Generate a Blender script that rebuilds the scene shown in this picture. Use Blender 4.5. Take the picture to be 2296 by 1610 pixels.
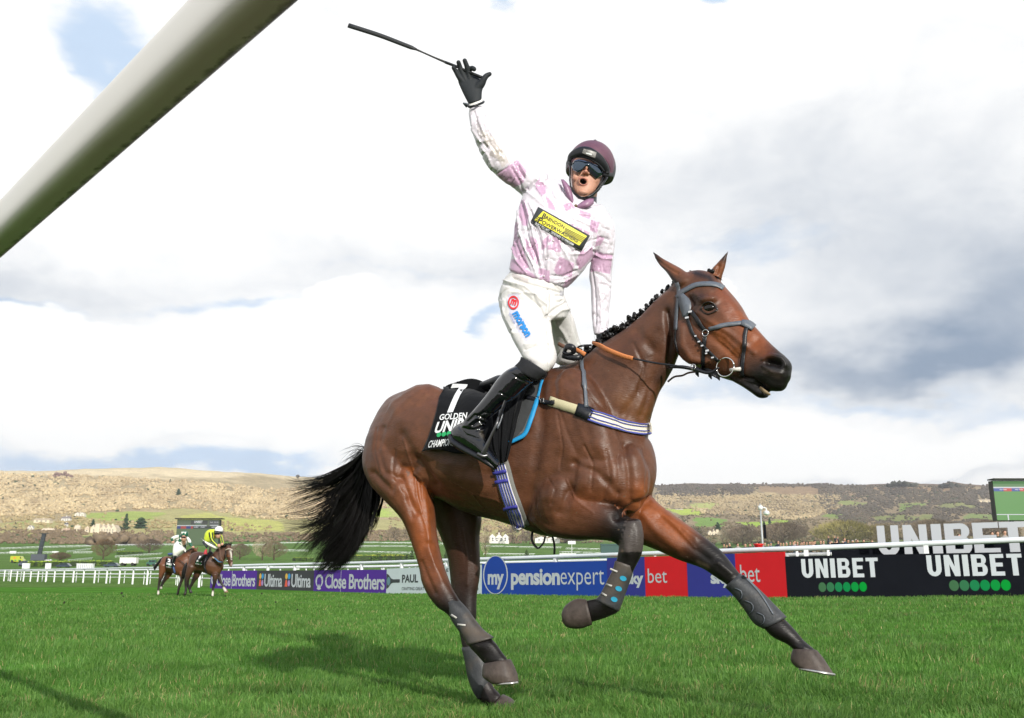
import math as _m
EXPO = 0.0; SUN_E = 4.8; HAZE = 8e-5; SKY_S = 0.11; SKY_W = 1.06 / 0.11
def _azel(x, y, sx, sy, amp, rot=0.0):
    dx = (x - 1148) / 2052; uy = -(y - 805) / 2052; p = _m.radians(13.3)
    X, Y, Z = dx, _m.cos(p) - uy * _m.sin(p), _m.sin(p) + uy * _m.cos(p)
    return (_m.degrees(_m.atan2(X, Y)), _m.degrees(_m.asin(Z / _m.sqrt(X * X + Y * Y + Z * Z))), sx / 35.8 * 0.95, sy / 35.8 * 0.95, amp, rot)
# where the photograph's sky is blue or grey (picture position, extents, amount)
SKY_BLUE = [_azel(*b) for b in [(215, 60, 130, 110, 0.9), (330, 120, 110, 50, 0.5), (180, 170, 50, 40, 0.5), (1190, 15, 45, 30, 0.7), (1560, 0, 60, 25, 0.9), (390, 240, 60, 25, 0.4),
    (250, 1020, 420, 42, 0.95), (620, 1050, 200, 22, 0.6), (2250, 880, 200, 30, 0.6), (1920, 870, 180, 26, 0.6), (560, 665, 260, 26, 0.75, 6), (80, 685, 160, 26, 0.8), (1120, 730, 50, 90, 0.8), (860, 600, 300, 26, 0.5, -3),
    (1620, 860, 160, 26, 0.6), (1700, 540, 220, 40, 0.55), (2150, 1010, 160, 18, 0.55), (-500, 300, 300, 150, 0.6), (2900, 300, 300, 130, 0.6), (1500, -500, 500, 200, 0.5), (4200, 600, 500, 200, 0.6), (1250, 640, 120, 60, 0.5)]]
SKY_GREY = [_azel(*b) for b in [(2240, 700, 400, 100, 0.88, 4), (1950, 805, 330, 42, 0.62), (1950, 690, 200, 50, -0.30), (2280, 480, 330, 120, 0.34), (1750, 470, 420, 130, 0.30), (2100, 600, 420, 110, 0.32), (1700, 760, 300, 80, 0.22),
    (480, 620, 560, 60, 0.27, 6), (40, 640, 220, 60, 0.42), (850, 570, 380, 70, 0.22), (1950, 330, 380, 130, 0.22), (700, 460, 330, 90, 0.08), (1060, 620, 160, 60, 0.34),
    (80, 800, 120, 14, 0.22), (200, 950, 260, 20, 0.25), (2200, 1030, 260, 24, 0.35), (1930, 1060, 120, 16, 0.4), (1500, 420, 300, 100, 0.15),
    (3300, 700, 600, 140, 0.6), (-900, 650, 600, 110, 0.45), (1500, -700, 900, 250, 0.3)]]
SKY_CUM = [_azel(*b) for b in [(420, 830, 620, 118, 1.3), (860, 790, 230, 150, 1.0), (60, 830, 300, 115, 0.8), (1000, 900, 300, 120, .8), (1640, 960, 260, 75, 1.0), (2000, 990, 420, 65, 0.9), (1560, 640, 110, 75, 0.8), (1390, 690, 150, 75, 0.7), (780, 640, 60, 30, 0.5)]]
import bpy, bmesh, math, random
import numpy as np
from mathutils import Vector, Matrix
from mathutils.bvhtree import BVHTree
sc = bpy.context.scene
C = sc.collection
for o in list(bpy.data.objects):
    bpy.data.objects.remove(o)
random.seed(4); RNG = np.random.default_rng(7)
# ---------------------------------------------------------------- camera
F = 2052.0; CX, CY = 1148.0, 805.0; HC = 0.6
PITCH = math.radians(13.3)
cam_d = bpy.data.cameras.new('camera'); cam = bpy.data.objects.new('camera', cam_d); C.objects.link(cam)
cam_d.sensor_width = 36; cam_d.lens = F / 2296 * 36
cam_d.clip_start = 0.05; cam_d.clip_end = 20000
cam.location = (0, 0, HC); cam.rotation_euler = (math.pi / 2 + PITCH, 0, 0)
cam_d.dof.use_dof = True; cam_d.dof.focus_distance = 4.15; cam_d.dof.aperture_fstop = 18
sc.camera = cam
sc.view_settings.view_transform = 'Standard'; sc.view_settings.look = 'None'
sc.view_settings.exposure = EXPO; sc.view_settings.gamma = 1
sc.view_settings.use_curve_mapping = False
sc.cycles.max_bounces = 6; sc.cycles.diffuse_bounces = 3; sc.cycles.glossy_bounces = 3
sc.cycles.transparent_max_bounces = 6; sc.cycles.use_denoising = True
# ---------------------------------------------------------------- sun and sky
SAZ, SEL = math.radians(22), math.radians(23.5)
SUN = Vector((math.sin(SAZ) * math.cos(SEL), -math.cos(SAZ) * math.cos(SEL), math.sin(SEL)))
sl = bpy.data.lights.new('sun', 'SUN'); sl.energy = SUN_E; sl.angle = math.radians(0.6); sl.color = (1, 0.95, 0.86)
so = bpy.data.objects.new('sun', sl); C.objects.link(so); so.rotation_euler = SUN.to_track_quat('Z', 'Y').to_euler()
world = bpy.data.worlds.new('World'); sc.world = world; world.use_nodes = True
def build_world():
    nt = world.node_tree; N = nt.nodes; L = nt.links; N.clear()
    def n(t, **k):
        x = N.new(t)
        for a, b in k.items(): setattr(x, a, b)
        return x
    def m(op, a, b=None, c=None):
        x = n('ShaderNodeMath', operation=op)
        for i, v in enumerate((a, b, c)):
            if v is None: continue
            if isinstance(v, (int, float)): x.inputs[i].default_value = v
            else: L.new(v, x.inputs[i])
        return x.outputs[0]
    sky = n('ShaderNodeTexSky', sky_type='NISHITA', sun_disc=False)
    sky.sun_elevation = SEL; sky.sun_rotation = math.atan2(SUN.x, SUN.y); sky.air_density = 1.0; sky.dust_density = 1.5
    tc = n('ShaderNodeTexCoord'); sep = n('ShaderNodeSeparateXYZ'); L.new(tc.outputs['Generated'], sep.inputs[0])
    az = m('MULTIPLY', m('ARCTAN2', sep.outputs[0], sep.outputs[1]), 57.2958)
    el = m('MULTIPLY', m('ARCSINE', sep.outputs[2]), 57.2958)
    # cloud layer coordinates: azimuth against a compressed elevation, so clouds flatten near the horizon
    def noise(scale, det, rough, off=0.0, ysc=2.0, dist=0.0):
        cmb = n('ShaderNodeCombineXYZ'); L.new(m('MULTIPLY', az, 0.02), cmb.inputs[0]); L.new(m('MULTIPLY', el, 0.02 * ysc), cmb.inputs[1]); cmb.inputs[2].default_value = off
        t = n('ShaderNodeTexNoise'); t.inputs['Scale'].default_value = scale; t.inputs['Detail'].default_value = det
        t.inputs['Roughness'].default_value = rough; t.inputs['Distortion'].default_value = dist
        L.new(cmb.outputs[0], t.inputs['Vector']); return m('SUBTRACT', t.outputs['Fac'], 0.5)
    wx = noise(3.2, 5, 0.6, 1.3); wy = noise(3.2, 5, 0.6, 7.7); fine = noise(7, 8, 0.62, 4.0, 1.6, 0.3); big = noise(1.6, 5, 0.55, 9.0, 1.8)
    azw = m('MULTIPLY_ADD', wx, 16.0, az); elw = m('MULTIPLY_ADD', wy, 9.0, el)
    def blob(a0, e0, sa, se, amp, rot=0.0):
        dx = m('SUBTRACT', azw, a0); dy = m('SUBTRACT', elw, e0)
        if rot:
            c, s = math.cos(math.radians(rot)), math.sin(math.radians(rot))
            dx, dy = m('ADD', m('MULTIPLY', dx, c), m('MULTIPLY', dy, s)), m('SUBTRACT', m('MULTIPLY', dy, c), m('MULTIPLY', dx, s))
        dx = m('DIVIDE', dx, sa); dy = m('DIVIDE', dy, se)
        r = m('ADD', m('MULTIPLY', dx, dx), m('MULTIPLY', dy, dy))
        return m('MULTIPLY', m('POWER', 2.718, m('MULTIPLY', r, -1.0)), amp)
    def total(bs):
        s = None
        for b in bs:
            v = blob(*b); s = v if s is None else m('ADD', s, v)
        return s
    def ramp(v, a, b, interp='SMOOTHSTEP'):
        x = n('ShaderNodeMapRange'); x.interpolation_type = interp; x.clamp = True
        x.inputs[1].default_value = a; x.inputs[2].default_value = b; L.new(v, x.inputs[0]); return x.outputs[0]
    def mix(f, a, b):
        x = n('ShaderNodeMix', data_type='RGBA')
        L.new(f, x.inputs[0]) if not isinstance(f, float) else setattr(x.inputs[0], 'default_value', f)
        for i, v in ((6, a), (7, b)):
            if isinstance(v, tuple): x.inputs[i].default_value = v
            else: L.new(v, x.inputs[i])
        return x.outputs[2]
    BLUE, GREY = SKY_BLUE, SKY_GREY
    fb = m('ADD', total(BLUE), m('MULTIPLY', fine, 0.9)); fb = m('ADD', fb, m('MULTIPLY', big, 0.5))
    fg = m('ADD', total(GREY), m('ADD', m('MULTIPLY', fine, 0.80), m('MULTIPLY', big, 0.50))); fc = m('ADD', total(SKY_CUM), m('ADD', m('MULTIPLY', fine, 0.75), m('MULTIPLY', big, 0.4)))
    hi = ramp(elw, 40, 62); fb = m('ADD', fb, m('MULTIPLY', hi, 0.75)); blue = m('MULTIPLY', ramp(fb, 0.24, 0.95), 0.95); grey = ramp(fg, 0.02, 1.30, 'LINEAR'); cum = m('MULTIPLY', ramp(fc, 0.50, 0.66), 0.88)
    W = SKY_W
    white = (1.06 * W, 1.06 * W, 1.05 * W, 1); gcol = (0.26 * W, 0.34 * W, 0.46 * W, 1); bcol = (0.57 * W, 0.72 * W, 0.92 * W, 1)
    col = mix(grey, white, gcol); bc = mix(ramp(el, 34, 60), bcol, (0.20 * W, 0.36 * W, 0.72 * W, 1)); col = mix(blue, col, mix(m('MULTIPLY', grey, .8), bc, gcol)); col = mix(cum, col, white)
    # plain Nishita sky shows through a little everywhere (thin cloud) and fully below the horizon's haze
    up = ramp(sep.outputs[2], -0.05, 0.02)
    col = mix(m('MULTIPLY', up, 0.97), sky.outputs[0], col)
    bg = n('ShaderNodeBackground'); bg.inputs[1].default_value = SKY_S; L.new(col, bg.inputs[0])
    out = n('ShaderNodeOutputWorld'); L.new(bg.outputs[0], out.inputs[0])
build_world()
world.cycles.sampling_method = 'MANUAL'; world.cycles.sample_map_resolution = 512
# ---------------------------------------------------------------- picture-to-place geometry (surveyed points)
sp_, cp_ = math.sin(PITCH), math.cos(PITCH)
def ray(x, y):
    dx = (x - CX) / F; uy = -(y - CY) / F
    return Vector((dx, cp_ - uy * sp_, sp_ + uy * cp_))
def Wd(x, y, Y):                                   # on the upright plane at distance Y
    r = ray(x, y); t = Y / r.y
    return Vector((r.x * t, Y, HC + r.z * t))
def proj(p):
    p = np.asarray(p, float); q = p - np.array([0, 0, HC])
    z = q[..., 1] * cp_ + q[..., 2] * sp_; v = -q[..., 1] * sp_ + q[..., 2] * cp_
    return CX + F * q[..., 0] / z, CY - F * v / z, z
# the galloping horse's middle plane, 28 degrees off square to the lens
HB = Vector((-0.77, 4.75, 0)); HH = math.radians(28)
HD = Vector((math.cos(HH), -math.sin(HH), 0)); HN = Vector((-math.sin(HH), -math.cos(HH), 0))   # heading, near side
def Hp(x, y, o=0.0):
    r = ray(x, y); t = ((HB + HN * o - Vector((0, 0, HC))).dot(HN)) / r.dot(HN)
    return Vector((0, 0, HC)) + r * t
def Gp(x, y, z=0.0):
    r = ray(x, y); t = (z - HC) / r.z
    return Vector((0, 0, HC)) + r * t
# ---------------------------------------------------------------- materials
MATS = {}
def mat(name, col=(0.5, 0.5, 0.5), rough=0.6, spec=0.5, metal=0.0, attr=None, var=0.0, vscale=20.0, bump=0.0, bscale=60.0, coat=0.0, sheen=0.0, emit=None, estr=1.0, bdet=4.0, dirt=None, aniso=None):
    if name in MATS: return MATS[name]
    m = bpy.data.materials.new(name); m.use_nodes = True; nt = m.node_tree; N = nt.nodes; L = nt.links
    b = N['Principled BSDF']; b.inputs['Roughness'].default_value = rough; b.inputs['Specular IOR Level'].default_value = spec
    b.inputs['Metallic'].default_value = metal; b.inputs['Coat Weight'].default_value = coat; b.inputs['Coat Roughness'].default_value = 0.08
    b.inputs['Sheen Weight'].default_value = sheen; b.inputs['Sheen Roughness'].default_value = 0.4
    tc = N.new('ShaderNodeTexCoord'); src = None
    if attr:
        a = N.new('ShaderNodeAttribute'); a.attribute_name = attr; src = a.outputs['Color']
    else:
        c = N.new('ShaderNodeRGB'); c.outputs[0].default_value = (*col, 1); src = c.outputs[0]
    if var:
        t = N.new('ShaderNodeTexNoise'); t.inputs['Scale'].default_value = vscale; t.inputs['Detail'].default_value = 5; t.inputs['Roughness'].default_value = 0.62
        L.new(tc.outputs['Object'], t.inputs['Vector'])
        mr = N.new('ShaderNodeMapRange'); mr.inputs[1].default_value = 0.25; mr.inputs[2].default_value = 0.75
        mr.inputs[3].default_value = 1 - var; mr.inputs[4].default_value = 1 + var; L.new(t.outputs['Fac'], mr.inputs[0])
        vm = N.new('ShaderNodeVectorMath'); vm.operation = 'SCALE'; L.new(src, vm.inputs[0]); L.new(mr.outputs[0], vm.inputs['Scale']); src = vm.outputs[0]
        mr2 = N.new('ShaderNodeMapRange'); mr2.inputs[1].default_value = 0.3; mr2.inputs[2].default_value = 0.7
        mr2.inputs[3].default_value = max(0.03, rough - 0.08); mr2.inputs[4].default_value = min(1, rough + 0.08); L.new(t.outputs['Fac'], mr2.inputs[0]); L.new(mr2.outputs[0], b.inputs['Roughness'])
    if dirt:
        t = N.new('ShaderNodeTexNoise'); t.inputs['Scale'].default_value = dirt[1]; t.inputs['Detail'].default_value = 6; L.new(tc.outputs['Object'], t.inputs['Vector'])
        mr = N.new('ShaderNodeMapRange'); mr.inputs[1].default_value = dirt[2]; mr.inputs[2].default_value = dirt[3]; L.new(t.outputs['Fac'], mr.inputs[0])
        mx = N.new('ShaderNodeMix'); mx.data_type = 'RGBA'; L.new(mr.outputs[0], mx.inputs[0]); L.new(src, mx.inputs[6]); mx.inputs[7].default_value = (*dirt[0], 1); src = mx.outputs[2]
    L.new(src, b.inputs['Base Color'])
    if emit is not None:
        if emit == 'attr': L.new(src, b.inputs['Emission Color'])
        else: b.inputs['Emission Color'].default_value = (*emit, 1)
        b.inputs['Emission Strength'].default_value = estr
    if bump:
        t = N.new('ShaderNodeTexNoise'); t.inputs['Scale'].default_value = bscale; t.inputs['Detail'].default_value = bdet
        if aniso:
            mp = N.new('ShaderNodeMapping'); mp.inputs['Scale'].default_value = aniso[:3]; mp.inputs['Rotation'].default_value = aniso[3:6]
            L.new(tc.outputs['Object'], mp.inputs[0]); L.new(mp.outputs[0], t.inputs['Vector'])
        else: L.new(tc.outputs['Object'], t.inputs['Vector'])
        bp = N.new('ShaderNodeBump'); bp.inputs['Strength'].default_value = 1.0; bp.inputs['Distance'].default_value = bump
        L.new(t.outputs['Fac'], bp.inputs['Height']); L.new(bp.outputs[0], b.inputs['Normal'])
    MATS[name] = m; return m
# ---------------------------------------------------------------- objects
def wloc(o):
    v = Vector((0, 0, 0))
    while o is not None: v += Vector(o.location); o = o.parent
    return v
def tag(o, label=None, cat=None, group=None, kind=None):
    for k, v in (('label', label), ('category', cat), ('group', group), ('kind', kind)):
        if v: o[k] = v
    return o
def thing(name, loc, label, cat, group=None):
    o = bpy.data.objects.new(name, None); C.objects.link(o); o.location = loc; o.empty_display_size = 0.1
    return tag(o, label, cat, group)
def link(name, me, parent=None, label=None):
    o = bpy.data.objects.new(name, me); C.objects.link(o)
    if parent: o.parent = parent
    if label: o['label'] = label
    return o
def mk(name, vs, fs, m, parent=None, smooth=True, cols=None, label=None, mats=None, midx=None):
    """vs in world coordinates; the object sits in its parent's frame"""
    off = np.array(wloc(parent)) if parent else np.zeros(3)
    vs = np.asarray([tuple(v) for v in vs] if not isinstance(vs, np.ndarray) else vs, float) - off
    me = bpy.data.meshes.new(name)
    if isinstance(fs, np.ndarray):
        k = fs.shape[1]; me.vertices.add(len(vs)); me.vertices.foreach_set('co', vs.ravel())
        me.loops.add(fs.size); me.loops.foreach_set('vertex_index', fs.ravel().astype(np.int32))
        me.polygons.add(len(fs)); me.polygons.foreach_set('loop_start', np.arange(0, fs.size, k, dtype=np.int32))
        me.update(calc_edges=True); me.validate()
    else:
        me.from_pydata(vs.tolist(), [], fs)
    for q in (mats or [m]): me.materials.append(q)
    if midx is not None: me.polygons.foreach_set('material_index', np.asarray(midx, np.int32))
    if cols is not None: setcol(me, cols)
    if smooth: me.polygons.foreach_set('use_smooth', [True] * len(me.polygons))
    return link(name, me, parent, label)
def setcol(me, cols):
    a = me.color_attributes.get('Col') or me.color_attributes.new('Col', 'FLOAT_COLOR', 'POINT')
    c = np.ones((len(me.vertices), 4), np.float32); c[:, :3] = cols; a.data.foreach_set('color', c.ravel())
class MB:
    """collects simple solids into one mesh"""
    def __init__(s): s.v = []; s.f = []; s.c = []; s.col = (1, 1, 1)
    def add(s, vs, fs):
        b = len(s.v); s.v += [tuple(v) for v in vs]; s.f += [[b + i for i in f] for f in fs]; s.c += [s.col] * len(vs); return s
    def box(s, c, size, rz=0.0, ax=None):
        c = Vector(c); hx, hy, hz = [q / 2 for q in size]; cr, sr = math.cos(rz), math.sin(rz)
        ux, uy, uz = (Vector((cr, sr, 0)), Vector((-sr, cr, 0)), Vector((0, 0, 1))) if ax is None else ax
        vs = [c + ux * (hx * i) + uy * (hy * j) + uz * (hz * k) for k in (-1, 1) for j in (-1, 1) for i in (-1, 1)]
        return s.add(vs, [[0, 2, 3, 1], [4, 5, 7, 6], [0, 1, 5, 4], [2, 6, 7, 3], [0, 4, 6, 2], [1, 3, 7, 5]])
    def tube(s, pts, r, n=8, flat=1.0, up=None, cap=True):
        pts = [Vector(p) for p in pts]; rr = r if isinstance(r, (list, tuple)) else [r] * len(pts); vs = []; prev = None
        for i, p in enumerate(pts):
            t = (pts[min(i + 1, len(pts) - 1)] - pts[max(i - 1, 0)]).normalized()
            if prev is None:
                a = Vector(up) if up is not None else (Vector((0, 0, 1)) if abs(t.z) < 0.9 else Vector((1, 0, 0)))
            else: a = prev
            a = (a - t * a.dot(t)).normalized(); prev = a; b = t.cross(a)
            for k in range(n):
                th = 2 * math.pi * k / n; vs.append(p + a * (math.cos(th) * rr[i]) + b * (math.sin(th) * rr[i] * flat))
        fs = [[i * n + k, i * n + (k + 1) % n, (i + 1) * n + (k + 1) % n, (i + 1) * n + k] for i in range(len(pts) - 1) for k in range(n)]
        if cap: fs += [list(range(n))[::-1], [(len(pts) - 1) * n + k for k in range(n)]]
        return s.add(vs, fs)
    def ball(s, c, r, n=8, m_=6, ax=None):
        c = Vector(c); r = (r, r, r) if isinstance(r, (int, float)) else r
        ux, uy, uz = ax or (Vector((1, 0, 0)), Vector((0, 1, 0)), Vector((0, 0, 1)))
        vs = [c + uz * r[2]]
        for i in range(1, m_):
            ph = math.pi * i / m_
            for k in range(n):
                th = 2 * math.pi * k / n
                vs.append(c + ux * (r[0] * math.sin(ph) * math.cos(th)) + uy * (r[1] * math.sin(ph) * math.sin(th)) + uz * (r[2] * math.cos(ph)))
        vs.append(c - uz * r[2]); L_ = len(vs) - 1
        fs = [[0, 1 + k, 1 + (k + 1) % n] for k in range(n)]
        for i in range(m_ - 2): fs += [[1 + i * n + k, 1 + (i + 1) * n + k, 1 + (i + 1) * n + (k + 1) % n, 1 + i * n + (k + 1) % n] for k in range(n)]
        fs += [[L_, 1 + (m_ - 2) * n + (k + 1) % n, 1 + (m_ - 2) * n + k] for k in range(n)]
        return s.add(vs, fs)
    def prism(s, poly, d):
        """poly: world points of a flat outline (no holes); d: extrusion vector"""
        n = len(poly); d = Vector(d); vs = [Vector(p) for p in poly] + [Vector(p) + d for p in poly]
        return s.add(vs, [list(range(n))[::-1], [n + i for i in range(n)]] + [[i, (i + 1) % n, n + (i + 1) % n, n + i] for i in range(n)])
    def build(s, name, m, parent=None, smooth=False, label=None):
        return mk(name, s.v, s.f, m, parent, smooth, cols=np.array(s.c, np.float32), label=label)
def copy_tree(o, parent=None):
    c = o.copy(); C.objects.link(c); c.parent = parent
    for ch in [x for x in bpy.data.objects if x.parent == o and x != c]: copy_tree(ch, c)
    return c
# ---------------------------------------------------------------- lofts with given outlines, fused to one skin
def crom(P, k):
    """Catmull-Rom through rows of P, k steps per span"""
    P = np.asarray(P, float); n = len(P); out = []
    for i in range(n - 1):
        p0 = P[max(i - 1, 0)]; p1 = P[i]; p2 = P[i + 1]; p3 = P[min(i + 2, n - 1)]
        if i == 0: p0 = 2 * p1 - p2
        if i + 2 > n - 1: p3 = 2 * p2 - p1
        for j in range(k):
            t = j / k
            out.append(0.5 * (2 * p1 + (p2 - p0) * t + (2 * p0 - 5 * p1 + 4 * p2 - p3) * t * t + (3 * p1 - p0 - 3 * p2 + p3) * t ** 3))
    out.append(P[-1]); return np.array(out)
RS, RU, RF = np.array([1., 0, 0]), np.array([0, -sp_, cp_]), np.array([0, cp_, sp_])
CAMP = np.array([0, 0, HC])
def loft(secs, N3=None, k=4, n=20, ex=2.0, cap=0.6):
    """secs: rows (ax,ay,bx,by,plane,thick): two outline pixels, a plane function P(x,y,o)->point and its offset, lateral half-thickness.
    N3: lateral axis ('v' = along the line of sight)."""
    rows = []
    for (ax, ay, bx, by, pf, o, t) in secs:
        A = np.array(pf(ax, ay, o)); B = np.array(pf(bx, by, o)); c = (A + B) / 2; h = (B - A) / 2
        if isinstance(N3, str) or N3 is None:
            v = c - CAMP; v /= np.linalg.norm(v); lat = v
        else: lat = np.array(N3)
        hn = h / np.linalg.norm(h); lat = lat - hn * lat.dot(hn) * (0 if not isinstance(N3, str) else 1); lat /= np.linalg.norm(lat)
        # keep the outline where it was measured although the lateral axis leans in the picture
        e = hn - RF * hn.dot(RF); e /= np.linalg.norm(e); hh = abs(h.dot(e)); cc = abs(lat.dot(e)) * t
        s = math.sqrt(max(0.12, 1 - min(1, cc / max(hh, 1e-6)) ** 2))
        rows.append(np.concatenate([c, h * s, lat * t]))
    R = crom(rows, k)
    # round the ends
    def end(r0, r1):
        d = r0[:3] - r1[:3]; d = d / (np.linalg.norm(d) + 1e-9); rad = min(np.linalg.norm(r0[3:6]), np.linalg.norm(r0[6:9])) * cap; o_ = []
        for a in (30, 60, 82):
            q = r0.copy(); q[:3] = r0[:3] + d * rad * math.sin(math.radians(a)); q[3:] = r0[3:] * math.cos(math.radians(a)); o_.append(q)
        return o_
    R = np.array(end(R[0], R[1])[::-1] + list(R) + end(R[-1], R[-2]))
    th = np.arange(n) * 2 * math.pi / n; c = np.cos(th); s = np.sin(th)
    cc = np.sign(c) * np.abs(c) ** (2 / ex); ss = np.sign(s) * np.abs(s) ** (2 / ex)
    V = (R[:, None, :3] + R[:, None, 3:6] * cc[None, :, None] + R[:, None, 6:9] * ss[None, :, None]).reshape(-1, 3)
    m_ = len(R); fs = [[i * n + q, i * n + (q + 1) % n, (i + 1) * n + (q + 1) % n, (i + 1) * n + q] for i in range(m_ - 1) for q in range(n)]
    fs += [list(range(n))[::-1], [(m_ - 1) * n + q for q in range(n)]]
    return V, fs
def ell(c, r, ax=None, n=16, m_=10):
    b = MB(); b.ball(c, r, n, m_, ax); return np.array(b.v), b.f
def fuse(parts, voxel, smooth=6, sf=0.5):
    """parts: list of (V, faces) closed solids -> one continuous skin (verts, quads) via voxel remesh"""
    bmv = []; bf = []
    for V, fs in parts:
        # make windings point outwards
        V = np.asarray(V); vol = 0.0
        for f in fs:
            for j in range(1, len(f) - 1): vol += np.dot(V[f[0]], np.cross(V[f[j]], V[f[j + 1]]))
        b = len(bmv); bmv += V.tolist(); bf += [[b + i for i in (f if vol > 0 else f[::-1])] for f in fs]
    me = bpy.data.meshes.new('tmp'); me.from_pydata(bmv, [], bf); o = bpy.data.objects.new('tmp', me); C.objects.link(o)
    r = o.modifiers.new('r', 'REMESH'); r.mode = 'VOXEL'; r.voxel_size = voxel; r.use_smooth_shade = True
    if smooth:
        s = o.modifiers.new('s', 'SMOOTH'); s.factor = sf; s.iterations = smooth
    dg = bpy.context.evaluated_depsgraph_get(); dg.update(); ev = o.evaluated_get(dg); m2 = ev.to_mesh()
    nv = len(m2.vertices); V = np.zeros(nv * 3); m2.vertices.foreach_get('co', V); V = V.reshape(-1, 3)
    fs = [tuple(p.vertices) for p in m2.polygons]
    ev.to_mesh_clear(); bpy.data.objects.remove(o); bpy.data.meshes.remove(me)
    return V, fs
def nearest_label(V, parts, labels):
    from mathutils.kdtree import KDTree
    n = sum(len(p[0]) for p in parts); kd = KDTree(n); i = 0; lab = []
    for (pv, _), l in zip(parts, labels):
        for v in pv: kd.insert(v, i); lab.append(l); i += 1
    kd.balance()
    return np.array([lab[kd.find(v)[1]] for v in V])
def normals(V, fs):
    Fq = np.array([f if len(f) == 4 else (f[0], f[1], f[2], f[2]) for f in fs]); a = V[Fq[:, 2]] - V[Fq[:, 0]]; b = V[Fq[:, 3]] - V[Fq[:, 1]]
    fn = np.cross(a, b); N_ = np.zeros_like(V)
    for k in range(4): np.add.at(N_, Fq[:, k], fn)
    return N_ / (np.linalg.norm(N_, axis=1, keepdims=True) + 1e-12)
def seg_dist(px, py, poly):
    """distance in picture units of points to a polyline"""
    d = np.full(px.shape, 1e9)
    if len(poly) == 1: return np.hypot(px - poly[0][0], py - poly[0][1])
    for (x0, y0), (x1, y1) in zip(poly[:-1], poly[1:]):
        L2 = (x1 - x0) ** 2 + (y1 - y0) ** 2 + 1e-9; t = np.clip(((px - x0) * (x1 - x0) + (py - y0) * (y1 - y0)) / L2, 0, 1)
        d = np.minimum(d, np.hypot(px - x0 - t * (x1 - x0), py - y0 - t * (y1 - y0)))
    return d
def in_poly(px, py, poly):
    ins = np.zeros(px.shape, bool); n = len(poly)
    for i in range(n):
        x0, y0 = poly[i]; x1, y1 = poly[(i + 1) % n]
        c = ((y0 > py) != (y1 > py)) & (px < (x1 - x0) * (py - y0) / (y1 - y0 + 1e-12) + x0); ins ^= c
    return ins
def sculpt(V, fs, strokes, passes=1):
    """strokes: (polyline, radius px, height metres); pushes the camera-side skin along its normal (muscles, creases)"""
    N_ = normals(V, fs); px, py, z = proj(V); face = np.einsum('ij,ij->i', N_, V - CAMP) < 0
    D = np.zeros(len(V))
    for poly, rad, h in strokes:
        d = seg_dist(px, py, poly) / rad; D += h * np.exp(-d * d * 1.5) * face
    return V + N_ * D[:, None]
def bvh_of(V, fs): return BVHTree.FromPolygons([tuple(v) for v in V], fs)
def drape(b, x, y, off=0.004, fb=None, back=None):
    """surface point seen at a picture position, lifted off the skin by off"""
    r = ray(x, y).normalized(); h = b.ray_cast(Vector((0, 0, HC)), r)
    if h[0] is None: return fb(x, y) if fb else None
    nn = h[1] if h[1].dot(r) < 0 else -h[1]
    nn = (nn - r * 0.6).normalized()
    return h[0] + nn * off
def strap(b, pts, w, off=0.004, thick=0.003, fb=None, nw=3, step=6.0, ends=None):
    """a band lying on the skin along a picture polyline; w = width px (number or per point)"""
    ws = w if isinstance(w, (list, tuple)) else [w] * len(pts)
    P = crom([(x, y, q) for (x, y), q in zip(pts, ws)], 6)
    seg = np.hypot(*np.diff(P[:, :2], axis=0).T); s = np.concatenate([[0], np.cumsum(seg)]); n = max(3, int(s[-1] / step))
    t = np.linspace(0, s[-1], n); X = np.interp(t, s, P[:, 0]); Y = np.interp(t, s, P[:, 1]); Wt = np.interp(t, s, P[:, 2])
    tx = np.gradient(X); ty = np.gradient(Y); l = np.hypot(tx, ty); nx, ny = -ty / l, tx / l
    G = [[None] * nw for _ in range(n)]
    for i in range(n):
        for j in range(nw):
            o = (j / (nw - 1) - 0.5) * Wt[i]; G[i][j] = drape(b, X[i] + nx[i] * o, Y[i] + ny[i] * o, off, fb)
    last = None
    for i in range(n):
        for j in range(nw):
            if G[i][j] is None:
                c = [G[a][j2] for a in range(max(0, i - 3), min(n, i + 4)) for j2 in range(nw) if G[a][j2] is not None]
                G[i][j] = None if not c else ('f', min(c, key=lambda q: (Vector(q) - Vector((0, 0, HC))).length if isinstance(q, Vector) else 1e9))
    for i in range(n):
        for j in range(nw):
            g = G[i][j]
            if isinstance(g, tuple):
                d = (g[1] - Vector((0, 0, HC))).dot(Vector(RF)); o = (j / (nw - 1) - 0.5) * Wt[i]
                r = ray(X[i] + nx[i] * o, Y[i] + ny[i] * o); G[i][j] = Vector((0, 0, HC)) + r * d
            elif g is None: G[i][j] = Hp(X[i], Y[i], 0.1)
    return grid_solid(G, thick)
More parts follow.
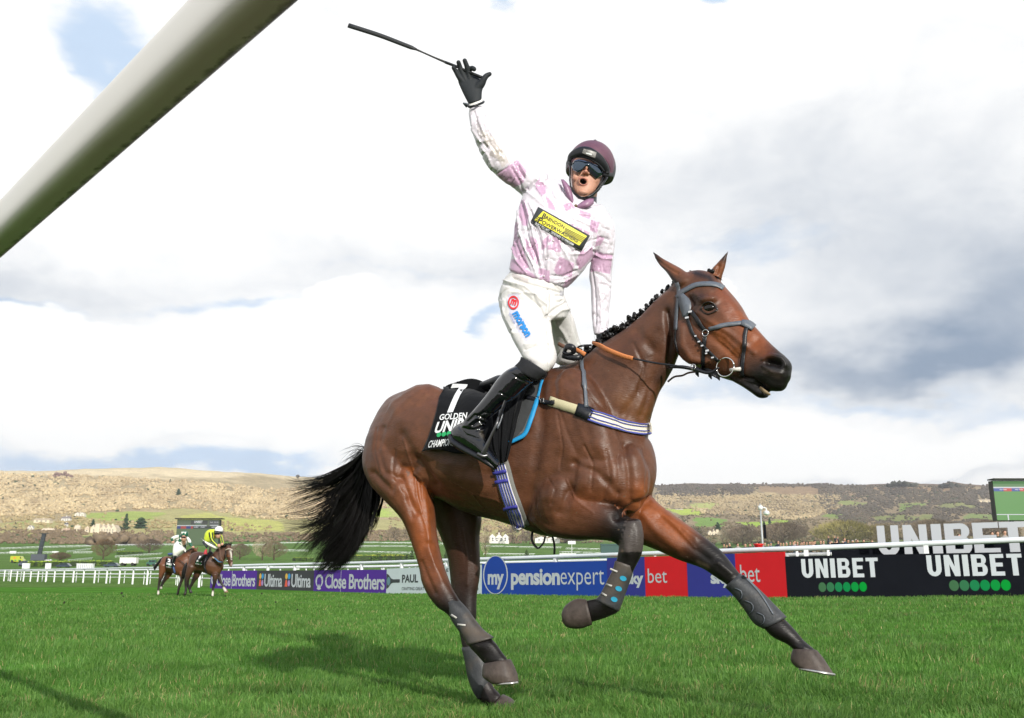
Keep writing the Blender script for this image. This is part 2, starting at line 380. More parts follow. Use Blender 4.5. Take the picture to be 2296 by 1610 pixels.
def grid_solid(G, thick):
    n, k = len(G), len(G[0]); T = [np.array(g) for row in G for g in row]; T = np.array(T).reshape(n, k, 3)
    du = np.gradient(T, axis=0); dv = np.gradient(T, axis=1); nn = np.cross(du, dv); nn /= (np.linalg.norm(nn, axis=2, keepdims=True) + 1e-12)
    vdir = T - CAMP; sg = np.sign(np.einsum('ijk,ijk->ij', nn, vdir)); sg = 1.0 if sg.sum() >= 0 else -1.0; nn = nn * sg   # away from the lens
    V = np.concatenate([T.reshape(-1, 3), (T + nn * thick).reshape(-1, 3)]); m_ = n * k; fs = []
    for i in range(n - 1):
        for j in range(k - 1):
            a = i * k + j; q = [a, a + 1, a + k + 1, a + k]; fs.append(q if sg > 0 else q[::-1]); q = [x + m_ for x in q[::-1]]; fs.append(q if sg > 0 else q[::-1])
    rim = [j for j in range(k)] + [i * k + k - 1 for i in range(1, n)] + [(n - 1) * k + j for j in range(k - 2, -1, -1)] + [i * k for i in range(n - 2, 0, -1)]
    for a, b_ in zip(rim, rim[1:] + rim[:1]): fs.append([a, a + m_, b_ + m_, b_] if sg > 0 else [b_, b_ + m_, a + m_, a])
    return V, fs
# ---------------------------------------------------------------- lettering
_tc = {}
def text2d(s, bold=0.0, space=1.0, italic=0.0):
    key = (s, bold, space, italic)
    if key in _tc: return _tc[key]
    cu = bpy.data.curves.new('t', 'FONT'); cu.body = s; cu.offset = bold; cu.space_character = space; cu.resolution_u = 3; cu.shear = italic
    o = bpy.data.objects.new('t', cu); C.objects.link(o); dg = bpy.context.evaluated_depsgraph_get(); dg.update()
    me = o.evaluated_get(dg).to_mesh(); V = np.array([v.co[:2] for v in me.vertices]); fs = [tuple(p.vertices) for p in me.polygons]
    o.evaluated_get(dg).to_mesh_clear(); bpy.data.objects.remove(o); bpy.data.curves.remove(cu)
    lo = V.min(0); hi = V.max(0); V = (V - lo) / (hi - lo); _tc[key] = (V, fs); return V, fs
def polys2d(polys):
    """list of simple polygons in 0..1 box -> verts, faces"""
    V = []; fs = []
    for p in polys: b = len(V); V += list(p); fs.append(tuple(range(b, b + len(p))))
    return np.array(V, float), fs
def circle2d(n=28): return polys2d([[(0.5 + 0.5 * math.cos(2 * math.pi * i / n), 0.5 + 0.5 * math.sin(2 * math.pi * i / n)) for i in range(n)]])
def ring2d(w=0.1, n=36, wy=None):
    V = []; fs = []; wy = wy or w
    for i in range(n):
        c, s = math.cos(2 * math.pi * i / n), math.sin(2 * math.pi * i / n); V += [(0.5 + 0.5 * c, 0.5 + 0.5 * s), (0.5 + (0.5 - w) * c, 0.5 + (0.5 - wy) * s)]
    for i in range(n): j = (i + 1) % n; fs.append((2 * i, 2 * j, 2 * j + 1, 2 * i + 1))
    return np.array(V), fs
def subdiv2d(V, fs, maxl):
    """split the triangles of flat lettering so it can bend over a surface"""
    bm = bmesh.new(); vs = [bm.verts.new((x, y, 0)) for x, y in V]
    for f in fs:
        try: bm.faces.new([vs[i] for i in f])
        except ValueError: pass
    bmesh.ops.triangulate(bm, faces=bm.faces[:])
    for _ in range(3):
        es = [e for e in bm.edges if e.calc_length() > maxl]
        if not es: break
        bmesh.ops.subdivide_edges(bm, edges=es, cuts=1)
        bmesh.ops.triangulate(bm, faces=bm.faces[:])
    V2 = np.array([v.co[:2] for v in bm.verts]); bm.verts.index_update(); f2 = [tuple(v.index for v in f.verts) for f in bm.faces]; bm.free(); return V2, f2
def quad_map(V, q):
    """0..1 box -> picture quad (bl, br, tr, tl)"""
    q = np.array(q, float); u, v = V[:, 0:1], V[:, 1:2]
    return (1 - u) * (1 - v) * q[0] + u * (1 - v) * q[1] + u * v * q[2] + (1 - u) * v * q[3]
def decal(b, shape, quad, off, name, m, parent, fb=None, maxl=0.12, label=None):
    V, fs = subdiv2d(shape[0], shape[1], maxl); P = quad_map(V, quad); out = []; good = [0.0, 0]
    for x, y in P:
        out.append(drape(b, x, y, off, fb))
    ok = [o for o in out if o is not None]
    if not ok: return None
    cz = np.mean([np.dot(np.array(o) - CAMP, RF) for o in ok])
    for i, o in enumerate(out):
        if o is None:
            r = ray(*P[i]); out[i] = Vector((0, 0, HC)) + r * cz
    fs2 = []
    for f in fs:
        a, b_, c = (np.array(out[f[0]]), np.array(out[f[1]]), np.array(out[f[2]]))
        fs2.append(f if np.dot(np.cross(b_ - a, c - a), a - CAMP) < 0 else f[::-1])
    return mk(name, out, fs2, m, parent, smooth=True, label=label)
# ================================================================ the land
def lerp(x, xs, ys): return np.interp(x, xs, ys)
# distance (along the lens axis) and ground level of the rail line for each picture column, measured from post heights
RX = [-300, 0, 340, 473, 620, 867, 1080, 1446, 1764, 2296, 2700]
RD = [190, 106, 68, 51.3, 46, 38.2, 32.3, 26.2, 22.9, 21.0, 20.0]
RZ = [0.3, -0.05, -0.10, -0.10, -0.11, -0.13, -0.04, 0.0, 0.06, 0.135, 0.16]
def az_of(xv): return np.arctan((np.asarray(xv, float) - CX) / F / 1.027)
RAZ = az_of(RX)
def rail_pt(xv, dz=0.0, back=0.0):
    d = float(lerp(xv, RX, RD)) + back; X = (xv - CX) / F * d; Y = d * 1.027
    return Vector((X, Y, float(zg(X, Y)) + dz))
# terrain profile beyond: picture row of bare ground against distance, left side and right side
PR = [30, 60, 110, 160, 300, 600, 900, 1300, 1700, 2300, 3100]
def row_profile(az, r):
    xv = CX + np.tan(az) * F * 1.027
    ridge = lerp(xv, [-400, 0, 60, 200, 340, 560, 700, 820, 1000, 1480, 1560, 1737, 1900, 2010, 2054, 2085, 2130, 2160, 2180, 2232, 2700], [1060, 1055, 1056, 1051, 1048, 1062, 1071, 1078, 1085, 1088, 1082, 1086, 1086.5, 1084, 1078, 1084, 1084.5, 1079, 1084, 1090, 1095])
    wr = np.clip((xv - 1000) / 700, 0, 1)   # right-hand side: lower near fields
    rows = []
    base = [1304, 1293, 1285, 1271, 1243, 1221, 1182, 1150, 1100]; br = [1302, 1294, 1287, 1272, 1248, 1228, 1200, 1168, 1128]
    sc_ = (1290 - ridge) / (1290 - 1052)
    R_ = np.array(PR[1:], float)
    out = np.zeros(np.broadcast(az, r).shape); r = np.broadcast_to(r, out.shape)
    cols_ = []
    for k in range(9):
        b = base[k] * (1 - wr) + br[k] * wr
        if k >= 6: b = 1290 - (1290 - b) * (1 + (sc_ - 1) * (k - 5) / 4)
        cols_.append(b)
    cols_.append(ridge)
    for k in range(9):
        t = (r - R_[k]) / (R_[k + 1] - R_[k]); m_ = (t >= 0) & (t < 1)
        out = np.where(m_, cols_[k] * (1 - t) + cols_[k + 1] * t, out)
    out = np.where(r >= R_[-1], ridge + (r - R_[-1]) * 0.05, out); out = np.where(r < R_[0], cols_[0], out)
    return out
def zg(X, Y):
    X = np.asarray(X, float); Y = np.asarray(Y, float); r = np.hypot(X, Y); az = np.arctan2(X, np.maximum(Y, 1e-6))
    w = np.clip((r - 7) / 13, 0, 1); w = w * w * (3 - 2 * w)
    near = lerp(az, RAZ, RZ) * w
    row = row_profile(az, r); yy = r * np.cos(az)
    far = HC - (row - 1290.0) / F * yy * 0.974 / 1.0
    # row -> height: small-angle form about the horizon, refined for steep rows
    ang = np.arctan((row - CY) / F) - PITCH; far = HC - np.tan(ang) * yy
    rl = lerp(az, RAZ, RD); t = np.clip((r - rl * 1.15) / (60 + 0 * rl), 0, 1); t = t * t * (3 - 2 * t)
    return near * (1 - t) + far * t
def land_at(xv, yv):
    """distance at which a picture position meets the far land"""
    az = math.atan((xv - CX) / F / 1.027); r = np.geomspace(70, 3095, 500); row = row_profile(np.full(r.shape, az), r); 
    k = np.argmin(np.abs(row - yv)); rr = float(r[k]); X, Y = rr * math.sin(az), rr * math.cos(az)
    return Vector((X, Y, float(zg(X, Y)))), rr
def fbm(x, y, sc_, oct_=4, seed=0):
    out = np.zeros(np.broadcast(x, y).shape); a = 1.0; tot = 0
    for o in range(oct_):
        u = x * sc_ + 17.3 * o + seed * 31.7; v = y * sc_ - 9.1 * o + seed * 12.9; iu = np.floor(u); iv = np.floor(v); fu = u - iu; fv = v - iv
        h = lambda a_, b_: (np.sin(a_ * 127.1 + b_ * 311.7 + seed) * 43758.5453) % 1.0
        fu = fu * fu * (3 - 2 * fu); fv = fv * fv * (3 - 2 * fv)
        out = out + a * (h(iu, iv) * (1 - fu) * (1 - fv) + h(iu + 1, iv) * fu * (1 - fv) + h(iu, iv + 1) * (1 - fu) * fv + h(iu + 1, iv + 1) * fu * fv)
        tot += a; a *= 0.5; sc_ *= 2.03
    return out / tot
# fields and woods drawn on the land: picture polygons -> kind
TAN = (0.46, 0.37, 0.22); STRAW = (0.66, 0.55, 0.36); FIELD = (0.30, 0.36, 0.10); FIELDB = (0.16, 0.26, 0.05); BROWN = (0.17, 0.13, 0.09); DUN = (0.23, 0.17, 0.11)
FIELDS = [  # (polygon, colour)
    ([(-100, 1170), (170, 1165), (170, 1158), (420, 1140), (700, 1165), (1100, 1170), (1400, 1175), (1400, 1200), (-100, 1200)], (0.36, 0.33, 0.15)),
    ([(180, 1153), (330, 1146), (372, 1150), (330, 1168), (230, 1168), (176, 1162)], FIELD), ([(400, 1160), (470, 1147), (520, 1160), (640, 1172), (640, 1190), (400, 1192)], (0.42, 0.42, 0.13)),
    ([(-100, 1172), (60, 1166), (60, 1174), (-100, 1178)], FIELD), ([(820, 1140), (905, 1136), (920, 1158), (830, 1160)], (0.34, 0.42, 0.10)), ([(870, 1125), (1100, 1120), (1100, 1165), (870, 1160)], (0.38, 0.40, 0.14)), ([(1130, 1165), (1260, 1172), (1260, 1185), (1130, 1185)], (0.42, 0.40, 0.15)),
    ([(1480, 1141), (1545, 1140), (1575, 1143), (1575, 1157), (1530, 1155)], (0.36, 0.44, 0.09)), ([(1655, 1169), (1776, 1169), (1760, 1183), (1680, 1183)], (0.30, 0.42, 0.07)),
    ([(1560, 1160), (1640, 1164), (1620, 1180), (1560, 1182)], (0.17, 0.27, 0.07)), ([(1550, 1125), (1620, 1128), (1600, 1140), (1540, 1136)], (0.36, 0.38, 0.14)),
    ([(2020, 1128), (2090, 1126), (2030, 1150), (2010, 1156)], (0.19, 0.26, 0.08)), ([(1880, 1122), (1960, 1125), (1960, 1136), (1880, 1134)], (0.24, 0.27, 0.10)), ([(2110, 1132), (2180, 1128), (2200, 1140), (2100, 1142)], (0.22, 0.23, 0.10)),
    ([(2165, 1152), (2240, 1150), (2240, 1166), (2165, 1166)], (0.19, 0.24, 0.09)), ([(1960, 1160), (2100, 1155), (2110, 1172), (1960, 1172)], (0.20, 0.22, 0.09)), ([(1850, 1152), (1900, 1153), (1890, 1164), (1840, 1162)], (0.20, 0.26, 0.08)),
    ([(1480, 1110), (1850, 1104), (1900, 1120), (1480, 1120)], (0.42, 0.33, 0.19)), ([(1690, 1091), (1790, 1090), (1880, 1098), (1930, 1112), (1840, 1116), (1760, 1106), (1710, 1104)], (0.27, 0.19, 0.12)), ([(1950, 1090), (2180, 1094), (2180, 1100), (1950, 1098)], (0.30, 0.20, 0.12)),
]
WOODS = [  # (polygon, blobs, low colour, high colour, size m)
    ([(-60, 1062), (200, 1068), (420, 1080), (560, 1092), (700, 1100), (700, 1165), (560, 1160), (420, 1140), (330, 1142), (180, 1150), (-60, 1158)], 3400, (0.26, 0.19, 0.11), (0.62, 0.50, 0.30), 9),
    ([(640, 1095), (880, 1095), (880, 1140), (820, 1150), (640, 1165)], 600, (0.24, 0.17, 0.10), (0.56, 0.44, 0.27), 9),
    ([(-60, 1158), (180, 1150), (330, 1166), (600, 1180), (600, 1190), (-60, 1190)], 300, (0.22, 0.17, 0.09), (0.42, 0.34, 0.18), 7),
    ([(-80, 1190), (700, 1196), (900, 1185), (1100, 1180), (1100, 1214), (700, 1216), (-80, 1222)], 1500, (0.13, 0.095, 0.06), (0.25, 0.19, 0.12), 6),
    ([(870, 1160), (1110, 1165), (1480, 1170), (1480, 1190), (870, 1190)], 350, (0.20, 0.15, 0.09), (0.38, 0.30, 0.17), 7),
    ([(1110, 1184), (1480, 1184), (1480, 1215), (1110, 1215)], 300, (0.12, 0.09, 0.06), (0.22, 0.17, 0.11), 6),
    ([(1476, 1089), (1690, 1085), (1850, 1087), (1900, 1090), (1800, 1094), (1720, 1094), (1690, 1108), (1590, 1114), (1476, 1112)], 800, (0.065, 0.058, 0.05), (0.14, 0.115, 0.09), 8),
    ([(1476, 1112), (1900, 1110), (1900, 1140), (1800, 1168), (1560, 1150), (1476, 1140)], 1300, (0.22, 0.17, 0.10), (0.50, 0.40, 0.24), 8),
    ([(1560, 1150), (1700, 1155), (1900, 1170), (2300, 1180), (2300, 1212), (1560, 1222), (1476, 1180)], 1500, (0.085, 0.07, 0.045), (0.19, 0.155, 0.09), 6),
    ([(1850, 1088), (2320, 1092), (2320, 1182), (1900, 1175), (1850, 1140)], 2600, (0.060, 0.058, 0.052), (0.15, 0.122, 0.088), 8),
]
def build_land():
    az = np.concatenate([np.linspace(-math.pi, -0.75, 40)[:-1], np.linspace(-0.75, 0.75, 640), np.linspace(0.75, math.pi, 41)[1:-1]])
    r = np.concatenate([[0.0], np.linspace(0.5, 24, 50), np.geomspace(24.8, 3100, 330), [3300, 3700, 4500, 9000]])
    A, Rr = np.meshgrid(az, r, indexing='ij'); X = Rr * np.sin(A); Y = Rr * np.cos(A)
    Az = np.where(np.abs(A) > 1.2, np.sign(A) * 1.2, A)
    # outside the frame the land goes on the same way
    Z = zg_polar(Az, Rr)
    hill = np.clip((Rr - 350) / 900, 0, 1) * np.where(Rr > 3101, 0, 1)
    Z = Z + (fbm(X, Y, 1 / 140, 5, 3) - 0.5) * 10 * hill + (fbm(X, Y, 1 / 35, 3, 5) - 0.5) * 3.5 * hill * np.clip((Rr - 1400) / 800, 0, 1)
    Z = Z + (fbm(X, Y, 1 / 1.3, 3, 8) - 0.5) * 0.03 * np.clip(1 - Rr / 60, 0, 1)
    Z = np.where(Rr > 3200, Z * 0.98 - (Rr - 3100) * 0.06, Z)
    V = np.stack([X, Y, Z], -1).reshape(-1, 3); na, nr = len(az), len(r)
    I = np.arange(na * nr).reshape(na, nr); J = np.roll(I, -1, 0)
    q = np.stack([I[:, :-1], I[:, 1:], J[:, 1:], J[:, :-1]], -1).reshape(-1, 4); q = q[:, ::-1]
    # colours: open grass by distance, then drawn fields
    xv, yv, z_ = proj(V); R1 = Rr.ravel(); a1 = A.ravel(); fr = np.abs(a1) < 0.75
    col = np.zeros((len(V), 3)); n1 = fbm(V[:, 0], V[:, 1], 1 / 90, 5, 11); n2 = fbm(V[:, 0], V[:, 1], 1 / 18, 4, 12)
    G0 = np.array((0.068, 0.170, 0.027)); G1 = np.array((0.095, 0.165, 0.045)); T_ = np.array(TAN) * .84; S_ = np.array(STRAW) * .92
    row = row_profile(np.clip(a1, -1.2, 1.2), R1)
    col[:] = G0; m_ = R1 > 60; col[m_] = G1 * (0.8 + 0.4 * n2[m_, None])
    t = np.clip((R1 - 1000) / 500, 0, 1)[:, None]; base = T_ * (0.75 + 0.5 * n2[:, None]) * np.where(n1 > 0.5, 1.0, 0.9)[:, None]; col = col * (1 - t) + base * t
    t = np.clip((1076 - row + (n1 - 0.5) * 30) / 10, 0, 1)[:, None] * (R1 > 2000)[:, None] * (xv < 900)[:, None]; col = col * (1 - t) + S_ * (0.85 + 0.3 * n2[:, None]) * t
    t = (np.clip((R1 - 1000) / 300, 0, 1) * np.clip((xv + (n1 - .5) * 500 - 1250) / 200, 0, 1))[:, None]; dk = np.array((0.20, 0.155, 0.105)) * (0.7 + 0.6 * n2[:, None]); col = col * (1 - 0.7 * t) + dk * 0.7 * t  # right-hand hills darkened, cloud shade put into their colour
    jx = xv + (fbm(V[:, 0], V[:, 1], 1 / 60, 3, 21) - 0.5) * 30; jy = row + (fbm(V[:, 0], V[:, 1], 1 / 60, 3, 22) - 0.5) * 10
    for poly, c in FIELDS:
        m_ = in_poly(jx, jy, poly) & fr & (R1 > 500); col[m_] = np.array(c) * (0.85 + 0.3 * n2[m_, None])
    m_ = (R1 > 3050); col[m_] = np.where((xv[m_] < 1000)[:, None], S_ * 0.9, np.array((0.16, 0.12, 0.09)))
    t = (np.clip((1.7 - V[:, 1]) / .5, 0, 1) * np.clip((14 - R1) / 4, 0, 1))[:, None]; col = col * (1 - t) + np.array((.13, .105, .075)) * (.8 + .4 * n2[:, None]) * t   # bare earth added out of view to cut green bounce on the near rail
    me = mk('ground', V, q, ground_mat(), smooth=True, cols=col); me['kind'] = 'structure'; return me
def zg_polar(A, Rr): return zg(Rr * np.sin(A), Rr * np.cos(A))
def ground_mat():
    m = bpy.data.materials.new('turf'); m.use_nodes = True; nt = m.node_tree; N = nt.nodes; L = nt.links; b = N['Principled BSDF']
    b.inputs['Roughness'].default_value = 1.0; b.inputs['Specular IOR Level'].default_value = 0.0
    at = N.new('ShaderNodeAttribute'); at.attribute_name = 'Col'; g = N.new('ShaderNodeNewGeometry')
    def noise(s, d, sc3=None):
        t = N.new('ShaderNodeTexNoise'); t.inputs['Scale'].default_value = s; t.inputs['Detail'].default_value = d
        mp = N.new('ShaderNodeMapping'); mp.inputs['Scale'].default_value = sc3 or (1, 1, 1); mp.inputs['Rotation'].default_value = (0, 0, math.radians(-39)) if sc3 else (0, 0, 0)
        L.new(g.outputs['Position'], mp.inputs[0]); L.new(mp.outputs[0], t.inputs['Vector']); return t.outputs['Fac']
    def mr(v, a, b_, c, d):
        x = N.new('ShaderNodeMapRange'); x.inputs[1].default_value = a; x.inputs[2].default_value = b_; x.inputs[3].default_value = c; x.inputs[4].default_value = d; L.new(v, x.inputs[0]); return x.outputs[0]
    def mul(a, b_):
        x = N.new('ShaderNodeMath'); x.operation = 'MULTIPLY'; L.new(a, x.inputs[0]); L.new(b_, x.inputs[1]); return x.outputs[0]
    f = mul(mr(noise(1.6, 6), 0.3, 0.7, 0.70, 1.3), mr(noise(0.35, 4), 0.3, 0.7, 0.8, 1.2)); f = mul(f, mr(noise(14, 4), 0.3, 0.7, 0.8, 1.25))
    f = mul(f, mr(noise(0.05, 4), 0.3, 0.7, 0.88, 1.12))
    v = N.new('ShaderNodeVectorMath'); v.operation = 'SCALE'; L.new(at.outputs['Color'], v.inputs[0]); L.new(f, v.inputs['Scale'])
    # dry yellowish patches
    mx = N.new('ShaderNodeMix'); mx.data_type = 'RGBA'; mx.inputs[7].default_value = (0.16, 0.17, 0.05, 1)
    L.new(mr(noise(0.9, 5), 0.58, 0.75, 0.0, 0.35), mx.inputs[0]); L.new(v.outputs[0], mx.inputs[6]); L.new(mx.outputs[2], b.inputs['Base Color'])
    bp = N.new('ShaderNodeBump'); bp.inputs['Distance'].default_value = 0.03; L.new(noise(25, 5), bp.inputs['Height']); L.new(bp.outputs[0], b.inputs['Normal'])
    return m
build_land()
# ---------------------------------------------------------------- grass blades: density falls with distance, one mass
def grass():
    def batch(n, r0, r1, hmul, wmul, seed):
        rg = np.random.default_rng(seed); u = rg.random(n)
        r = r0 * (r1 / r0) ** u if r0 > 0 else r1 * np.sqrt(u); a = rg.uniform(-0.62, 0.62, n)
        x = r * np.sin(a); y = r * np.cos(a)
        cl = fbm(x, y, 1 / 0.16, 2, 31); cb = fbm(x, y, 1 / 0.9, 3, 32); keep = rg.random(n) < (0.25 + 1.1 * cl); x, y, r, cl, cb = [q[keep] for q in (x, y, r, cl, cb)]; n = len(x)
        z = zg(x, y) + (fbm(x, y, 1 / 1.3, 3, 8) - 0.5) * 0.03 * np.clip(1 - r / 60, 0, 1) - 0.004
        h = (0.028 + 0.050 * cb) * (0.6 + 0.8 * rg.random(n)) * hmul * (0.7 + 0.6 * cl)
        w = 0.0015 * wmul * (0.7 + 0.6 * rg.random(n)) * np.maximum(1, r / 4.0) ** 0.9
        th = rg.uniform(0, 2 * math.pi, n); lean = rg.uniform(0.1, 0.75, n) * h; la = cl * 9 + rg.normal(0, 0.9, n)
        dx, dy = np.cos(la) * lean, np.sin(la) * lean; wx, wy = np.cos(th) * w, np.sin(th) * w
        P = np.stack([np.stack([x - wx, y - wy, z], -1), np.stack([x + wx, y + wy, z], -1), np.stack([x + dx * .35 + wx * .75, y + dy * .35 + wy * .75, z + h * .6], -1), np.stack([x + dx * .35 - wx * .75, y + dy * .35 - wy * .75, z + h * .6], -1), np.stack([x + dx, y + dy, z + h * (0.95 - 0.3 * lean / h)], -1)], 1)
        b = np.arange(n)[:, None] * 5; f = np.concatenate([b + np.array([[0, 1, 2]]), b + np.array([[0, 2, 3]]), b + np.array([[3, 2, 4]])], 0)
        c0 = np.array((0.060, 0.165, 0.026)); c1 = np.array((0.148, 0.275, 0.060)); dry = np.array((0.36, 0.32, 0.14)); t = rg.random(n)[:, None]
        c = c0 * (1 - t) + c1 * t; isd = (rg.random(n) < 0.02 + 0.16 * np.clip((fbm(x, y, 1 / 0.5, 3, 44) - 0.6) * 5, 0, 1))[:, None]; c = np.where(isd, dry * (0.6 + 0.6 * t), c)
        c = c * (0.62 + 0.76 * fbm(x, y, 1 / 0.45, 3, 41))[:, None]
        return P.reshape(-1, 3), f, np.repeat(c, 5, 0)
    B = [batch(190000, 1.9, 5.5, 1.0, 1.1, 1), batch(330000, 2.8, 40, 1.0, 1.0, 2)]
    V = np.concatenate([b[0] for b in B]); o = 0; Fs = []
    for b in B: Fs.append(b[1] + o); o += len(b[0])
    m = mat('grass_blade', attr='Col', rough=0.55, spec=0.3); nt = m.node_tree; bs = nt.nodes['Principled BSDF']
    tr = nt.nodes.new('ShaderNodeBsdfTranslucent'); mx = nt.nodes.new('ShaderNodeMixShader'); mx.inputs[0].default_value = 0.35
    src = bs.inputs['Base Color'].links[0].from_socket; nt.links.new(src, tr.inputs['Color']); out = nt.nodes['Material Output']
    nt.links.new(bs.outputs[0], mx.inputs[1]); nt.links.new(tr.outputs[0], mx.inputs[2]); nt.links.new(mx.outputs[0], out.inputs[0])
    g = mk('grass', V, np.concatenate(Fs), m, smooth=False, cols=np.concatenate([b[2] for b in B])); tag(g, 'short green racecourse turf with a few dry yellow blades', 'grass', kind='stuff')
grass()
# ---------------------------------------------------------------- far woods: bare crowns too many to count
def ico(sub=1):
    bm = bmesh.new(); bmesh.ops.create_icosphere(bm, subdivisions=sub, radius=1.0); V = np.array([v.co for v in bm.verts]); Fq = np.array([[v.index for v in f.verts] for f in bm.faces]); bm.free(); return V, Fq
ICO1, ICO2 = ico(1), ico(2)
def crowns(pts, size, cols, rg, base=ICO1, flat=0.8):
    n = len(pts); V0, F0 = base; k = len(V0)
    s = size * rg.uniform(0.55, 1.25, n); jit = rg.uniform(0.5, 1.5, (n, k))
    V = V0[None] * jit[..., None] * s[:, None, None] * np.array([1, 1, flat])[None, None]; V = V + (pts + np.stack([0 * s, 0 * s, s * 0.5], -1))[:, None]
    Fq = (F0[None] + (np.arange(n) * k)[:, None, None]).reshape(-1, 3); Cq = np.repeat(cols, k, 0) * rg.uniform(.84, 1.16, (n * k, 1))
    return V.reshape(-1, 3), Fq, Cq
def woods():
    m = mat('bare_wood_crown', attr='Col', rough=0.95, spec=0.05, var=0.18, vscale=0.35, bump=0.5, bscale=0.9); rg = np.random.default_rng(3)
    Vs, Fs, Cs = [], [], []; o = 0
    r = np.geomspace(70, 3095, 700)
    for poly, n, lo, hi, size in WOODS:
        P = np.array(poly); x0, y0 = P.min(0); x1, y1 = P.max(0); n = int(n * 2.9); x = rg.uniform(x0, x1, n * 5); y = rg.uniform(y0, y1, n * 5); k = in_poly(x, y, poly)
        for fp, fc_ in FIELDS[1:]:
            if fc_[1] > fc_[0] * 1.04: k = k & ~(in_poly(x, y, fp) & (rg.random(len(x)) < .93))
        x, y = x[k], y[k]
        c = fbm(x, y * 2.5, 1 / 26, 3, 51); k = (rg.random(len(x)) < np.clip((c - 0.3) * 4, 0.12, 1)); x, y = x[k][:n], y[k][:n]
        az = az_of(x); row = row_profile(az[:, None], r[None]); d = np.abs(row - y[:, None]); rr = r[d.argmin(1)] * (1 + rg.normal(0, 0.006, len(x)))
        X = rr * np.sin(az); Y = rr * np.cos(az); Z = zg(X, Y); hill = np.clip((rr - 350) / 900, 0, 1)
        Z = Z + (fbm(X, Y, 1 / 140, 5, 3) - 0.5) * 10 * hill + (fbm(X, Y, 1 / 35, 3, 5) - 0.5) * 3.5 * hill * np.clip((rr - 1400) / 800, 0, 1)
        t = rg.random(len(x))[:, None] * 0.35 + fbm(x, y * 2, 1 / 40, 3, 52)[:, None] * 0.8; t = np.clip(t, 0, 1); col = np.array(lo) * (1 - t) + np.array(hi) * t
        g = rg.random(len(x)) < 0.035 * np.clip((fbm(x, y * 2, 1 / 50, 2, 77) - .5) * 8, 0, 1); col[g] = (0.06, 0.085, 0.045)
        sz = size * (0.65 + 0.35 * rr / 1500) * 0.50
        V, Fq, Cq = crowns(np.stack([X, Y, Z], -1), 1.0, col, rg); V = V  # scaled below
        ctr = np.repeat(np.stack([X, Y, Z], -1), len(ICO1[0]), 0); V = ctr + (V - ctr) * np.repeat(sz * 0.62, len(ICO1[0]))[:, None]
        Vs.append(V); Fs.append(Fq + o); Cs.append(Cq); o += len(V)
    w = mk('woodland', np.concatenate(Vs), np.concatenate(Fs), m, smooth=False, cols=np.concatenate(Cs)); tag(w, 'bare winter woods on the hillside behind the racecourse', 'woods', kind='stuff')
woods()

def haze():
    b = MB(); b.box((0, 1500, 205), (5200, 5600, 420)); o = b.build('haze', None, None); m = bpy.data.materials.new('haze_air'); m.use_nodes = True; nt = m.node_tree; nt.nodes.clear()
    v = nt.nodes.new('ShaderNodeVolumePrincipled'); v.inputs['Color'].default_value = (.93, .95, 1, 1); v.inputs['Density'].default_value = HAZE; v.inputs['Anisotropy'].default_value = .2; out = nt.nodes.new('ShaderNodeOutputMaterial'); nt.links.new(v.outputs[0], out.inputs['Volume'])
    o.data.materials.clear(); o.data.materials.append(m); tag(o, 'thin pale haze over the whole racecourse and hills', None, kind='stuff')
if HAZE: haze()
# ================================================================ the leading horse
HK = math.radians(40); HPOLL = Hp(1535, 640)
KD = Vector((math.cos(HK), -math.sin(HK), 0)); KN = Vector((-math.sin(HK), -math.cos(HK), 0))
def Kp(x, y, o=0.0):
    r = ray(x, y); p0 = HPOLL + KN * o; t = ((p0 - Vector((0, 0, HC))).dot(KN)) / r.dot(KN)
    return Vector((0, 0, HC)) + r * t
hn, kn = tuple(HN), tuple(KN)
def R(rows, pf, o): return [(a, b, c, d, pf, o, t) for a, b, c, d, t in rows]
TORSO = [(852, 965, 848, 1055, .08), (874, 917, 864, 1095, .17), (905, 884, 893, 1118, .22), (949, 870, 935, 1122, .26), (1000, 871, 985, 1120, .275), (1060, 882, 1050, 1153, .285),
    (1120, 884, 1112, 1169, .29), (1180, 868, 1172, 1187, .275), (1240, 829, 1225, 1204, .25), (1300, 825, 1300, 1207, .235), (1355, 870, 1362, 1203, .21), (1405, 920, 1412, 1180, .165), (1438, 975, 1442, 1120, .10)]
NECK = [(1228, 850, 1370, 1080, .17), (1258, 820, 1444, 1010, .155), (1303, 803, 1459, 948, .13), (1351, 768, 1477, 889, .105), (1396, 740, 1494, 857, .088), (1430, 714, 1510, 826, .08), (1469, 674, 1528, 780, .078), (1500, 646, 1545, 730, .074), (1530, 622, 1560, 700, .068)]
HEAD = [(1524, 630, 1516, 715, .055), (1550, 609, 1517, 762, .08), (1592, 610, 1530, 800, .098), (1630, 648, 1568, 826, .104), (1656, 680, 1598, 840, .098), (1675, 712, 1622, 849, .080), (1700, 740, 1645, 856, .066), (1722, 764, 1664, 862, .058),
    (1745, 785, 1684, 866, .056), (1764, 801, 1706, 866, .055), (1774, 816, 1728, 868, .046), (1772, 834, 1742, 868, .036)]
LIP = [(1735, 832, 1712, 866, .045), (1752, 842, 1728, 877, .040), (1762, 854, 1745, 878, .028)]
JAW = [(1640, 838, 1648, 860, .045), (1665, 848, 1668, 870, .040), (1684, 856, 1686, 882, .038), (1702, 864, 1702, 893, .034), (1720, 874, 1716, 893, .022)]
EARN = [(1513, 642, 1552, 620, .034), (1493, 612, 1532, 603, .030), (1478, 596, 1506, 589, .022), (1468, 580, 1486, 578, .013), (1462, 565, 1467, 564, .004)]
EARF = [(1586, 630, 1616, 645, .028), (1592, 606, 1622, 618, .028), (1606, 590, 1628, 598, .020), (1621, 574, 1631, 579, .011), (1631, 561, 1635, 561, .003)]
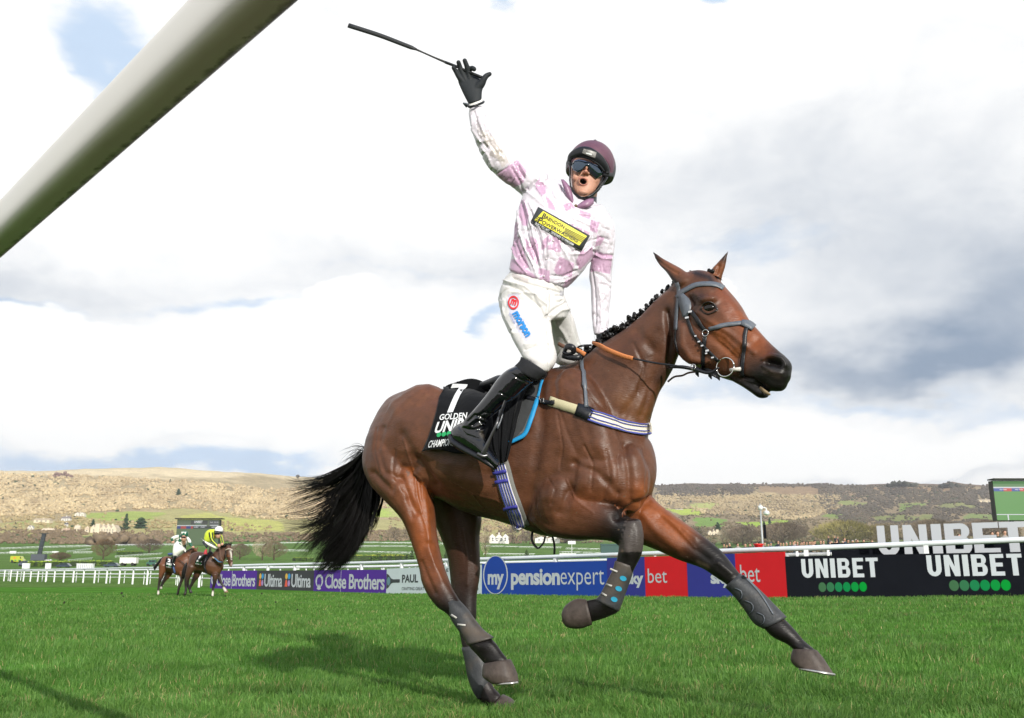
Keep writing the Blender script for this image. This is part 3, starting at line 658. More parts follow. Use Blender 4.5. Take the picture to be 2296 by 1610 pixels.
NHIND = [(822, 985, 935, 940, .09), (815, 1035, 950, 1020, .115), (832, 1083, 962, 1070, .12), (868, 1124, 967, 1108, .11), (904, 1164, 973, 1148, .09), (926, 1222, 979, 1204, .068), (939, 1268, 991, 1260, .055), (949, 1312, 1012, 1312, .05),
    (976, 1356, 1024, 1336, .046), (1003, 1377, 1038, 1358, .034), (1021, 1404, 1058, 1388, .029), (1040, 1430, 1080, 1414, .029), (1054, 1452, 1108, 1438, .040), (1070, 1470, 1122, 1458, .034), (1085, 1488, 1138, 1478, .034)]
NHOOF = [(1086, 1488, 1143, 1478, .046), (1084, 1504, 1151, 1494, .054), (1086, 1519, 1158, 1512, .060), (1106, 1534, 1161, 1529, .050)]
FHIND = [(900, 1030, 1040, 1090, .09), (935, 1100, 1075, 1130, .10), (968, 1160, 1080, 1165, .085), (990, 1208, 1075, 1203, .072), (1004, 1250, 1076, 1246, .06), (1010, 1296, 1076, 1290, .05), (1014, 1335, 1069, 1335, .048),
    (1020, 1375, 1068, 1382, .044), (1029, 1412, 1063, 1412, .033), (1038, 1455, 1070, 1450, .031), (1050, 1500, 1083, 1492, .032), (1058, 1538, 1099, 1524, .040), (1072, 1566, 1107, 1542, .034), (1094, 1584, 1122, 1558, .032)]
FHOOF = [(1098, 1590, 1126, 1558, .040), (1118, 1596, 1142, 1566, .048), (1142, 1598, 1154, 1576, .05)]
NARM = [(1225, 1010, 1185, 1165, .09), (1262, 1050, 1228, 1200, .095), (1315, 1085, 1285, 1210, .09), (1358, 1118, 1340, 1211, .078), (1398, 1150, 1372, 1214, .062), (1425, 1168, 1385, 1222, .052)]
NSHIN = [(1398, 1176, 1440, 1172, .044), (1390, 1205, 1445, 1200, .050), (1384, 1240, 1441, 1242, .046), (1378, 1262, 1424, 1277, .036), (1360, 1302, 1405, 1322, .030), (1338, 1342, 1388, 1366, .036)]
NPAST = [(1350, 1338, 1386, 1376, .038), (1328, 1342, 1356, 1388, .033), (1306, 1346, 1322, 1398, .036)]
NFHOOF = [(1314, 1342, 1328, 1402, .042), (1290, 1342, 1300, 1411, .052), (1268, 1356, 1272, 1408, .054), (1259, 1372, 1261, 1396, .040)]
FFORE = [(1400, 1060, 1345, 1175, .09), (1445, 1095, 1378, 1204, .095), (1480, 1131, 1427, 1217, .088), (1521, 1161, 1473, 1234, .075), (1568, 1195, 1522, 1256, .060), (1616, 1233, 1573, 1274, .050), (1641, 1263, 1602, 1293, .048), (1661, 1288, 1630, 1312, .038),
    (1686, 1308, 1646, 1331, .031), (1714, 1338, 1670, 1360, .030), (1742, 1370, 1697, 1392, .031), (1770, 1397, 1714, 1412, .042), (1788, 1417, 1733, 1430, .040), (1804, 1436, 1764, 1445, .032), (1830, 1457, 1776, 1456, .038)]
FFHOOF = [(1834, 1458, 1776, 1455, .044), (1848, 1475, 1771, 1471, .052), (1861, 1494, 1772, 1484, .056), (1873, 1512, 1782, 1496, .060)]
def hpart(): 
    L_ = []
    L_.append((loft(R(TORSO, Hp, 0), hn, n=28, ex=2.15), 'body')); L_.append((loft(R(NECK, Hp, 0), hn, n=24), 'neck')); L_.append((loft(R(HEAD, Kp, 0), kn, n=24, ex=2.3), 'head'))
    L_.append((loft(R(LIP, Kp, 0), kn), 'head')); L_.append((loft(R(JAW, Kp, 0), kn), 'head')); L_.append((loft(R(EARN, Kp, .062), 'v', k=5), 'earn')); L_.append((loft(R(EARF, Kp, -.062), 'v', k=5), 'earf'))
    L_.append((loft(R(NHIND, Hp, .15), 'v'), 'nhind')); L_.append((loft(R(FHIND, Hp, -.14), 'v'), 'fhind')); L_.append((loft(R(NARM, Hp, .14), 'v'), 'narm')); L_.append((loft(R(NSHIN, Hp, .15), 'v'), 'nshin'))
    L_.append((loft(R(NPAST, Hp, .15), 'v'), 'nshin')); L_.append((loft(R(FFORE, Hp, -.10), 'v'), 'ffore'))
    ax = lambda a: (HD * math.cos(a) + Vector((0, 0, 1)) * math.sin(a), HN, Vector((0, 0, 1)) * math.cos(a) - HD * math.sin(a))
    for (x, y, o, r, a, l) in [(925, 975, .13, (.20, .13, .27), -.6, 'nhind'), (1320, 960, .13, (.13, .11, .30), .35, 'body'), (1335, 1075, .12, (.17, .12, .15), 0, 'body'), (1408, 1075, .09, (.09, .10, .15), 0, 'body'), (1420, 1085, -.10, (.09, .10, .15), 0, 'body'), (930, 980, -.13, (.20, .13, .25), -.6, 'body'),
            (1255, 1120, .16, (.12, .09, .13), 0, 'narm'), (1548, 765, .075, (.075, .035, .11), .3, 'head'), (1590, 676, .080, (.05, .03, .03), 0, 'head')]:
        pf = Kp if l == 'head' else Hp; L_.append((ell(pf(x, y, o), r, ax(a)), l))
    return L_
_hp = hpart()
HV, HF = fuse([p for p, l in _hp], 0.0062, 9, 0.5)
HL = nearest_label(HV, [p for p, l in _hp], [l for p, l in _hp])
def crest_at(): return None
# muscles, creases and hollows (picture polylines, radius, height)
ST = [([(1208, 860), (1215, 960), (1195, 1080), (1175, 1170)], 16, -.012), ([(1245, 870), (1262, 960), (1290, 1040)], 26, .016), ([(1300, 870), (1350, 960), (1400, 1040)], 26, .010), ([(1290, 1040), (1280, 1100), (1255, 1150)], 12, -.014),
    ([(1290, 1040), (1340, 1060), (1385, 1105)], 10, -.012), ([(1345, 1000), (1375, 1050), (1380, 1110)], 22, .016), ([(1420, 990), (1440, 1060), (1440, 1110)], 20, .014), ([(1400, 1000), (1410, 1060), (1412, 1120)], 8, -.012),
    ([(1230, 1110), (1260, 1080), (1300, 1085), (1290, 1130)], 22, .014), ([(1330, 905), (1400, 930), (1450, 950)], 22, -.010), ([(1270, 850), (1310, 880), (1330, 930)], 14, -.010),
    ([(935, 1030), (950, 1050), (975, 1085)], 12, -.018), ([(905, 975), (925, 1010), (930, 1045)], 14, -.012), ([(880, 905), (910, 950), (925, 1000)], 22, .010), ([(845, 980), (860, 1040), (885, 1090)], 26, .014), ([(838, 1060), (880, 1100), (900, 1050)], 9, -.012), ([(860, 960), (850, 1010), (865, 1060), (900, 1075)], 8, -.010),
    ([(900, 1070), (920, 1120), (935, 1150)], 7, -.014), ([(940, 1060), (950, 1100), (958, 1160), (962, 1210)], 9, .012), ([(915, 1120), (925, 1160)], 8, -.010), ([(960, 1230), (975, 1270), (990, 1300)], 8, .008), ([(945, 1260), (962, 1300), (975, 1330)], 6, -.008),
    ([(1000, 1060), (1080, 1100), (1160, 1130)], 30, .014), ([(985, 1095), (1060, 1135), (1150, 1165)], 14, -.008), ([(1060, 1050), (1120, 1070)], 16, -.006),
    ([(1430, 745), (1470, 790), (1450, 860), (1400, 930)], 14, -.010), ([(1350, 800), (1420, 790), (1470, 730)], 26, .010), ([(1495, 700), (1505, 760), (1502, 815)], 9, -.022), ([(1480, 820), (1455, 880), (1440, 930)], 9, -.008),
    ([(1527, 735), (1530, 775), (1550, 806), (1585, 812)], 10, .010), ([(1565, 700), (1590, 720), (1640, 750), (1690, 790)], 7, .007), ([(1570, 735), (1610, 765), (1650, 800)], 12, -.010), ([(1560, 660), (1575, 672), (1600, 668)], 7, .010), ([(1545, 668), (1553, 680)], 8, -.012), ([(1600, 660), (1640, 700)], 12, -.004),
    ([(1572, 692), (1588, 702), (1606, 697)], 4, .006), ([(1700, 760), (1660, 800), (1640, 820)], 10, -.006), ([(1600, 810), (1640, 790), (1660, 770)], 12, .006),
    ([(1722, 811), (1734, 812), (1748, 817)], 8, -.030), ([(1712, 805), (1728, 797), (1752, 803), (1760, 818)], 6, .010), ([(1712, 820), (1730, 833), (1752, 838)], 6, .008), ([(1668, 846), (1690, 852), (1708, 866), (1722, 884)], 3.5, -.016),
    ([(1490, 606), (1505, 612), (1520, 622)], 7, -.004), ([(1612, 596), (1608, 612)], 5, -.012), ([(1475, 583), (1498, 600), (1520, 612)], 4, -.010),
    ([(1400, 1195), (1405, 1240)], 8, .006), ([(1420, 1190), (1420, 1260)], 8, -.004), ([(1610, 1262), (1640, 1285)], 7, .008), ([(1480, 1160), (1540, 1215), (1590, 1255)], 10, -.008), ([(1500, 1160), (1560, 1205)], 9, .008), ([(1440, 1150), (1470, 1190), (1520, 1230)], 12, .010), ([(1385, 1160), (1420, 1135), (1455, 1120)], 12, -.022)]
HV = sculpt(HV, HF, [(p, r, h * (.8 if min(q[1] for q in p) > 860 else .9)) for p, r, h in ST])
VEIN = [([(905, 985), (918, 1030), (930, 1062), (935, 1110), (945, 1150)], 2.6, .0045), ([(930, 1062), (944, 1075), (948, 1120)], 2.2, .004), ([(945, 1150), (958, 1190), (962, 1230), (975, 1270)], 2.4, .004), ([(1010, 1080), (1060, 1108), (1110, 1120), (1165, 1150)], 2.6, .003), ([(1060, 1108), (1085, 1140)], 2.2, .003), ([(1270, 1075), (1290, 1120), (1330, 1150)], 2.4, .004), ([(1480, 1150), (1520, 1185), (1560, 1230)], 2.4, .004), ([(1500, 1165), (1540, 1190)], 2, .0035), ([(1610, 760), (1630, 775), (1655, 800)], 2.2, .0035), ([(1600, 742), (1622, 752), (1650, 780)], 2, .003), ([(1360, 900), (1375, 960), (1395, 1010)], 2.6, .003), ([(1250, 930), (1262, 1000), (1255, 1050)], 3, -.004), ([(1310, 1000), (1330, 1040), (1325, 1100)], 3, -.005), ([(1360, 1010), (1368, 1070), (1352, 1120)], 3, -.005), ([(1230, 1075), (1245, 1098), (1235, 1130)], 3, -.005), ([(1440, 1000), (1452, 1050), (1448, 1100)], 3, -.004), ([(1040, 1190), (1050, 1250), (1048, 1310)], 5, .004), ([(845, 960), (838, 1010), (850, 1060)], 3, -.004), ([(885, 1010), (880, 1060), (905, 1100)], 3.5, -.005), ([(1300, 860), (1340, 905), (1380, 935)], 3.5, -.004), ([(1420, 770), (1445, 820), (1430, 880)], 4, -.005)]
HV = sculpt(HV, HF, VEIN)
_V0 = fbm(HV[:, 0] * 1.0 + HV[:, 2] * .7, HV[:, 2] + HV[:, 1], 9, 3, 61); HV = HV + normals(HV, HF) * ((_V0 - .5) * .006 * np.isin(HL, ['body', 'nhind', 'neck', 'narm']))[:, None]
# coat colours, with some shade painted in
HPX, HPY, _ = proj(HV)
def horse_colours(px, py, lab, V):
    bay = np.array((.098, .038, .019)); red = np.array((.235, .062, .014)); blk = np.array((.0055, .0042, .0042)); dk = np.array((.034, .016, .011)); dusk = np.array((.055, .045, .042))
    c = np.tile(bay, (len(px), 1)); n = fbm(V[:, 0] * 3, V[:, 2] * 3 + V[:, 1], 2.2, 4, 71)[:, None]
    n3 = fbm(V[:, 0] * 3 + V[:, 1], V[:, 2] * 3, 6.5, 4, 75)[:, None]; c = c * (0.62 + 0.76 * n) * (0.8 + 0.4 * n3)
    def put(poly, rad, col, s=1.0, labs=None):
        d = seg_dist(px, py, poly) / rad; w = s * np.exp(-d * d * 1.2)
        if labs is not None: w = w * np.isin(lab, labs)
        c[:] = c * (1 - w[:, None]) + np.array(col) * w[:, None]
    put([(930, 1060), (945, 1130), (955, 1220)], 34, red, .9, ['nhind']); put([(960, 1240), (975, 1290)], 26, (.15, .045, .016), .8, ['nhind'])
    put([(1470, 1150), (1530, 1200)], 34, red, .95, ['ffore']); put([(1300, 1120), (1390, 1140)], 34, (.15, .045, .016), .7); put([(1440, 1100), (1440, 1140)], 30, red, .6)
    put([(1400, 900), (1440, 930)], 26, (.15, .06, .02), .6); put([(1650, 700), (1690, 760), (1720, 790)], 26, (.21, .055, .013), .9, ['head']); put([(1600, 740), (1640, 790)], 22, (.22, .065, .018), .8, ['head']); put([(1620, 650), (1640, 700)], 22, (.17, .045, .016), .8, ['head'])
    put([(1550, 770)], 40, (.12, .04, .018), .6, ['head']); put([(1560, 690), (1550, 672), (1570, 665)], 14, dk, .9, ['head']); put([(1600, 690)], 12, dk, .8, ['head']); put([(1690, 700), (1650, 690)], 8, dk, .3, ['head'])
    put([(1500, 690), (1505, 760), (1500, 820), (1480, 850)], 16, dk, .75, ['neck', 'head'])  # shadow between jowl and neck painted into the coat
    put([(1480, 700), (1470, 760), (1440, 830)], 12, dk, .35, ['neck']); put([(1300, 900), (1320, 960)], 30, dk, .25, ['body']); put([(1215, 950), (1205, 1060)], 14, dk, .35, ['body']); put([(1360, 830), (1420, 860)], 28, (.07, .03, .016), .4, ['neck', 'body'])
    # black points, with shade painted in on some legs
    leg = lambda lab_, x0, y0, x1, y1: None
    def grad(labs, p0, p1, col, jit=8):
        t = ((px - p0[0]) * (p1[0] - p0[0]) + (py - p0[1]) * (p1[1] - p0[1])) / ((p1[0] - p0[0]) ** 2 + (p1[1] - p0[1]) ** 2); t = np.clip(t + (n[:, 0] - .5) * .5, 0, 1); t = t * t * (3 - 2 * t) * np.isin(lab, labs)
        c[:] = c * (1 - t[:, None]) + np.array(col) * t[:, None]
    grad(['nhind'], (975, 1290), (1005, 1360), blk); grad(['fhind'], (990, 1080), (1030, 1180), (.05, .022, .014)); grad(['fhind'], (1030, 1230), (1045, 1370), (.014, .010, .010))  # upper far hind leg darkened too, its shade painted into the coat
    grad(['ffore'], (1500, 1190), (1590, 1255), blk); grad(['narm'], (1285, 1150), (1385, 1190), blk); put([(1230, 1195), (1290, 1205), (1360, 1206)], 9, dk, .8, ['narm', 'body']); grad(['nshin'], (1400, 1150), (1401, 1170), blk)  # dark strip along the forearm's underside is painted shade
    w = np.isin(lab, ['nshin']) & (py > 1168) & (py < 1238) & (px > 1385); c[w] = dusk * (0.7 + 0.5 * n[w])
    grad(['head'], (1690, 770), (1735, 815), blk); put([(1640, 850), (1700, 885)], 16, blk, 1, ['head']); put([(1650, 870), (1600, 845)], 12, dk, .8, ['head']); put([(1715, 830), (1745, 842)], 7, (.10, .07, .06), .5, ['head'])
    put([(1722, 812), (1748, 818)], 10, (.006, .004, .004), 1, ['head'])
    w = np.isin(lab, ['earn']); d = seg_dist(px, py, [(1461, 560), (1470, 588), (1490, 612), (1514, 634)]) ; ww = np.exp(-(d / 11) ** 2) * w; c[:] = c * (1 - ww[:, None]) + blk * ww[:, None]
    put([(1490, 590), (1520, 610)], 9, (.17, .06, .025), .8, ['earn']); put([(1632, 560), (1622, 580)], 9, blk, .8, ['earf']); put([(1612, 600), (1605, 620)], 12, (.20, .065, .022), .8, ['earf'])
    # dark dorsal line under the mane, shade painted along the belly
    put([(1400, 730), (1350, 762), (1300, 800), (1250, 822)], 10, blk, .8, ['neck', 'body']); put([(1560, 612), (1590, 622), (1600, 640)], 9, blk, .9, ['head'])
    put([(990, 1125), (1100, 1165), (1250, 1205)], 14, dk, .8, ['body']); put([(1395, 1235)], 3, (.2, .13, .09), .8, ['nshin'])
    put([(1565, 1262), (1585, 1272)], 6, (.12, .09, .06), .7, ['ffore'])
    return c
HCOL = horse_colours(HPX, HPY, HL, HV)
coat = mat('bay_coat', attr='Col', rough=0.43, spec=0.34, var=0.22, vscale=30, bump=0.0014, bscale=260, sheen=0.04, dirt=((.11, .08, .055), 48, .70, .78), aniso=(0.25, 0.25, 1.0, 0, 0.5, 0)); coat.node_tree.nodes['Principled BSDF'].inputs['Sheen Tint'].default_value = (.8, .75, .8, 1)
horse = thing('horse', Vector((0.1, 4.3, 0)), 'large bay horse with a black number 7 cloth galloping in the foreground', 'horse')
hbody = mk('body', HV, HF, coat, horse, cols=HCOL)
HB_ = bvh_of(HV, HF)
horn = mat('hoof_horn', attr='Col', rough=0.55, spec=0.35, var=0.4, vscale=35, bump=0.0012, bscale=90); steel = mat('worn_steel', (.55, .54, .52), 0.35, metal=0.9, var=0.2, vscale=60); eyem = mat('eye_gloss', (.006, .004, .003), 0.10, 0.45)
for rows, o, solep in ((NHOOF, .15, 1), (FHOOF, -.14, 0), (NFHOOF, .15, 0), (FFHOOF, -.10, 1)):
    V, f = loft(R(rows, Hp, o), 'v', n=28, ex=2.4, cap=.05); t = np.repeat(np.linspace(0, 1, len(V) // 28), 28)[:, None]
    col = np.array((.045, .034, .030)) * (1 - t) + np.array((.085, .066, .056)) * t; h = mk('hoof', V, f, horn, horse, cols=col)
    if solep:
        a = rows[-2]; b = rows[-1]; mbx = MB(); P = []
        c0 = (Hp(b[2], b[3], o) + Hp(b[0], b[1], o)) / 2; hh = (Hp(b[2], b[3], o) - Hp(b[0], b[1], o)); ln = hh.length * .47; u = hh.normalized(); vdir = Vector(ray((b[0] + b[2]) / 2, b[1])).normalized(); dn = (c0 - (Hp(a[2], a[3], o) + Hp(a[0], a[1], o)) / 2).normalized()
        for k in range(15):
            th = math.radians(-150 + 300 * k / 14); P.append(c0 + dn * .004 + u * (ln * math.cos(th) * .98 * (1 if rows is FFHOOF else 1)) * (-1 if rows is FFHOOF else 1) + vdir * (b[4] * 1.15 * math.sin(th)))
        mbx.tube(P, .0055, 6); mbx.build('horseshoe', steel, h, smooth=True)
ev = MB(); ev.ball(Kp(1588, 690, .0) + KN * .098, (.030, .020, .0245), 20, 14, (KD, KN, Vector((0, 0, 1)))); eye = ev.build('eye', eyem, horse, smooth=True)
# place the eye on the skin seen at that spot
_e = drape(HB_, 1589, 691, -0.0105); eye.location = Vector(_e) - (Kp(1588, 690, 0) + KN * .098)
lidm = mat('eyelid', (.018, .011, .009), .35, .5)
V, f = strap(HB_, [(1572, 694), (1578, 681), (1590, 677), (1602, 683), (1609, 695)], 3.2, .005, .003, nw=4, step=3); mk('eyelid', V, f, lidm, horse)
V, f = strap(HB_, [(1572, 694), (1580, 702), (1592, 703), (1609, 695)], 2.2, .003, .002, nw=4, step=3); mk('eyelid', V, f, lidm, horse)
tong = MB(); tong.tube([Kp(1704, 870, .02), Kp(1716, 879, .03), Kp(1727, 885, .03)], [.008, .008, .004], 8, .5); tong.build('tongue', mat('tongue', (.26, .19, .11), .5, var=.3, vscale=80), horse, smooth=True)
# ---- mane plaits, forelock and tail
hairm = mat('black_hair', (.0045, .0038, .0038), .36, .28); 
def hair(curves, rad, name, parent, m=hairm, n=3):
    """curves: (k,3) arrays; joined thin tapering strands"""
    Vs = []; Fs = []; o = 0
    for P, r0 in zip(curves, rad):
        k = len(P); t = np.gradient(P, axis=0); t /= np.linalg.norm(t, axis=1, keepdims=True) + 1e-9; a = np.cross(t, [0.3, 0.9, 0.2]); a /= np.linalg.norm(a, axis=1, keepdims=True) + 1e-9; b = np.cross(t, a)
        rr = r0 * np.clip(1.15 - np.linspace(0, 1, k) ** 2, .15, 1); th = np.arange(n) * 2 * math.pi / n
        V = P[:, None] + (a[:, None] * np.cos(th)[None, :, None] + b[:, None] * np.sin(th)[None, :, None]) * rr[:, None, None]; Vs.append(V.reshape(-1, 3))
        I = np.arange(k * n).reshape(k, n) + o; J = np.roll(I, -1, 1); Fs.append(np.stack([I[:-1], J[:-1], J[1:], I[1:]], -1).reshape(-1, 4)); o += k * n
    return mk(name, np.concatenate(Vs), np.concatenate(Fs), m, parent)
GUIDE = [[(817, 1010), (792, 1034), (750, 1060), (705, 1076), (650, 1060)], [(816, 1016), (775, 1053), (720, 1080), (665, 1098), (640, 1102)], [(817, 1022), (785, 1068), (738, 1102), (690, 1118), (622, 1137)],
    [(819, 1028), (792, 1085), (750, 1132), (700, 1163), (630, 1158)], [(821, 1032), (798, 1100), (758, 1158), (705, 1200), (660, 1238)], [(823, 1036), (803, 1115), (768, 1180), (722, 1222), (692, 1264)],
    [(827, 1042), (813, 1130), (782, 1205), (742, 1258), (703, 1296)], [(831, 1050), (823, 1130), (802, 1200), (768, 1258), (722, 1288)], [(836, 1062), (835, 1110), (824, 1165), (808, 1205), (784, 1245)], [(842, 1082), (858, 1108), (848, 1145), (832, 1178), (815, 1205)]]
def tail():
    rg = np.random.default_rng(12); cs = []; rs = []; prob = np.array([.45, .9, 1.3, 1.6, 1.7, 2.1, 2.3, 2.0, .7]); prob /= prob.sum(); G = [crom(g, 6) for g in GUIDE]
    prob = np.array([.5, .7, .9, 1.1, 1.5, 2.1, 2.6, 2.4, .8]); prob /= prob.sum()
    for L in range(215):      # locks of hair that stay together and part from each other
        k = rg.choice(9, p=prob); t0 = rg.random(); thin = k < 4; nL = int(rg.uniform(8, 18)) if thin else int(rg.uniform(18, 34)); amp0 = rg.normal(0, 12 if thin else 7); ampy = rg.normal(0, 11 if thin else 8); ph0 = rg.uniform(0, 6); wv_ = rg.normal(0, 6 if thin else 4); lc = rg.uniform(.70, 1.12); oo = rg.normal(0, .028); od = rg.normal(0, .05)
        for i in range(nL):
            t = min(1, max(0, t0 + rg.normal(0, .10))); P = G[k] * (1 - t) + G[k + 1] * t; m_ = max(6, int(len(P) * min(1, lc * rg.uniform(.72, 1.02)))); P = P[:m_].copy(); s = np.linspace(0, 1, len(P)); sp = (1 - .55 * s)
            P[:, 0] += amp0 * s ** 1.5 + wv_ * np.sin(s * 5 + ph0) * s + rg.normal(0, 3.2) * s * sp + rg.normal(0, 1.2) * np.sin(s * 9); P[:, 1] += ampy * s ** 1.5 + wv_ * np.cos(s * 4 + ph0) * s + rg.normal(0, 3.2) * s * sp + rg.normal(0, 2.5) * s ** 3
            o0 = oo + rg.normal(0, .008); cs.append(np.array([Hp(x, y, .02 + o0 + od * q) for (x, y), q in zip(P, s)])); rs.append(rg.uniform(.0008, .0018))
    for i in range(60):   # stray hairs near the dock and in front
        x0, y0 = rg.uniform(812, 822), rg.uniform(1000, 1030); d = rg.uniform(150, 215) * math.pi / 180; L_ = rg.uniform(20, 60); s = np.linspace(0, 1, 7); b = rg.normal(0, 10)
        cs.append(np.array([Hp(x0 + math.cos(d) * L_ * q, y0 - math.sin(d) * L_ * q + 26 * q * q + b * q * (1 - q), .02) for q in s])); rs.append(.0011)
    hair(cs, rs, 'tail', horse)
    V, f = loft(R([(806, 1028, 830, 1050, .03), (786, 1075, 835, 1090, .045), (762, 1125, 826, 1130, .05), (748, 1175, 812, 1185, .045), (738, 1215, 788, 1225, .035), (722, 1252, 760, 1257, .018)], Hp, .02), 'v'); mk('tail_core', V, f, mat('black_hair_mass', (.006, .005, .005), .6, .3, bump=.01, bscale=60, aniso=(1, 1, .15, 0, .5, 0)), horse)
tail()
def mane():
    rg = np.random.default_rng(5); cr = crom([(1520, 628), (1494, 652), (1469, 674), (1440, 702), (1410, 727), (1380, 748), (1351, 766), (1325, 788), (1300, 803)], 12)
    d = np.concatenate([[0], np.cumsum(np.hypot(*np.diff(cr, axis=0).T))]); 
    for s in np.linspace(14, d[-1] - 6, 17):
        x = np.interp(s, d, cr[:, 0]); y = np.interp(s, d, cr[:, 1]); low = s > d[-1] * .45; b = MB(); r = (.0085 if not low else .012)
        for q in range(4 if not low else 7):
            ox, oy = (rg.normal(0, 2.0), -4 - 3.2 * q) if not low else (rg.normal(-2, 5), rg.uniform(-20, 2))
            b.ball(Hp(x + ox * .8, y + oy + 5, .0 + rg.normal(0, .01)), r * rg.uniform(.7, 1.25), 7, 5)
        p = b.build('plait', hairm, horse, smooth=True)
    cs = []; rs = []
    for i in range(520):
        s = rg.random() ** .8 * d[-1]; x = np.interp(s, d, cr[:, 0]); y = np.interp(s, d, cr[:, 1]) + 4; big = s > d[-1] * .5; L_ = rg.uniform(6, 13) if not big else rg.uniform(10, 30); a = rg.uniform(90, 200) * math.pi / 180; cu = rg.normal(0, 1.8) + (2.0 if big else 0); q = np.linspace(0, 1, 7); ang = a + cu * q
        px_ = x + np.cumsum(np.cos(ang)) * L_ / 7; py_ = y - np.cumsum(np.sin(ang)) * L_ / 7; cs.append(np.array([Hp(u, v, rg.normal(0, .004)) for u, v in zip(px_, py_)])); rs.append(rg.uniform(.0008, .0022))
    hair(cs, rs, 'mane', horse); cs = []; rs = []
    for i in range(160):
        x = rg.uniform(1545, 1600); y = 610 + (x - 1545) * .22; q = np.linspace(0, 1, 6); L_ = rg.uniform(8, 26); cs.append(np.array([Kp(x + L_ * u, y + L_ * .45 * u * u + rg.normal(0, .5) - 3, .01) for u in q])); rs.append(.0012)
    hair(cs, rs, 'forelock', horse)
    b = MB()
    for i in range(6): b.ball(Kp(1592 + rg.normal(0, 3), 610 + rg.normal(0, 3), 0), .009, 7, 5)
    b.build('plait', hairm, horse, smooth=True)
mane()
# ================================================================ tack on the leading horse
leather = mat('black_leather', (.010, .011, .015), .34, .40, var=.25, vscale=120, bump=.0006, bscale=400); greyl = mat('grey_leather', (.10, .115, .14), .38, .5, var=.2, vscale=90, bump=.0006, bscale=300)
orange = mat('orange_rubber', (.56, .20, .07), .6, .35, var=.2, vscale=150, bump=.001, bscale=300); silver = mat('polished_steel', (.72, .72, .72), .18, metal=1.0)
cream = mat('cream_webbing', (.66, .62, .54), .8, .2, var=.12, vscale=200, bump=.0008, bscale=500); beige = mat('beige_webbing', (.50, .46, .30), .8, .2, var=.12, vscale=200); bluew = mat('blue_webbing', (.07, .085, .33), .75, .25, var=.15, vscale=200)
royal = mat('royal_blue_binding', (.012, .26, .56), .55, .35, var=.1, vscale=80); blackc = mat('black_cloth', (.006, .0065, .008), .8, .12, var=.2, vscale=40, bump=.004, bscale=14, bdet=3, sheen=.1); whitep = mat('white_print', (.72, .74, .76), .6, .3); greenp = mat('green_print', (.02, .36, .12), .6, .3); greyp = mat('grey_panel', (.10, .105, .11), .7, .3, var=.1)
bridle = thing('bridle', Kp(1560, 700), 'black racing bridle with grey cross noseband and steel ring bit on the foreground horse', 'bridle')
def band(name, pts, w, m, parent, off=.004, th=.003, **k):
    V, f = strap(HB_, pts, w, off, th, fb=None, **k); return mk(name, V, f, m, parent)
band('browband', [(1519, 668), (1528, 656), (1540, 649), (1561, 639), (1590, 637), (1610, 640), (1622, 647)], 10, greyl, bridle, .006)
band('headpiece', [(1518, 634), (1522, 650), (1520, 675), (1517, 705), (1515, 740)], 7, greyl, bridle, .005)
band('throatlatch', [(1515, 736), (1514, 765), (1521, 795)], 4, leather, bridle)
band('cheek_pad', [(1528, 661), (1536, 678), (1539, 696), (1535, 712)], [12, 24, 22, 6], greyl, bridle, .009)
band('cheekpiece', [(1539, 708), (1547, 730), (1554, 748), (1571, 770), (1589, 788), (1611, 810)], 7, leather, bridle, .006)
band('noseband_strap', [(1550, 698), (1562, 714), (1572, 731), (1582, 742)], 10, leather, bridle, .008)
band('noseband', [(1590, 738), (1606, 734), (1624, 729), (1648, 726), (1660, 725), (1668, 725)], 9, greyl, bridle, .007)
band('nose_pad', [(1662, 724), (1676, 728), (1689, 737)], [11, 15, 12], greyl, bridle, .011, .006)
band('noseband_strap', [(1676, 728), (1671, 750), (1669, 780), (1665, 815), (1664, 845)], 9, leather, bridle, .007)
band('noseband_strap', [(1582, 748), (1579, 772), (1577, 800), (1575, 828)], 8, leather, bridle, .004)
band('curb_strap', [(1555, 821), (1575, 828), (1592, 832), (1612, 842)], 10, leather, bridle, .010, .006)
for x, y, w, h in ((1550, 700, 9, 4), (1543, 713, 9, 4), (1562, 754, 5, 3), (1570, 766, 6, 3), (1577, 775, 6, 3), (1588, 786, 8, 4), (1586, 792, 5, 3), (1600, 802, 6, 3)):
    b = MB(); b.box(drape(HB_, x, y, .013), (w / 500, .004, h / 500), ax=(KD, KN, Vector((0, 0, 1)))); b.build('buckle', silver, bridle)
def ringmesh(c, r, tr, ax, n=28, a0=0, a1=360):
    b = MB(); P = [c + ax[0] * (r * math.cos(math.radians(a0 + (a1 - a0) * i / n))) + ax[1] * (r * math.sin(math.radians(a0 + (a1 - a0) * i / n))) for i in range(n + 1)]; b.tube(P, tr, 6, cap=True); return b
ringmesh(Vector(drape(HB_, 1583, 748, .012)), .014, .0022, (KD, Vector((0, 0, 1)))).build('ring', silver, bridle, smooth=True)
_rc = Vector(drape(HB_, 1628, 822, .016)); ringmesh(_rc + Vector((0, 0, 0)), .040, .0032, (KD, Vector((0, 0, 1)))).build('bit_ring', silver, bridle, smooth=True)
b = MB(); b.tube([Vector(drape(HB_, 1640, 829, .018)), Vector(drape(HB_, 1663, 827, .018))], [.0075, .0085], 10); b.build('bit_mouthpiece', mat('pale_rubber', (.62, .6, .56), .4), bridle, smooth=True)
for x, y in ((1563, 838), (1592, 843), (1610, 846)):
    b = MB(); p = Kp(x, y, .07); b.tube([p + Vector((0, 0, .012)), p, p + Vector((.006, 0, -.014))], [.008, .008, .002], 6, .5); b.build('strap_end', leather, bridle, smooth=True)
reins = thing('reins', Hp(1330, 768, .1), 'leather reins with orange rubber grips running from the bit to the withers', 'reins')
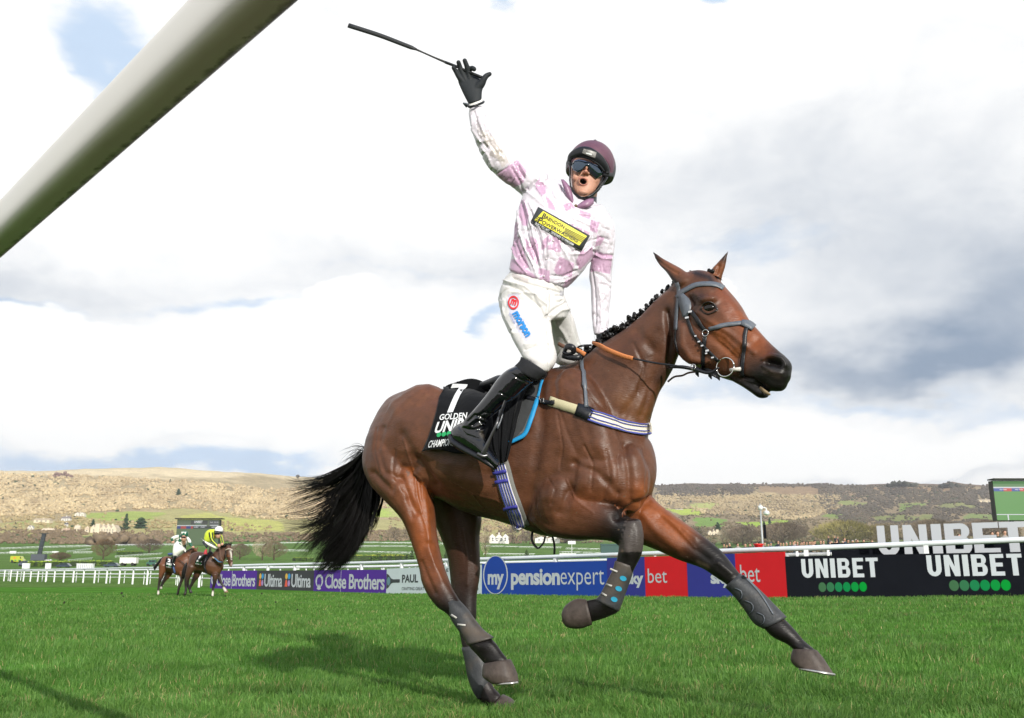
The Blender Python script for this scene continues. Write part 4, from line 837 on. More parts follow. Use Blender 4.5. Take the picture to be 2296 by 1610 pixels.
def cord(name, pts, r, m, parent, flat=1.0, n=8, k=5):
    P = crom([tuple(p) for p in pts], k); rr = r if isinstance(r, (int, float)) else list(np.interp(np.linspace(0, 1, len(P)), np.linspace(0, 1, len(r)), r))
    b = MB(); b.tube([Vector(p) for p in P], rr, n, flat); return b.build(name, m, parent, smooth=True)
cord('rein_grip', [Hp(1328, 768, .03), Hp(1345, 775, .10), Hp(1364, 785, .135), Hp(1396, 798, .14), Hp(1419, 804, .14)], [.006, .0115, .0115, .011, .010], orange, reins, .4)
cord('rein_strap', [Hp(1417, 803, .14), Hp(1464, 813, .15), Hp(1521, 821, .15), Hp(1556, 827, .13)], .0042, leather, reins, .5)
cord('rein_strap', [Kp(1500, 823, .09), Kp(1530, 823, .10), Kp(1560, 829, .10), Kp(1590, 836, .095), Kp(1612, 824, .09)], [.006, .008, .008, .007, .004], leather, reins, .6)
cord('rein_strap', [Kp(1497, 856, -.04), Kp(1512, 845, -.05), Kp(1530, 842, -.06), Kp(1548, 835, -.06), Kp(1590, 832, -.05)], .0045, mat('brown_leather', (.13, .06, .035), .4), reins, .5)
cord('rein_strap', [Hp(1289, 786, .08), Hp(1297, 778, .10), Hp(1308, 775, .10), Hp(1326, 774, .05)], .0055, leather, reins, .45)
cord('rein_grip', [Hp(1286, 782, .10), Hp(1300, 788, .11), Hp(1312, 795, .11)], .010, orange, reins, .45)
cord('rein_strap', [Hp(1252, 771, .11), Hp(1262, 776, .12), Hp(1272, 781, .12)], .009, mat('brown_leather'), reins, .5)
cord('rein_knot', [Hp(1266, 786, .13), Hp(1272, 777, .15), Hp(1284, 780, .15), Hp(1286, 790, .13), Hp(1274, 794, .13), Hp(1264, 790, .13)], .015, leather, reins, .55)
cord('rein_knot', [Hp(1262, 797, .12), Hp(1276, 801, .13), Hp(1296, 802, .12), Hp(1304, 795, .10)], .013, leather, reins, .55)
b = ringmesh(Kp(1554, 823, .105), .012, .002, (KD, Vector((0, 0, 1))), 16); b.build('ring', silver, reins, smooth=True)
bp = thing('breastplate', Hp(1330, 925, .2), 'breast girth of blue and cream striped webbing across the foreground horse\'s chest', 'breastplate')
band('buckle_strap', [(1150, 887), (1170, 890), (1205, 899), (1244, 906)], 9, leather, bp, .018, .004)
band('webbing', [(1232, 899), (1262, 909), (1302, 921)], 21, beige, bp, .008, .004); band('sleeve', [(1293, 918), (1310, 924), (1327, 931)], 29, leather, bp, .011, .005)
CH = [(1322, 931), (1345, 939), (1372, 948), (1400, 956), (1428, 961), (1445, 962), (1460, 960)]
band('webbing', CH, 25, cream, bp, .007, .004, nw=5)
def offs(P, d):
    P = np.array(P, float); t = np.gradient(P, axis=0); t /= np.linalg.norm(t, axis=1, keepdims=True); return [tuple(p) for p in P + np.stack([-t[:, 1], t[:, 0]], 1) * d]
for d, w in ((-11.3, 2.6), (-5.6, 1.8), (4.2, 1.8), (11, 3.6)): band('stripe', offs(CH, d), w, bluew, bp, .0125, .0012)
band('neck_strap', [(1309, 797), (1306, 812), (1308, 842), (1312, 875), (1314, 914)], [7, 7, 8, 8, 8], greyl, bp, .012)
for x, y, w in ((1207, 898, 12), (1222, 901, 9), (1243, 905, 12)):
    p = Vector(drape(HB_, x, y, .027)); ringmesh(p, .011, .002, (HD, Vector((0, 0, 1))), 4, 45, 405).build('buckle', silver if x < 1230 else leather, bp)
girth = thing('girth', Hp(1135, 1090, .3), 'blue and white striped webbing girth round the foreground horse\'s belly', 'girth')
GP = [(1104, 998), (1112, 1020), (1123, 1052), (1134, 1094), (1147, 1131), (1160, 1166), (1168, 1185)]
band('girth_base', offs(GP, -3), 37, mat('grey_webbing', (.17, .17, .16), .8, var=.15, vscale=150), girth, .006, .004, nw=5)
band('webbing', offs(GP, -1), 24, mat('white_webbing', (.60, .59, .60), .8, var=.12, vscale=200, bump=.0008, bscale=500), girth, .011, .003, nw=5)
for d, w in ((-10, 2.6), (-4.5, 2.2), (1, 2.2), (6.5, 2.2), (11, 2.8)): band('stripe', offs(GP, d), w, bluew, girth, .0155, .0012)
for x, y in ((1122, 1058), (1126, 1079), (1146, 1136)): band('keeper', [(x - 15, y + 3), (x, y), (x + 15, y - 3)], 7, mat('blue_keeper', (.04, .04, .30), .6), girth, .019, .003)
loose = tag(cord('loose_strap', [Hp(1194, 1190, .05), Hp(1193, 1212, .06), Hp(1206, 1229, .06), Hp(1219, 1216, .05), Hp(1222, 1203, .04)], .0055, leather, None, .35), 'thin black strap end looping below the foreground horse\'s girth', 'strap')
cord('loose_strap', [Hp(1238, 1200, .02), Hp(1243, 1222, .02), Hp(1243, 1243, .02)], .005, leather, loose, .4)
# ---- saddle and number cloth
def coons(Lp, Rp, nu, nv, off, fb, bulge=None, bv=None):
    Lp = np.array(Lp, float); Rp = np.array(Rp, float)
    def rs(P, n):
        P = crom(P, 6); s = np.concatenate([[0], np.cumsum(np.hypot(*np.diff(P, axis=0).T))]); t = np.linspace(0, s[-1], n); return np.stack([np.interp(t, s, P[:, 0]), np.interp(t, s, P[:, 1])], 1)
    A, B = rs(Lp, nv), rs(Rp, nv); G = []
    for i in range(nv):
        row = []
        for j in range(nu):
            u = j / (nu - 1); p = A[i] * (1 - u) + B[i] * u
            if bulge is not None: p = p + np.array(bulge(u, i / (nv - 1)))
            o = off(u, i / (nv - 1)) if callable(off) else off; row.append(drape(bv or HB_, p[0], p[1], o, fb))
        G.append(row)
    return G
def put_sheet(name, G, m, parent, th=.004):
    V, f = grid_solid(G, th); return mk(name, V, f, m, parent)
fbk = lambda x, y: Hp(x, y, .10)
saddle = thing('saddle', Hp(1150, 900, .25), 'small black racing saddle with its blue bound pad under the leading jockey', 'saddle')
wv = lambda u, v: .016 + .007 * math.sin(u * 9 + v * 2.5) * v + .006 * math.sin(u * 21 + 1 + v * 3) * v * v
pad = put_sheet('saddle_pad', coons([(1130, 858), (1128, 900), (1126, 950), (1128, 1000)], [(1228, 840), (1213, 878), (1199, 922), (1180, 970), (1143, 993)], 22, 26, .016, fbk), mat('charcoal_fabric', (.035, .038, .042), .8, sheen=.1, bump=.002, bscale=40), saddle)
V, f = strap(HB_, [(1221, 855), (1212, 880), (1201, 912), (1191, 945), (1179, 974), (1160, 986), (1143, 994)], [4, 7, 9, 9, 9, 8, 7], .024, .005, fb=fbk, step=4); mk('binding', V, f, royal, pad)
flap = put_sheet('saddle_flap', coons([(1100, 862), (1104, 910), (1108, 960), (1112, 1005), (1122, 1040)], [(1218, 846), (1186, 880), (1170, 920), (1158, 965), (1140, 1034)], 30, 36, lambda u, v: .028 + .008 * math.sin(u * 14 + v * 1.5) + .004 * math.sin(u * 31), fbk), blackc, saddle)
band('girth_strap', [(1133, 905), (1128, 940), (1118, 965)], 9, greyl, saddle, .045, .004)
put_sheet('grey_flap', coons([(1189, 930), (1172, 968), (1150, 988)], [(1200, 905), (1190, 940), (1180, 968)], 8, 10, .020, fbk), greyp, saddle, .003)
st = MB(); st.tube([Hp(1150, 862, .10), Hp(1185, 842, .08), Hp(1225, 818, .06), Hp(1240, 805, .05)], [.03, .04, .035, .02], 12, 1.6); st.tube([Hp(1085, 866, .04), Hp(1125, 858, .04), Hp(1160, 858, .05)], [.02, .035, .04], 12, 2.2); st.build('seat', leather, saddle, smooth=True)
cloth = thing('number_cloth', Hp(1040, 940, .3), 'black number cloth with a white 7 and lettering behind the leading jockey\'s boot', 'cloth')
ncl = put_sheet('cloth_panel', coons([(1026, 856), (999, 866), (987, 890), (981, 925), (966, 975), (950, 1012)], [(1095, 862), (1110, 880), (1114, 925), (1116, 975), (1112, 1022)], 44, 44, lambda u, v: .018 + .030 * v ** 3 * (0.5 + .5 * math.sin(u * 7.0 - .4)) + .005 * math.sin(u * 13 + v * 5) * v + (.012 * math.exp(-((u - .55) / .2) ** 2 - ((v - .28) / .2) ** 2)),
    lambda x, y: Hp(x, y, .04), bulge=lambda u, v: (0, -10 * math.sin(math.pi * u) * max(0, 1 - v * 3) + (-7 * math.sin(math.pi * min(1, u * 2.2)) if v > .9 else 0))), blackc, cloth, .004)
cm = ncl.data; CO = np.array(wloc(cloth)); CB = BVHTree.FromPolygons([tuple(np.array(v.co) + CO) for v in cm.vertices], [tuple(p.vertices) for p in cm.polygons])
sev = polys2d([[(0.0, .86), (0.02, 1.0), (1.0, 1.0), (.98, .90), (.60, .62), (.30, 0.0), (.02, 0.0), (.16, .38), (.46, .72), (.70, .86)]])
ft = text2d
def txt(s, q, name='lettering', m=whitep, par=cloth, bv=CB, off=.004, bold=.02, sp=1.0, it=0, fb=None, maxl=.1): return decal(bv, text2d(s, bold, sp, it), q, off, name, m, par, fb=fb, maxl=maxl)
decal(CB, polys2d([[(.10, .84), (.18, 1), (1, 1), (.97, .92), (.55, .87)], [(.55, .87), (.97, .92), (.78, .78), (.62, .58), (.46, .30), (.30, 0), (0, 0), (.16, .32), (.34, .62)]]), [(1003, 926), (1046, 922), (1049, 862), (1008, 860)], .004, 'numeral', whitep, cloth, maxl=.2)
txt('GOLDEN ACE', [(985, 943), (1080, 937), (1082, 923), (988, 930)], bold=.02, off=.006); txt('UNIBET', [(973, 973), (1066, 960), (1074, 933), (982, 947)], bold=.035, off=.005)
for i in range(6): decal(CB, circle2d(16), [(979 + i * 11, 981 - i * 1.2), (989 + i * 11, 980 - i * 1.2), (991 + i * 11, 969 - i * 1.4), (981 + i * 11, 970 - i * 1.4)], .004, 'dot', greenp, cloth, maxl=.5)
txt('CHAMPION', [(960, 1005), (1012, 999), (1016, 983), (965, 989)], bold=.015, off=.006); txt('HURDLE', [(1013, 1000), (1062, 1012), (1067, 997), (1017, 984)], bold=.03)
# ---- boots on the legs
bootm = mat('grey_leg_boot', (.040, .043, .048), .5, .38, var=.35, vscale=25, bump=.0012, bscale=120, dirt=((.12, .09, .065), 7, .52, .8)); teal = mat('blue_patch', (.02, .28, .45), .5)
def leg_boot(rows, o, name, lab, gr=1.1, t2=1.14, flare=0):
    rr = []
    for i, (a, b_, c, d, t) in enumerate(rows):
        g = gr + (flare if i == len(rows) - 1 else 0); mx, my = (a + c) / 2, (b_ + d) / 2; rr.append((mx + (a - mx) * g, my + (b_ - my) * g, mx + (c - mx) * g, my + (d - my) * g, t * t2))
    V, f = loft(R(rr, Hp, o), 'v', n=28, cap=.05); b = mk('leg_boot', V, f, bootm, horse, label=lab); return b, bvh_of(V, f)
nb, nbb = leg_boot([(1003, 1352, 1022, 1340, .034), (1012, 1385, 1045, 1365, .036), (1028, 1410, 1065, 1392, .034), (1042, 1430, 1084, 1414, .034), (1050, 1446, 1106, 1430, .040)], .15, 0, 'grey tendon boot on the near hind leg', 1.06, 1.12)
fb_, fbb = leg_boot([(1036, 1452, 1078, 1447, .036), (1044, 1485, 1090, 1478, .037), (1051, 1520, 1100, 1505, .042), (1062, 1548, 1098, 1536, .045), (1074, 1568, 1088, 1556, .03)], -.14, 0, 'grey boot on the far hind leg', 1.04, 1.1)
sb, sbb = leg_boot([(1378, 1257, 1424, 1272, .038), (1372, 1278, 1418, 1293, .037), (1360, 1302, 1408, 1320, .036), (1345, 1332, 1397, 1350, .036), (1334, 1344, 1389, 1372, .038)], .15, 0, 'dark boot with blue patches on the folded foreleg', 1.03, 1.15)
xb, xbb = leg_boot([(1659, 1286, 1626, 1316, .042), (1684, 1305, 1644, 1334, .038), (1714, 1333, 1666, 1362, .037), (1742, 1362, 1690, 1396, .038), (1764, 1384, 1712, 1410, .040)], -.10, 0, 'carbon grey boot on the stretched out foreleg', 1.04, 1.15)
for x, y in ((1397, 1297), (1387, 1320), (1377, 1344)): decal(sbb, circle2d(16), [(x - 9, y + 2), (x + 5, y + 8), (x + 9, y - 3), (x - 5, y - 8)], .003, 'patch', teal, sb, maxl=.5)
for x, y in ((1696, 1303), (1717, 1326), (1738, 1347)): decal(xbb, circle2d(16), [(x - 6, y + 1), (x + 4, y + 7), (x + 8, y + 2), (x - 3, y - 6)], .004, 'patch', teal, xb, maxl=.5)
V, f = strap(xbb, [(1665, 1290), (1690, 1314), (1712, 1342), (1734, 1378)], 3, .004, .002); mk('seam', V, f, greyl, xb)
for x, y, r in ((1652, 1333, 16), (1676, 1362, 17), (1702, 1388, 16)):
    V, f = strap(xbb, [(x - r * .3, y - r * .9), (x + r * .6, y - r * .5), (x + r * .75, y + r * .3), (x + r * .3, y + r * .8)], 2.0, .004, .002, fb=lambda a, b_: Hp(a, b_, -.07)); mk('fastening', V, f, greyl, xb)
for bb, par, P in ((sbb, sb, [(1369, 1276), (1384, 1282)]), (sbb, sb, [(1360, 1310), (1372, 1314)]), (nbb, nb, [(1012, 1378), (1024, 1386)]), (nbb, nb, [(1026, 1400), (1044, 1402)]), (sbb, sb, [(1350, 1330), (1360, 1336)])):
    V, f = strap(bb, P, 4, .004, .003); mk('clasp', V, f, mat('pale_clasp', (.45, .44, .42), .4), par)
# ================================================================ the leading jockey
c3 = lambda P: [(1096.5 + x * .2684, 365.5 + y * .2684) for x, y in P]
c2 = lambda P: [(980.2 + x * .2581, 116.3 + y * .2581) for x, y in P]
c4 = lambda P: [(930.4 + x * .2683, 747.6 + y * .2683) for x, y in P]
ch = lambda P: [(1229.4 + x * .1032, 299 + y * .1032) for x, y in P]
jock = thing('person', Wd(1200, 760, 4.2), 'jockey in white and mauve checked silks standing in the stirrups with one arm raised', 'person')
def RW(rows): return [(a, b, c, d, (lambda Y: (lambda x, y, o: Wd(x, y, Y)))(Y), 0, t) for a, b, c, d, Y, t in rows]
# --- silks
SILK = [loft(RW([(1240, 402, 1325, 444, 4.22, .06), (1205, 395, 1350, 470, 4.22, .09), (1183, 412, 1368, 505, 4.21, .115), (1168, 450, 1350, 548, 4.20, .13), (1155, 498, 1333, 574, 4.20, .132), (1150, 545, 1318, 596, 4.20, .125), (1144, 585, 1300, 618, 4.21, .122), (1141, 604, 1272, 646, 4.21, .112)]), 'v', n=30, cap=.15, ex=2.3),
    loft(RW([(1190, 455, 1228, 392, 4.21, .08), (1168, 436, 1196, 376, 4.20, .070), (1146, 418, 1170, 362, 4.19, .060), (1116, 394, 1146, 344, 4.18, .054), (1096, 376, 1130, 328, 4.17, .052), (1077, 344, 1110, 306, 4.16, .050), (1059, 296, 1095, 278, 4.15, .044), (1051, 262, 1086, 250, 4.15, .040), (1052, 244, 1082, 236, 4.15, .032)]), 'v', n=24, cap=.2),
    loft(RW([(1312, 470, 1352, 460, 4.22, .07), (1322, 510, 1375, 498, 4.22, .070), (1330, 545, 1379, 530, 4.23, .062), (1330, 572, 1377, 570, 4.24, .056), (1320, 607, 1371, 608, 4.25, .054), (1324, 648, 1369, 655, 4.25, .046), (1326, 700, 1366, 700, 4.25, .040), (1331, 750, 1364, 742, 4.24, .034)]), 'v', n=24, cap=.3)]
JV, JF = fuse(SILK, .0048, 8); SV, SF = fuse(SILK, .012, 14); JS = bvh_of(SV, SF)
FOLD = []
_f = lambda P, r, h: FOLD.append((c3(P), r, h))
_f([(270, 330), (300, 480), (330, 640), (400, 800), (430, 930)], 3.2, -.009); _f([(240, 400), (250, 560), (300, 720), (370, 860), (400, 950)], 3.2, .008); _f([(300, 330), (350, 520), (390, 680), (430, 840)], 3, .008); _f([(215, 500), (220, 660), (270, 790), (340, 900)], 3, -.008); _f([(350, 400), (400, 560), (440, 700), (450, 860)], 3, -.008)
_f([(330, 330), (400, 480), (450, 620), (470, 780)], 3, .006); _f([(190, 700), (230, 820), (310, 920)], 2.6, .007); _f([(480, 600), (470, 800), (450, 980)], 2.6, -.007); _f([(500, 620), (495, 800), (480, 990)], 2, .006)
_f([(560, 620), (640, 760), (700, 880)], 3, .006); _f([(600, 620), (700, 740), (740, 860)], 3, -.008); _f([(700, 740), (780, 700), (860, 640)], 3, -.009); _f([(690, 760), (790, 760), (860, 700)], 3, .007); _f([(520, 940), (620, 950), (730, 900)], 3, -.008); _f([(540, 1000), (640, 990), (740, 930)], 3, .006)
_f([(880, 460), (870, 560), (880, 700)], 3.4, -.012); _f([(900, 480), (950, 540), (1000, 560)], 3, -.006); _f([(890, 640), (940, 620), (1000, 640)], 3, -.008); _f([(880, 740), (950, 770), (1030, 770)], 3, -.009); _f([(890, 770), (950, 800), (1020, 800)], 2.6, .007); _f([(890, 920), (960, 950), (1010, 1000)], 3, -.007); _f([(860, 900), (880, 1040), (890, 1200), (890, 1350)], 3, -.008); _f([(930, 1010), (990, 1020), (1015, 1050)], 3, -.006); _f([(920, 1040), (940, 1200), (930, 1320)], 3.4, .006)
_f([(440, 170), (520, 240), (560, 330)], 3, -.007); _f([(380, 180), (440, 270), (470, 330)], 3, .007); _f([(480, 130), (560, 180), (600, 260)], 3, .005); _f([(640, 400), (720, 430), (860, 450)], 3, -.005); _f([(700, 460), (800, 500), (880, 540)], 3, .005); _f([(560, 300), (640, 340), (700, 400)], 3, -.005)
_g = lambda P, r, h: FOLD.append((c2(P), r, h))
_g([(320, 520), (350, 620), (400, 740)], 3.2, -.008); _g([(300, 560), (310, 680), (380, 790)], 3, .007); _g([(370, 800), (400, 790), (440, 840)], 3, -.009); _g([(380, 830), (440, 900), (480, 1000)], 3, .006); _g([(420, 620), (480, 740), (560, 860)], 3, .006); _g([(400, 640), (450, 780), (520, 880)], 3, -.006); _g([(520, 1060), (620, 1000), (650, 960)], 2.5, -.006); _g([(680, 960), (720, 1040), (760, 1100)], 3, -.009); _g([(720, 980), (770, 1060)], 3, .007); _g([(650, 1010), (720, 1140), (740, 1210)], 3, -.007); _g([(740, 1220), (800, 1180), (860, 1120)], 3.4, -.012); _g([(760, 1200), (860, 1280), (930, 1340)], 3, .006)
JV = sculpt(JV, JF, FOLD)
def fold_noise(V, f, amp, sc_, seed=1):
    a = fbm(V[:, 0] + V[:, 1] * .6, V[:, 2] * .5 + V[:, 1] * .3, sc_, 3, seed); r = (a - .5) * 1.6 - .8 * np.exp(-((a - .52) / .022) ** 2); return V + normals(V, f) * (r * amp)[:, None]
JV = fold_noise(JV, JF, .006, 14, 2); JV = fold_noise(JV, JF, .0035, 34, 5)
px, py, _ = proj(JV); jw = np.array((.63, .605, .67)); jp = np.array((.50, .325, .47)); jn = normals(JV, JF); front = np.einsum('ij,ij->i', jn, JV - CAMP) < .1
jc = np.tile(jw, (len(JV), 1)); _m = .12; jc = jc * (1 - _m) + np.array((.60, .48, .60)) * _m; ck = ((np.floor((px + py * .25) / 38) + np.floor((py - px * .25) / 38)) % 2 < 1) & ~front; jc[ck] = jp
PINK = [c3(p) for p in [[(60, 90), (180, 15), (250, -15), (310, 90), (290, 160), (215, 205), (130, 170)], [(385, 170), (420, 135), (475, 190), (478, 250), (440, 275), (390, 220)], [(250, 330), (290, 300), (332, 430), (322, 525), (280, 525), (250, 450)], [(210, 610), (252, 620), (292, 740), (335, 870), (300, 890), (220, 790), (185, 740)],
    [(300, 620), (352, 680), (395, 800), (360, 810), (310, 720)], [(172, 800), (240, 810), (330, 900), (402, 955), (412, 990), (330, 970), (180, 910)], [(210, 480), (240, 500), (238, 620), (200, 640)], [(500, 625), (560, 600), (600, 650), (600, 745), (560, 745), (488, 720)], [(590, 780), (712, 840), (692, 955), (560, 930), (543, 900)],
    [(412, 875), (512, 900), (500, 1025), (430, 995), (420, 950)], [(450, 640), (505, 600), (480, 705), (428, 735)], [(760, 740), (862, 695), (872, 775), (800, 855), (750, 895), (728, 830)], [(640, 985), (745, 935), (700, 1015), (630, 1055), (608, 1045)], [(340, 610), (402, 640), (422, 760), (402, 865), (370, 760)],
    [(690, 500), (840, 580), (830, 620), (690, 555)], [(470, 270), (530, 330), (560, 400), (500, 380)], [(880, 740), (1032, 768), (1012, 925), (900, 905), (826, 915), (860, 810)], [(905, 600), (965, 630), (930, 690), (885, 700)], [(620, 350), (690, 330), (720, 380), (640, 400)], [(850, 470), (925, 500), (900, 585), (838, 560)], [(760, 395), (850, 420), (840, 470), (750, 440)], [(560, 560), (640, 600), (610, 640), (550, 610)]]] + [c2(p) for p in [[(700, 940), (780, 1040), (740, 1100), (660, 960)]]]
wob = (fbm(px, py, 1 / 14, 2, 5) - .5) * 1.6
for P in PINK: jc[in_poly(px + wob, py + wob, P) & front] = jp
def stain(P, col, s):
    m_ = in_poly(px + wob * 2, py + wob * 2, P); jc[m_] = jc[m_] * (1 - s) + np.array(col) * s
stain(c2([(345, 580), (392, 680), (410, 770), (370, 750), (345, 680)]), (.22, .20, .21), .75); stain(c2([(465, 860), (560, 850), (590, 960), (510, 925), (455, 905)]), (.25, .22, .20), .75); stain(c2([(380, 680), (490, 740), (560, 830), (630, 960), (560, 1000), (510, 900), (420, 800)]), (.50, .45, .40), .55); stain(c2([(400, 780), (450, 770), (430, 840)]), (.3, .27, .25), .7)
jk = mk('silks_jacket', JV, JF, mat('silk_satin', attr='Col', rough=.30, spec=.5, var=.03, vscale=30, bump=.004, bscale=22, bdet=5, aniso=(1, 1, .45, .2, .3, 0), sheen=.15), jock, cols=jc)
JB = bvh_of(JV, JF)
# --- collar, cuff, buttons, chest board
mauve = mat('mauve_satin', (.27, .14, .24), .4, .5, var=.12, vscale=60, bump=.003, bscale=40); capm = mat('mauve_cap_silk', (.115, .048, .078), .5, .4, var=.15, vscale=40, bump=.003, bscale=30)
fbj = lambda Y: (lambda x, y: Wd(x, y, Y))
def sheet(name, Lp, Rp, off, m, par, bv, fb, nu=8, nv=8, th=.004): return put_sheet(name, coons(Lp, Rp, nu, nv, off, fb, bv=bv), m, par, th)
for LP, RP in ((ch([(270, 1000), (330, 1180), (420, 1400), (530, 1590)]), ch([(330, 1000), (440, 1120), (520, 1300), (570, 1570)])), (ch([(590, 1590), (740, 1480), (880, 1420), (985, 1415)]), ch([(640, 1650), (800, 1630), (900, 1600), (990, 1530)]))):
    A_, B_ = crom(LP, 5), crom(RP, 5); G = [[Wd(*(A_[i] * (1 - u) + B_[i] * u), 4.165 - .055 * math.sin(math.pi * (i / 15 * .55 + .25)) - .012 * math.sin(math.pi * u)) for u in (0, .25, .5, .75, 1)] for i in range(len(A_))]; V, f = grid_solid(G, .005); mk('collar', V, f, mauve, jock)
b = MB(); b.ball(Wd(1291, 462, 4.115), .009, 10, 6); b.build('button', mat('brown_button', (.12, .07, .03), .4), jock, smooth=True)
for P in ((536, 650), (480, 802), (460, 945)):
    x, y = c3([P])[0]; b = MB(); b.ball(drape(JB, x, y, .001), (.0055, .003, .0055), 10, 6); b.build('button', mat('pearl_button', (.5, .48, .5), .3), jock, smooth=True)
b = MB(); b.tube([Wd(1047, 236, 4.17), Wd(1052, 240, 4.115), Wd(1066, 237, 4.105), Wd(1083, 230, 4.13), Wd(1085, 228, 4.17), Wd(1066, 234, 4.20), Wd(1047, 236, 4.17)], .006, 6); b.build('cuff_strap', leather, jock, smooth=True); b = MB(); b.tube([Wd(1047, 240, 4.14), Wd(1040, 232, 4.13), Wd(1050, 234, 4.12)], .006, 6); b.build('cuff_strap', greyl, jock, smooth=True)
V, f = loft(RW([(1050, 242, 1083, 232, 4.15, .033), (1049, 232, 1081, 221, 4.15, .032)]), 'v', n=20, cap=.02); mk('cuff', V, f, mat('white_cotton', (.76, .75, .74), .7, bump=.002, bscale=80), jock)
TL, TR, BR_, BL = c3([(412, 374), (836, 610), (768, 736), (354, 490)]); _q = [np.array(p) for p in (BL, BR_, TR, TL)]; G = [[drape(JS, *((_q[3] * (1 - u) + _q[2] * u) * (1 - v) + (_q[0] * (1 - u) + _q[1] * u) * v), .013) for u in np.linspace(0, 1, 8)] for v in (0, .33, .67, 1)]
for _ in range(3): G = [[(G[i][max(k - 1, 0)] + G[i][k] * 2 + G[i][min(k + 1, 7)]) / 4 if 0 < k < 7 else G[i][k] for k in range(8)] for i in range(4)]
V, f = grid_solid(G, .004); board = mk('sponsor_patch', V, f, mat('charcoal_print', (.045, .05, .055), .6), jock); JP = bvh_of(V, f)
yel = mat('yellow_print', (.78, .70, .03), .55); blkp = mat('black_print', (.012, .012, .014), .6)
Q = c3([(380, 478), (752, 690), (818, 612), (452, 402)]); decal(JP, polys2d([[(0, 0), (1, 0), (1, 1), (0, 1)]]), Q, .002, 'print_panel', yel, board, maxl=.05)
def jt(s, q, m=blkp, off=.004, bold=.03, par=board, it=0): return decal(JP, text2d(s, bold, 1, it), c3(q), off, 'lettering', m, par, maxl=.05)
jt('B', [(438, 456), (466, 472), (486, 434), (458, 418)], bold=.02); jt('RENDON', [(470, 468), (624, 552), (637, 526), (483, 442)], bold=.02); jt('P', [(404, 494), (434, 511), (456, 468), (426, 451)], bold=.02); jt('OWERWASHERS', [(438, 505), (736, 668), (750, 641), (452, 478)], bold=.02); jt('BUILT TO LAST... DESIGNED TO PERFORM', [(385, 513), (700, 692), (709, 676), (393, 496)], whitep, bold=.01)
for k in range(4): jt_ = decal(JP, polys2d([[(0, 0), (1, 0), (1, 1), (0, 1)]]), c3([(636 - k * 4, 548 + k * 11), (808 - k * 6, 634 + k * 12), (809 - k * 6, 630 + k * 12), (638 - k * 4, 543 + k * 11)]), .004, 'stripe', blkp, board, maxl=.1)
for k in range(3): decal(JP, polys2d([[(0, 0), (1, 0), (1, 1), (0, 1)]]), c3([(402 - k * 7, 452 + k * 13), (432 - k * 7, 468 + k * 13), (434 - k * 7, 463 + k * 13), (404 - k * 7, 447 + k * 13)]), .004, 'stripe', blkp, board, maxl=.2)
# --- breeches
BRE = [loft(RW([(1146, 608, 1268, 640, 4.21, .105), (1128, 630, 1266, 660, 4.21, .118), (1117, 665, 1276, 690, 4.21, .122), (1119, 690, 1270, 712, 4.20, .11)]), 'v', n=28, cap=.3, ex=2.3),
    loft(RW([(1117, 668, 1222, 690, 4.18, .095), (1121, 700, 1232, 712, 4.15, .092), (1134, 733, 1238, 742, 4.11, .086), (1150, 763, 1243, 770, 4.07, .080), (1165, 788, 1249, 795, 4.04, .074), (1174, 803, 1246, 815, 4.02, .066), (1190, 815, 1232, 832, 4.01, .052)]), 'v', n=24, cap=.4),
    loft(RW([(1200, 670, 1272, 680, 4.24, .09), (1222, 705, 1283, 706, 4.28, .088), (1230, 738, 1293, 738, 4.33, .084), (1238, 772, 1303, 772, 4.38, .078), (1244, 810, 1312, 812, 4.42, .07)]), 'v', n=24, cap=.4)]
BV, BF = fuse(BRE, .0048, 8); SV2, SF2 = fuse(BRE, .012, 14); BS = bvh_of(SV2, SF2); FOLD = []
for P, r, h in [([(110, 1000), (260, 1060), (420, 1200)], 3.5, -.008), ([(120, 980), (300, 1030), (480, 1180)], 3, .007), ([(490, 1060), (500, 1160), (480, 1290)], 3, -.010), ([(480, 1290), (540, 1230), (640, 1170)], 4, -.012), ([(500, 1310), (600, 1230), (670, 1220)], 4, .008), ([(580, 1160), (620, 1150)], 3, -.008), ([(560, 1110), (620, 1110)], 3, -.006),
    ([(90, 1150), (130, 1300), (200, 1420)], 3.5, .007), ([(80, 1100), (110, 1260), (180, 1400)], 3.5, -.007), ([(300, 1560), (400, 1530), (500, 1560)], 3, -.007), ([(300, 1520), (420, 1500), (530, 1500)], 3, .005), ([(470, 1310), (500, 1400), (520, 1560)], 4, -.012), ([(680, 1250), (710, 1380), (750, 1500)], 4, -.006), ([(560, 1340), (620, 1420), (660, 1500)], 5, .006), ([(380, 1130), (440, 1240), (470, 1310)], 3, -.007), ([(200, 960), (330, 1010), (480, 1050), (600, 1085)], 2.6, -.008), ([(400, 1100), (300, 1080), (200, 1080)], 3, .006)]: FOLD.append((c3(P), r, h))
BV = sculpt(BV, BF, FOLD); BV = fold_noise(BV, BF, .006, 11, 9); px, py, _ = proj(BV); bc = np.tile(np.array((.61, .60, .60)), (len(BV), 1)); bc *= (.94 + .12 * fbm(px, py, 1 / 20, 3, 3))[:, None]
wob = (fbm(px, py, 1 / 9, 2, 5) - .5) * 1.5
m_ = in_poly(px + wob, py, c3([(160, 1095), (240, 1085), (320, 1255), (412, 1462), (300, 1492), (235, 1400), (175, 1280), (148, 1180)])); bc[m_] = (.52, .52, .62)
m_ = in_poly(px, py, c3([(192, 918), (335, 972), (322, 1006), (195, 958)])); bc[m_] = (.48, .44, .44)
m_ = in_poly(px, py, c3([(590, 1070), (625, 1070), (620, 1120), (590, 1110)])); bc[m_] = (.4, .4, .44)
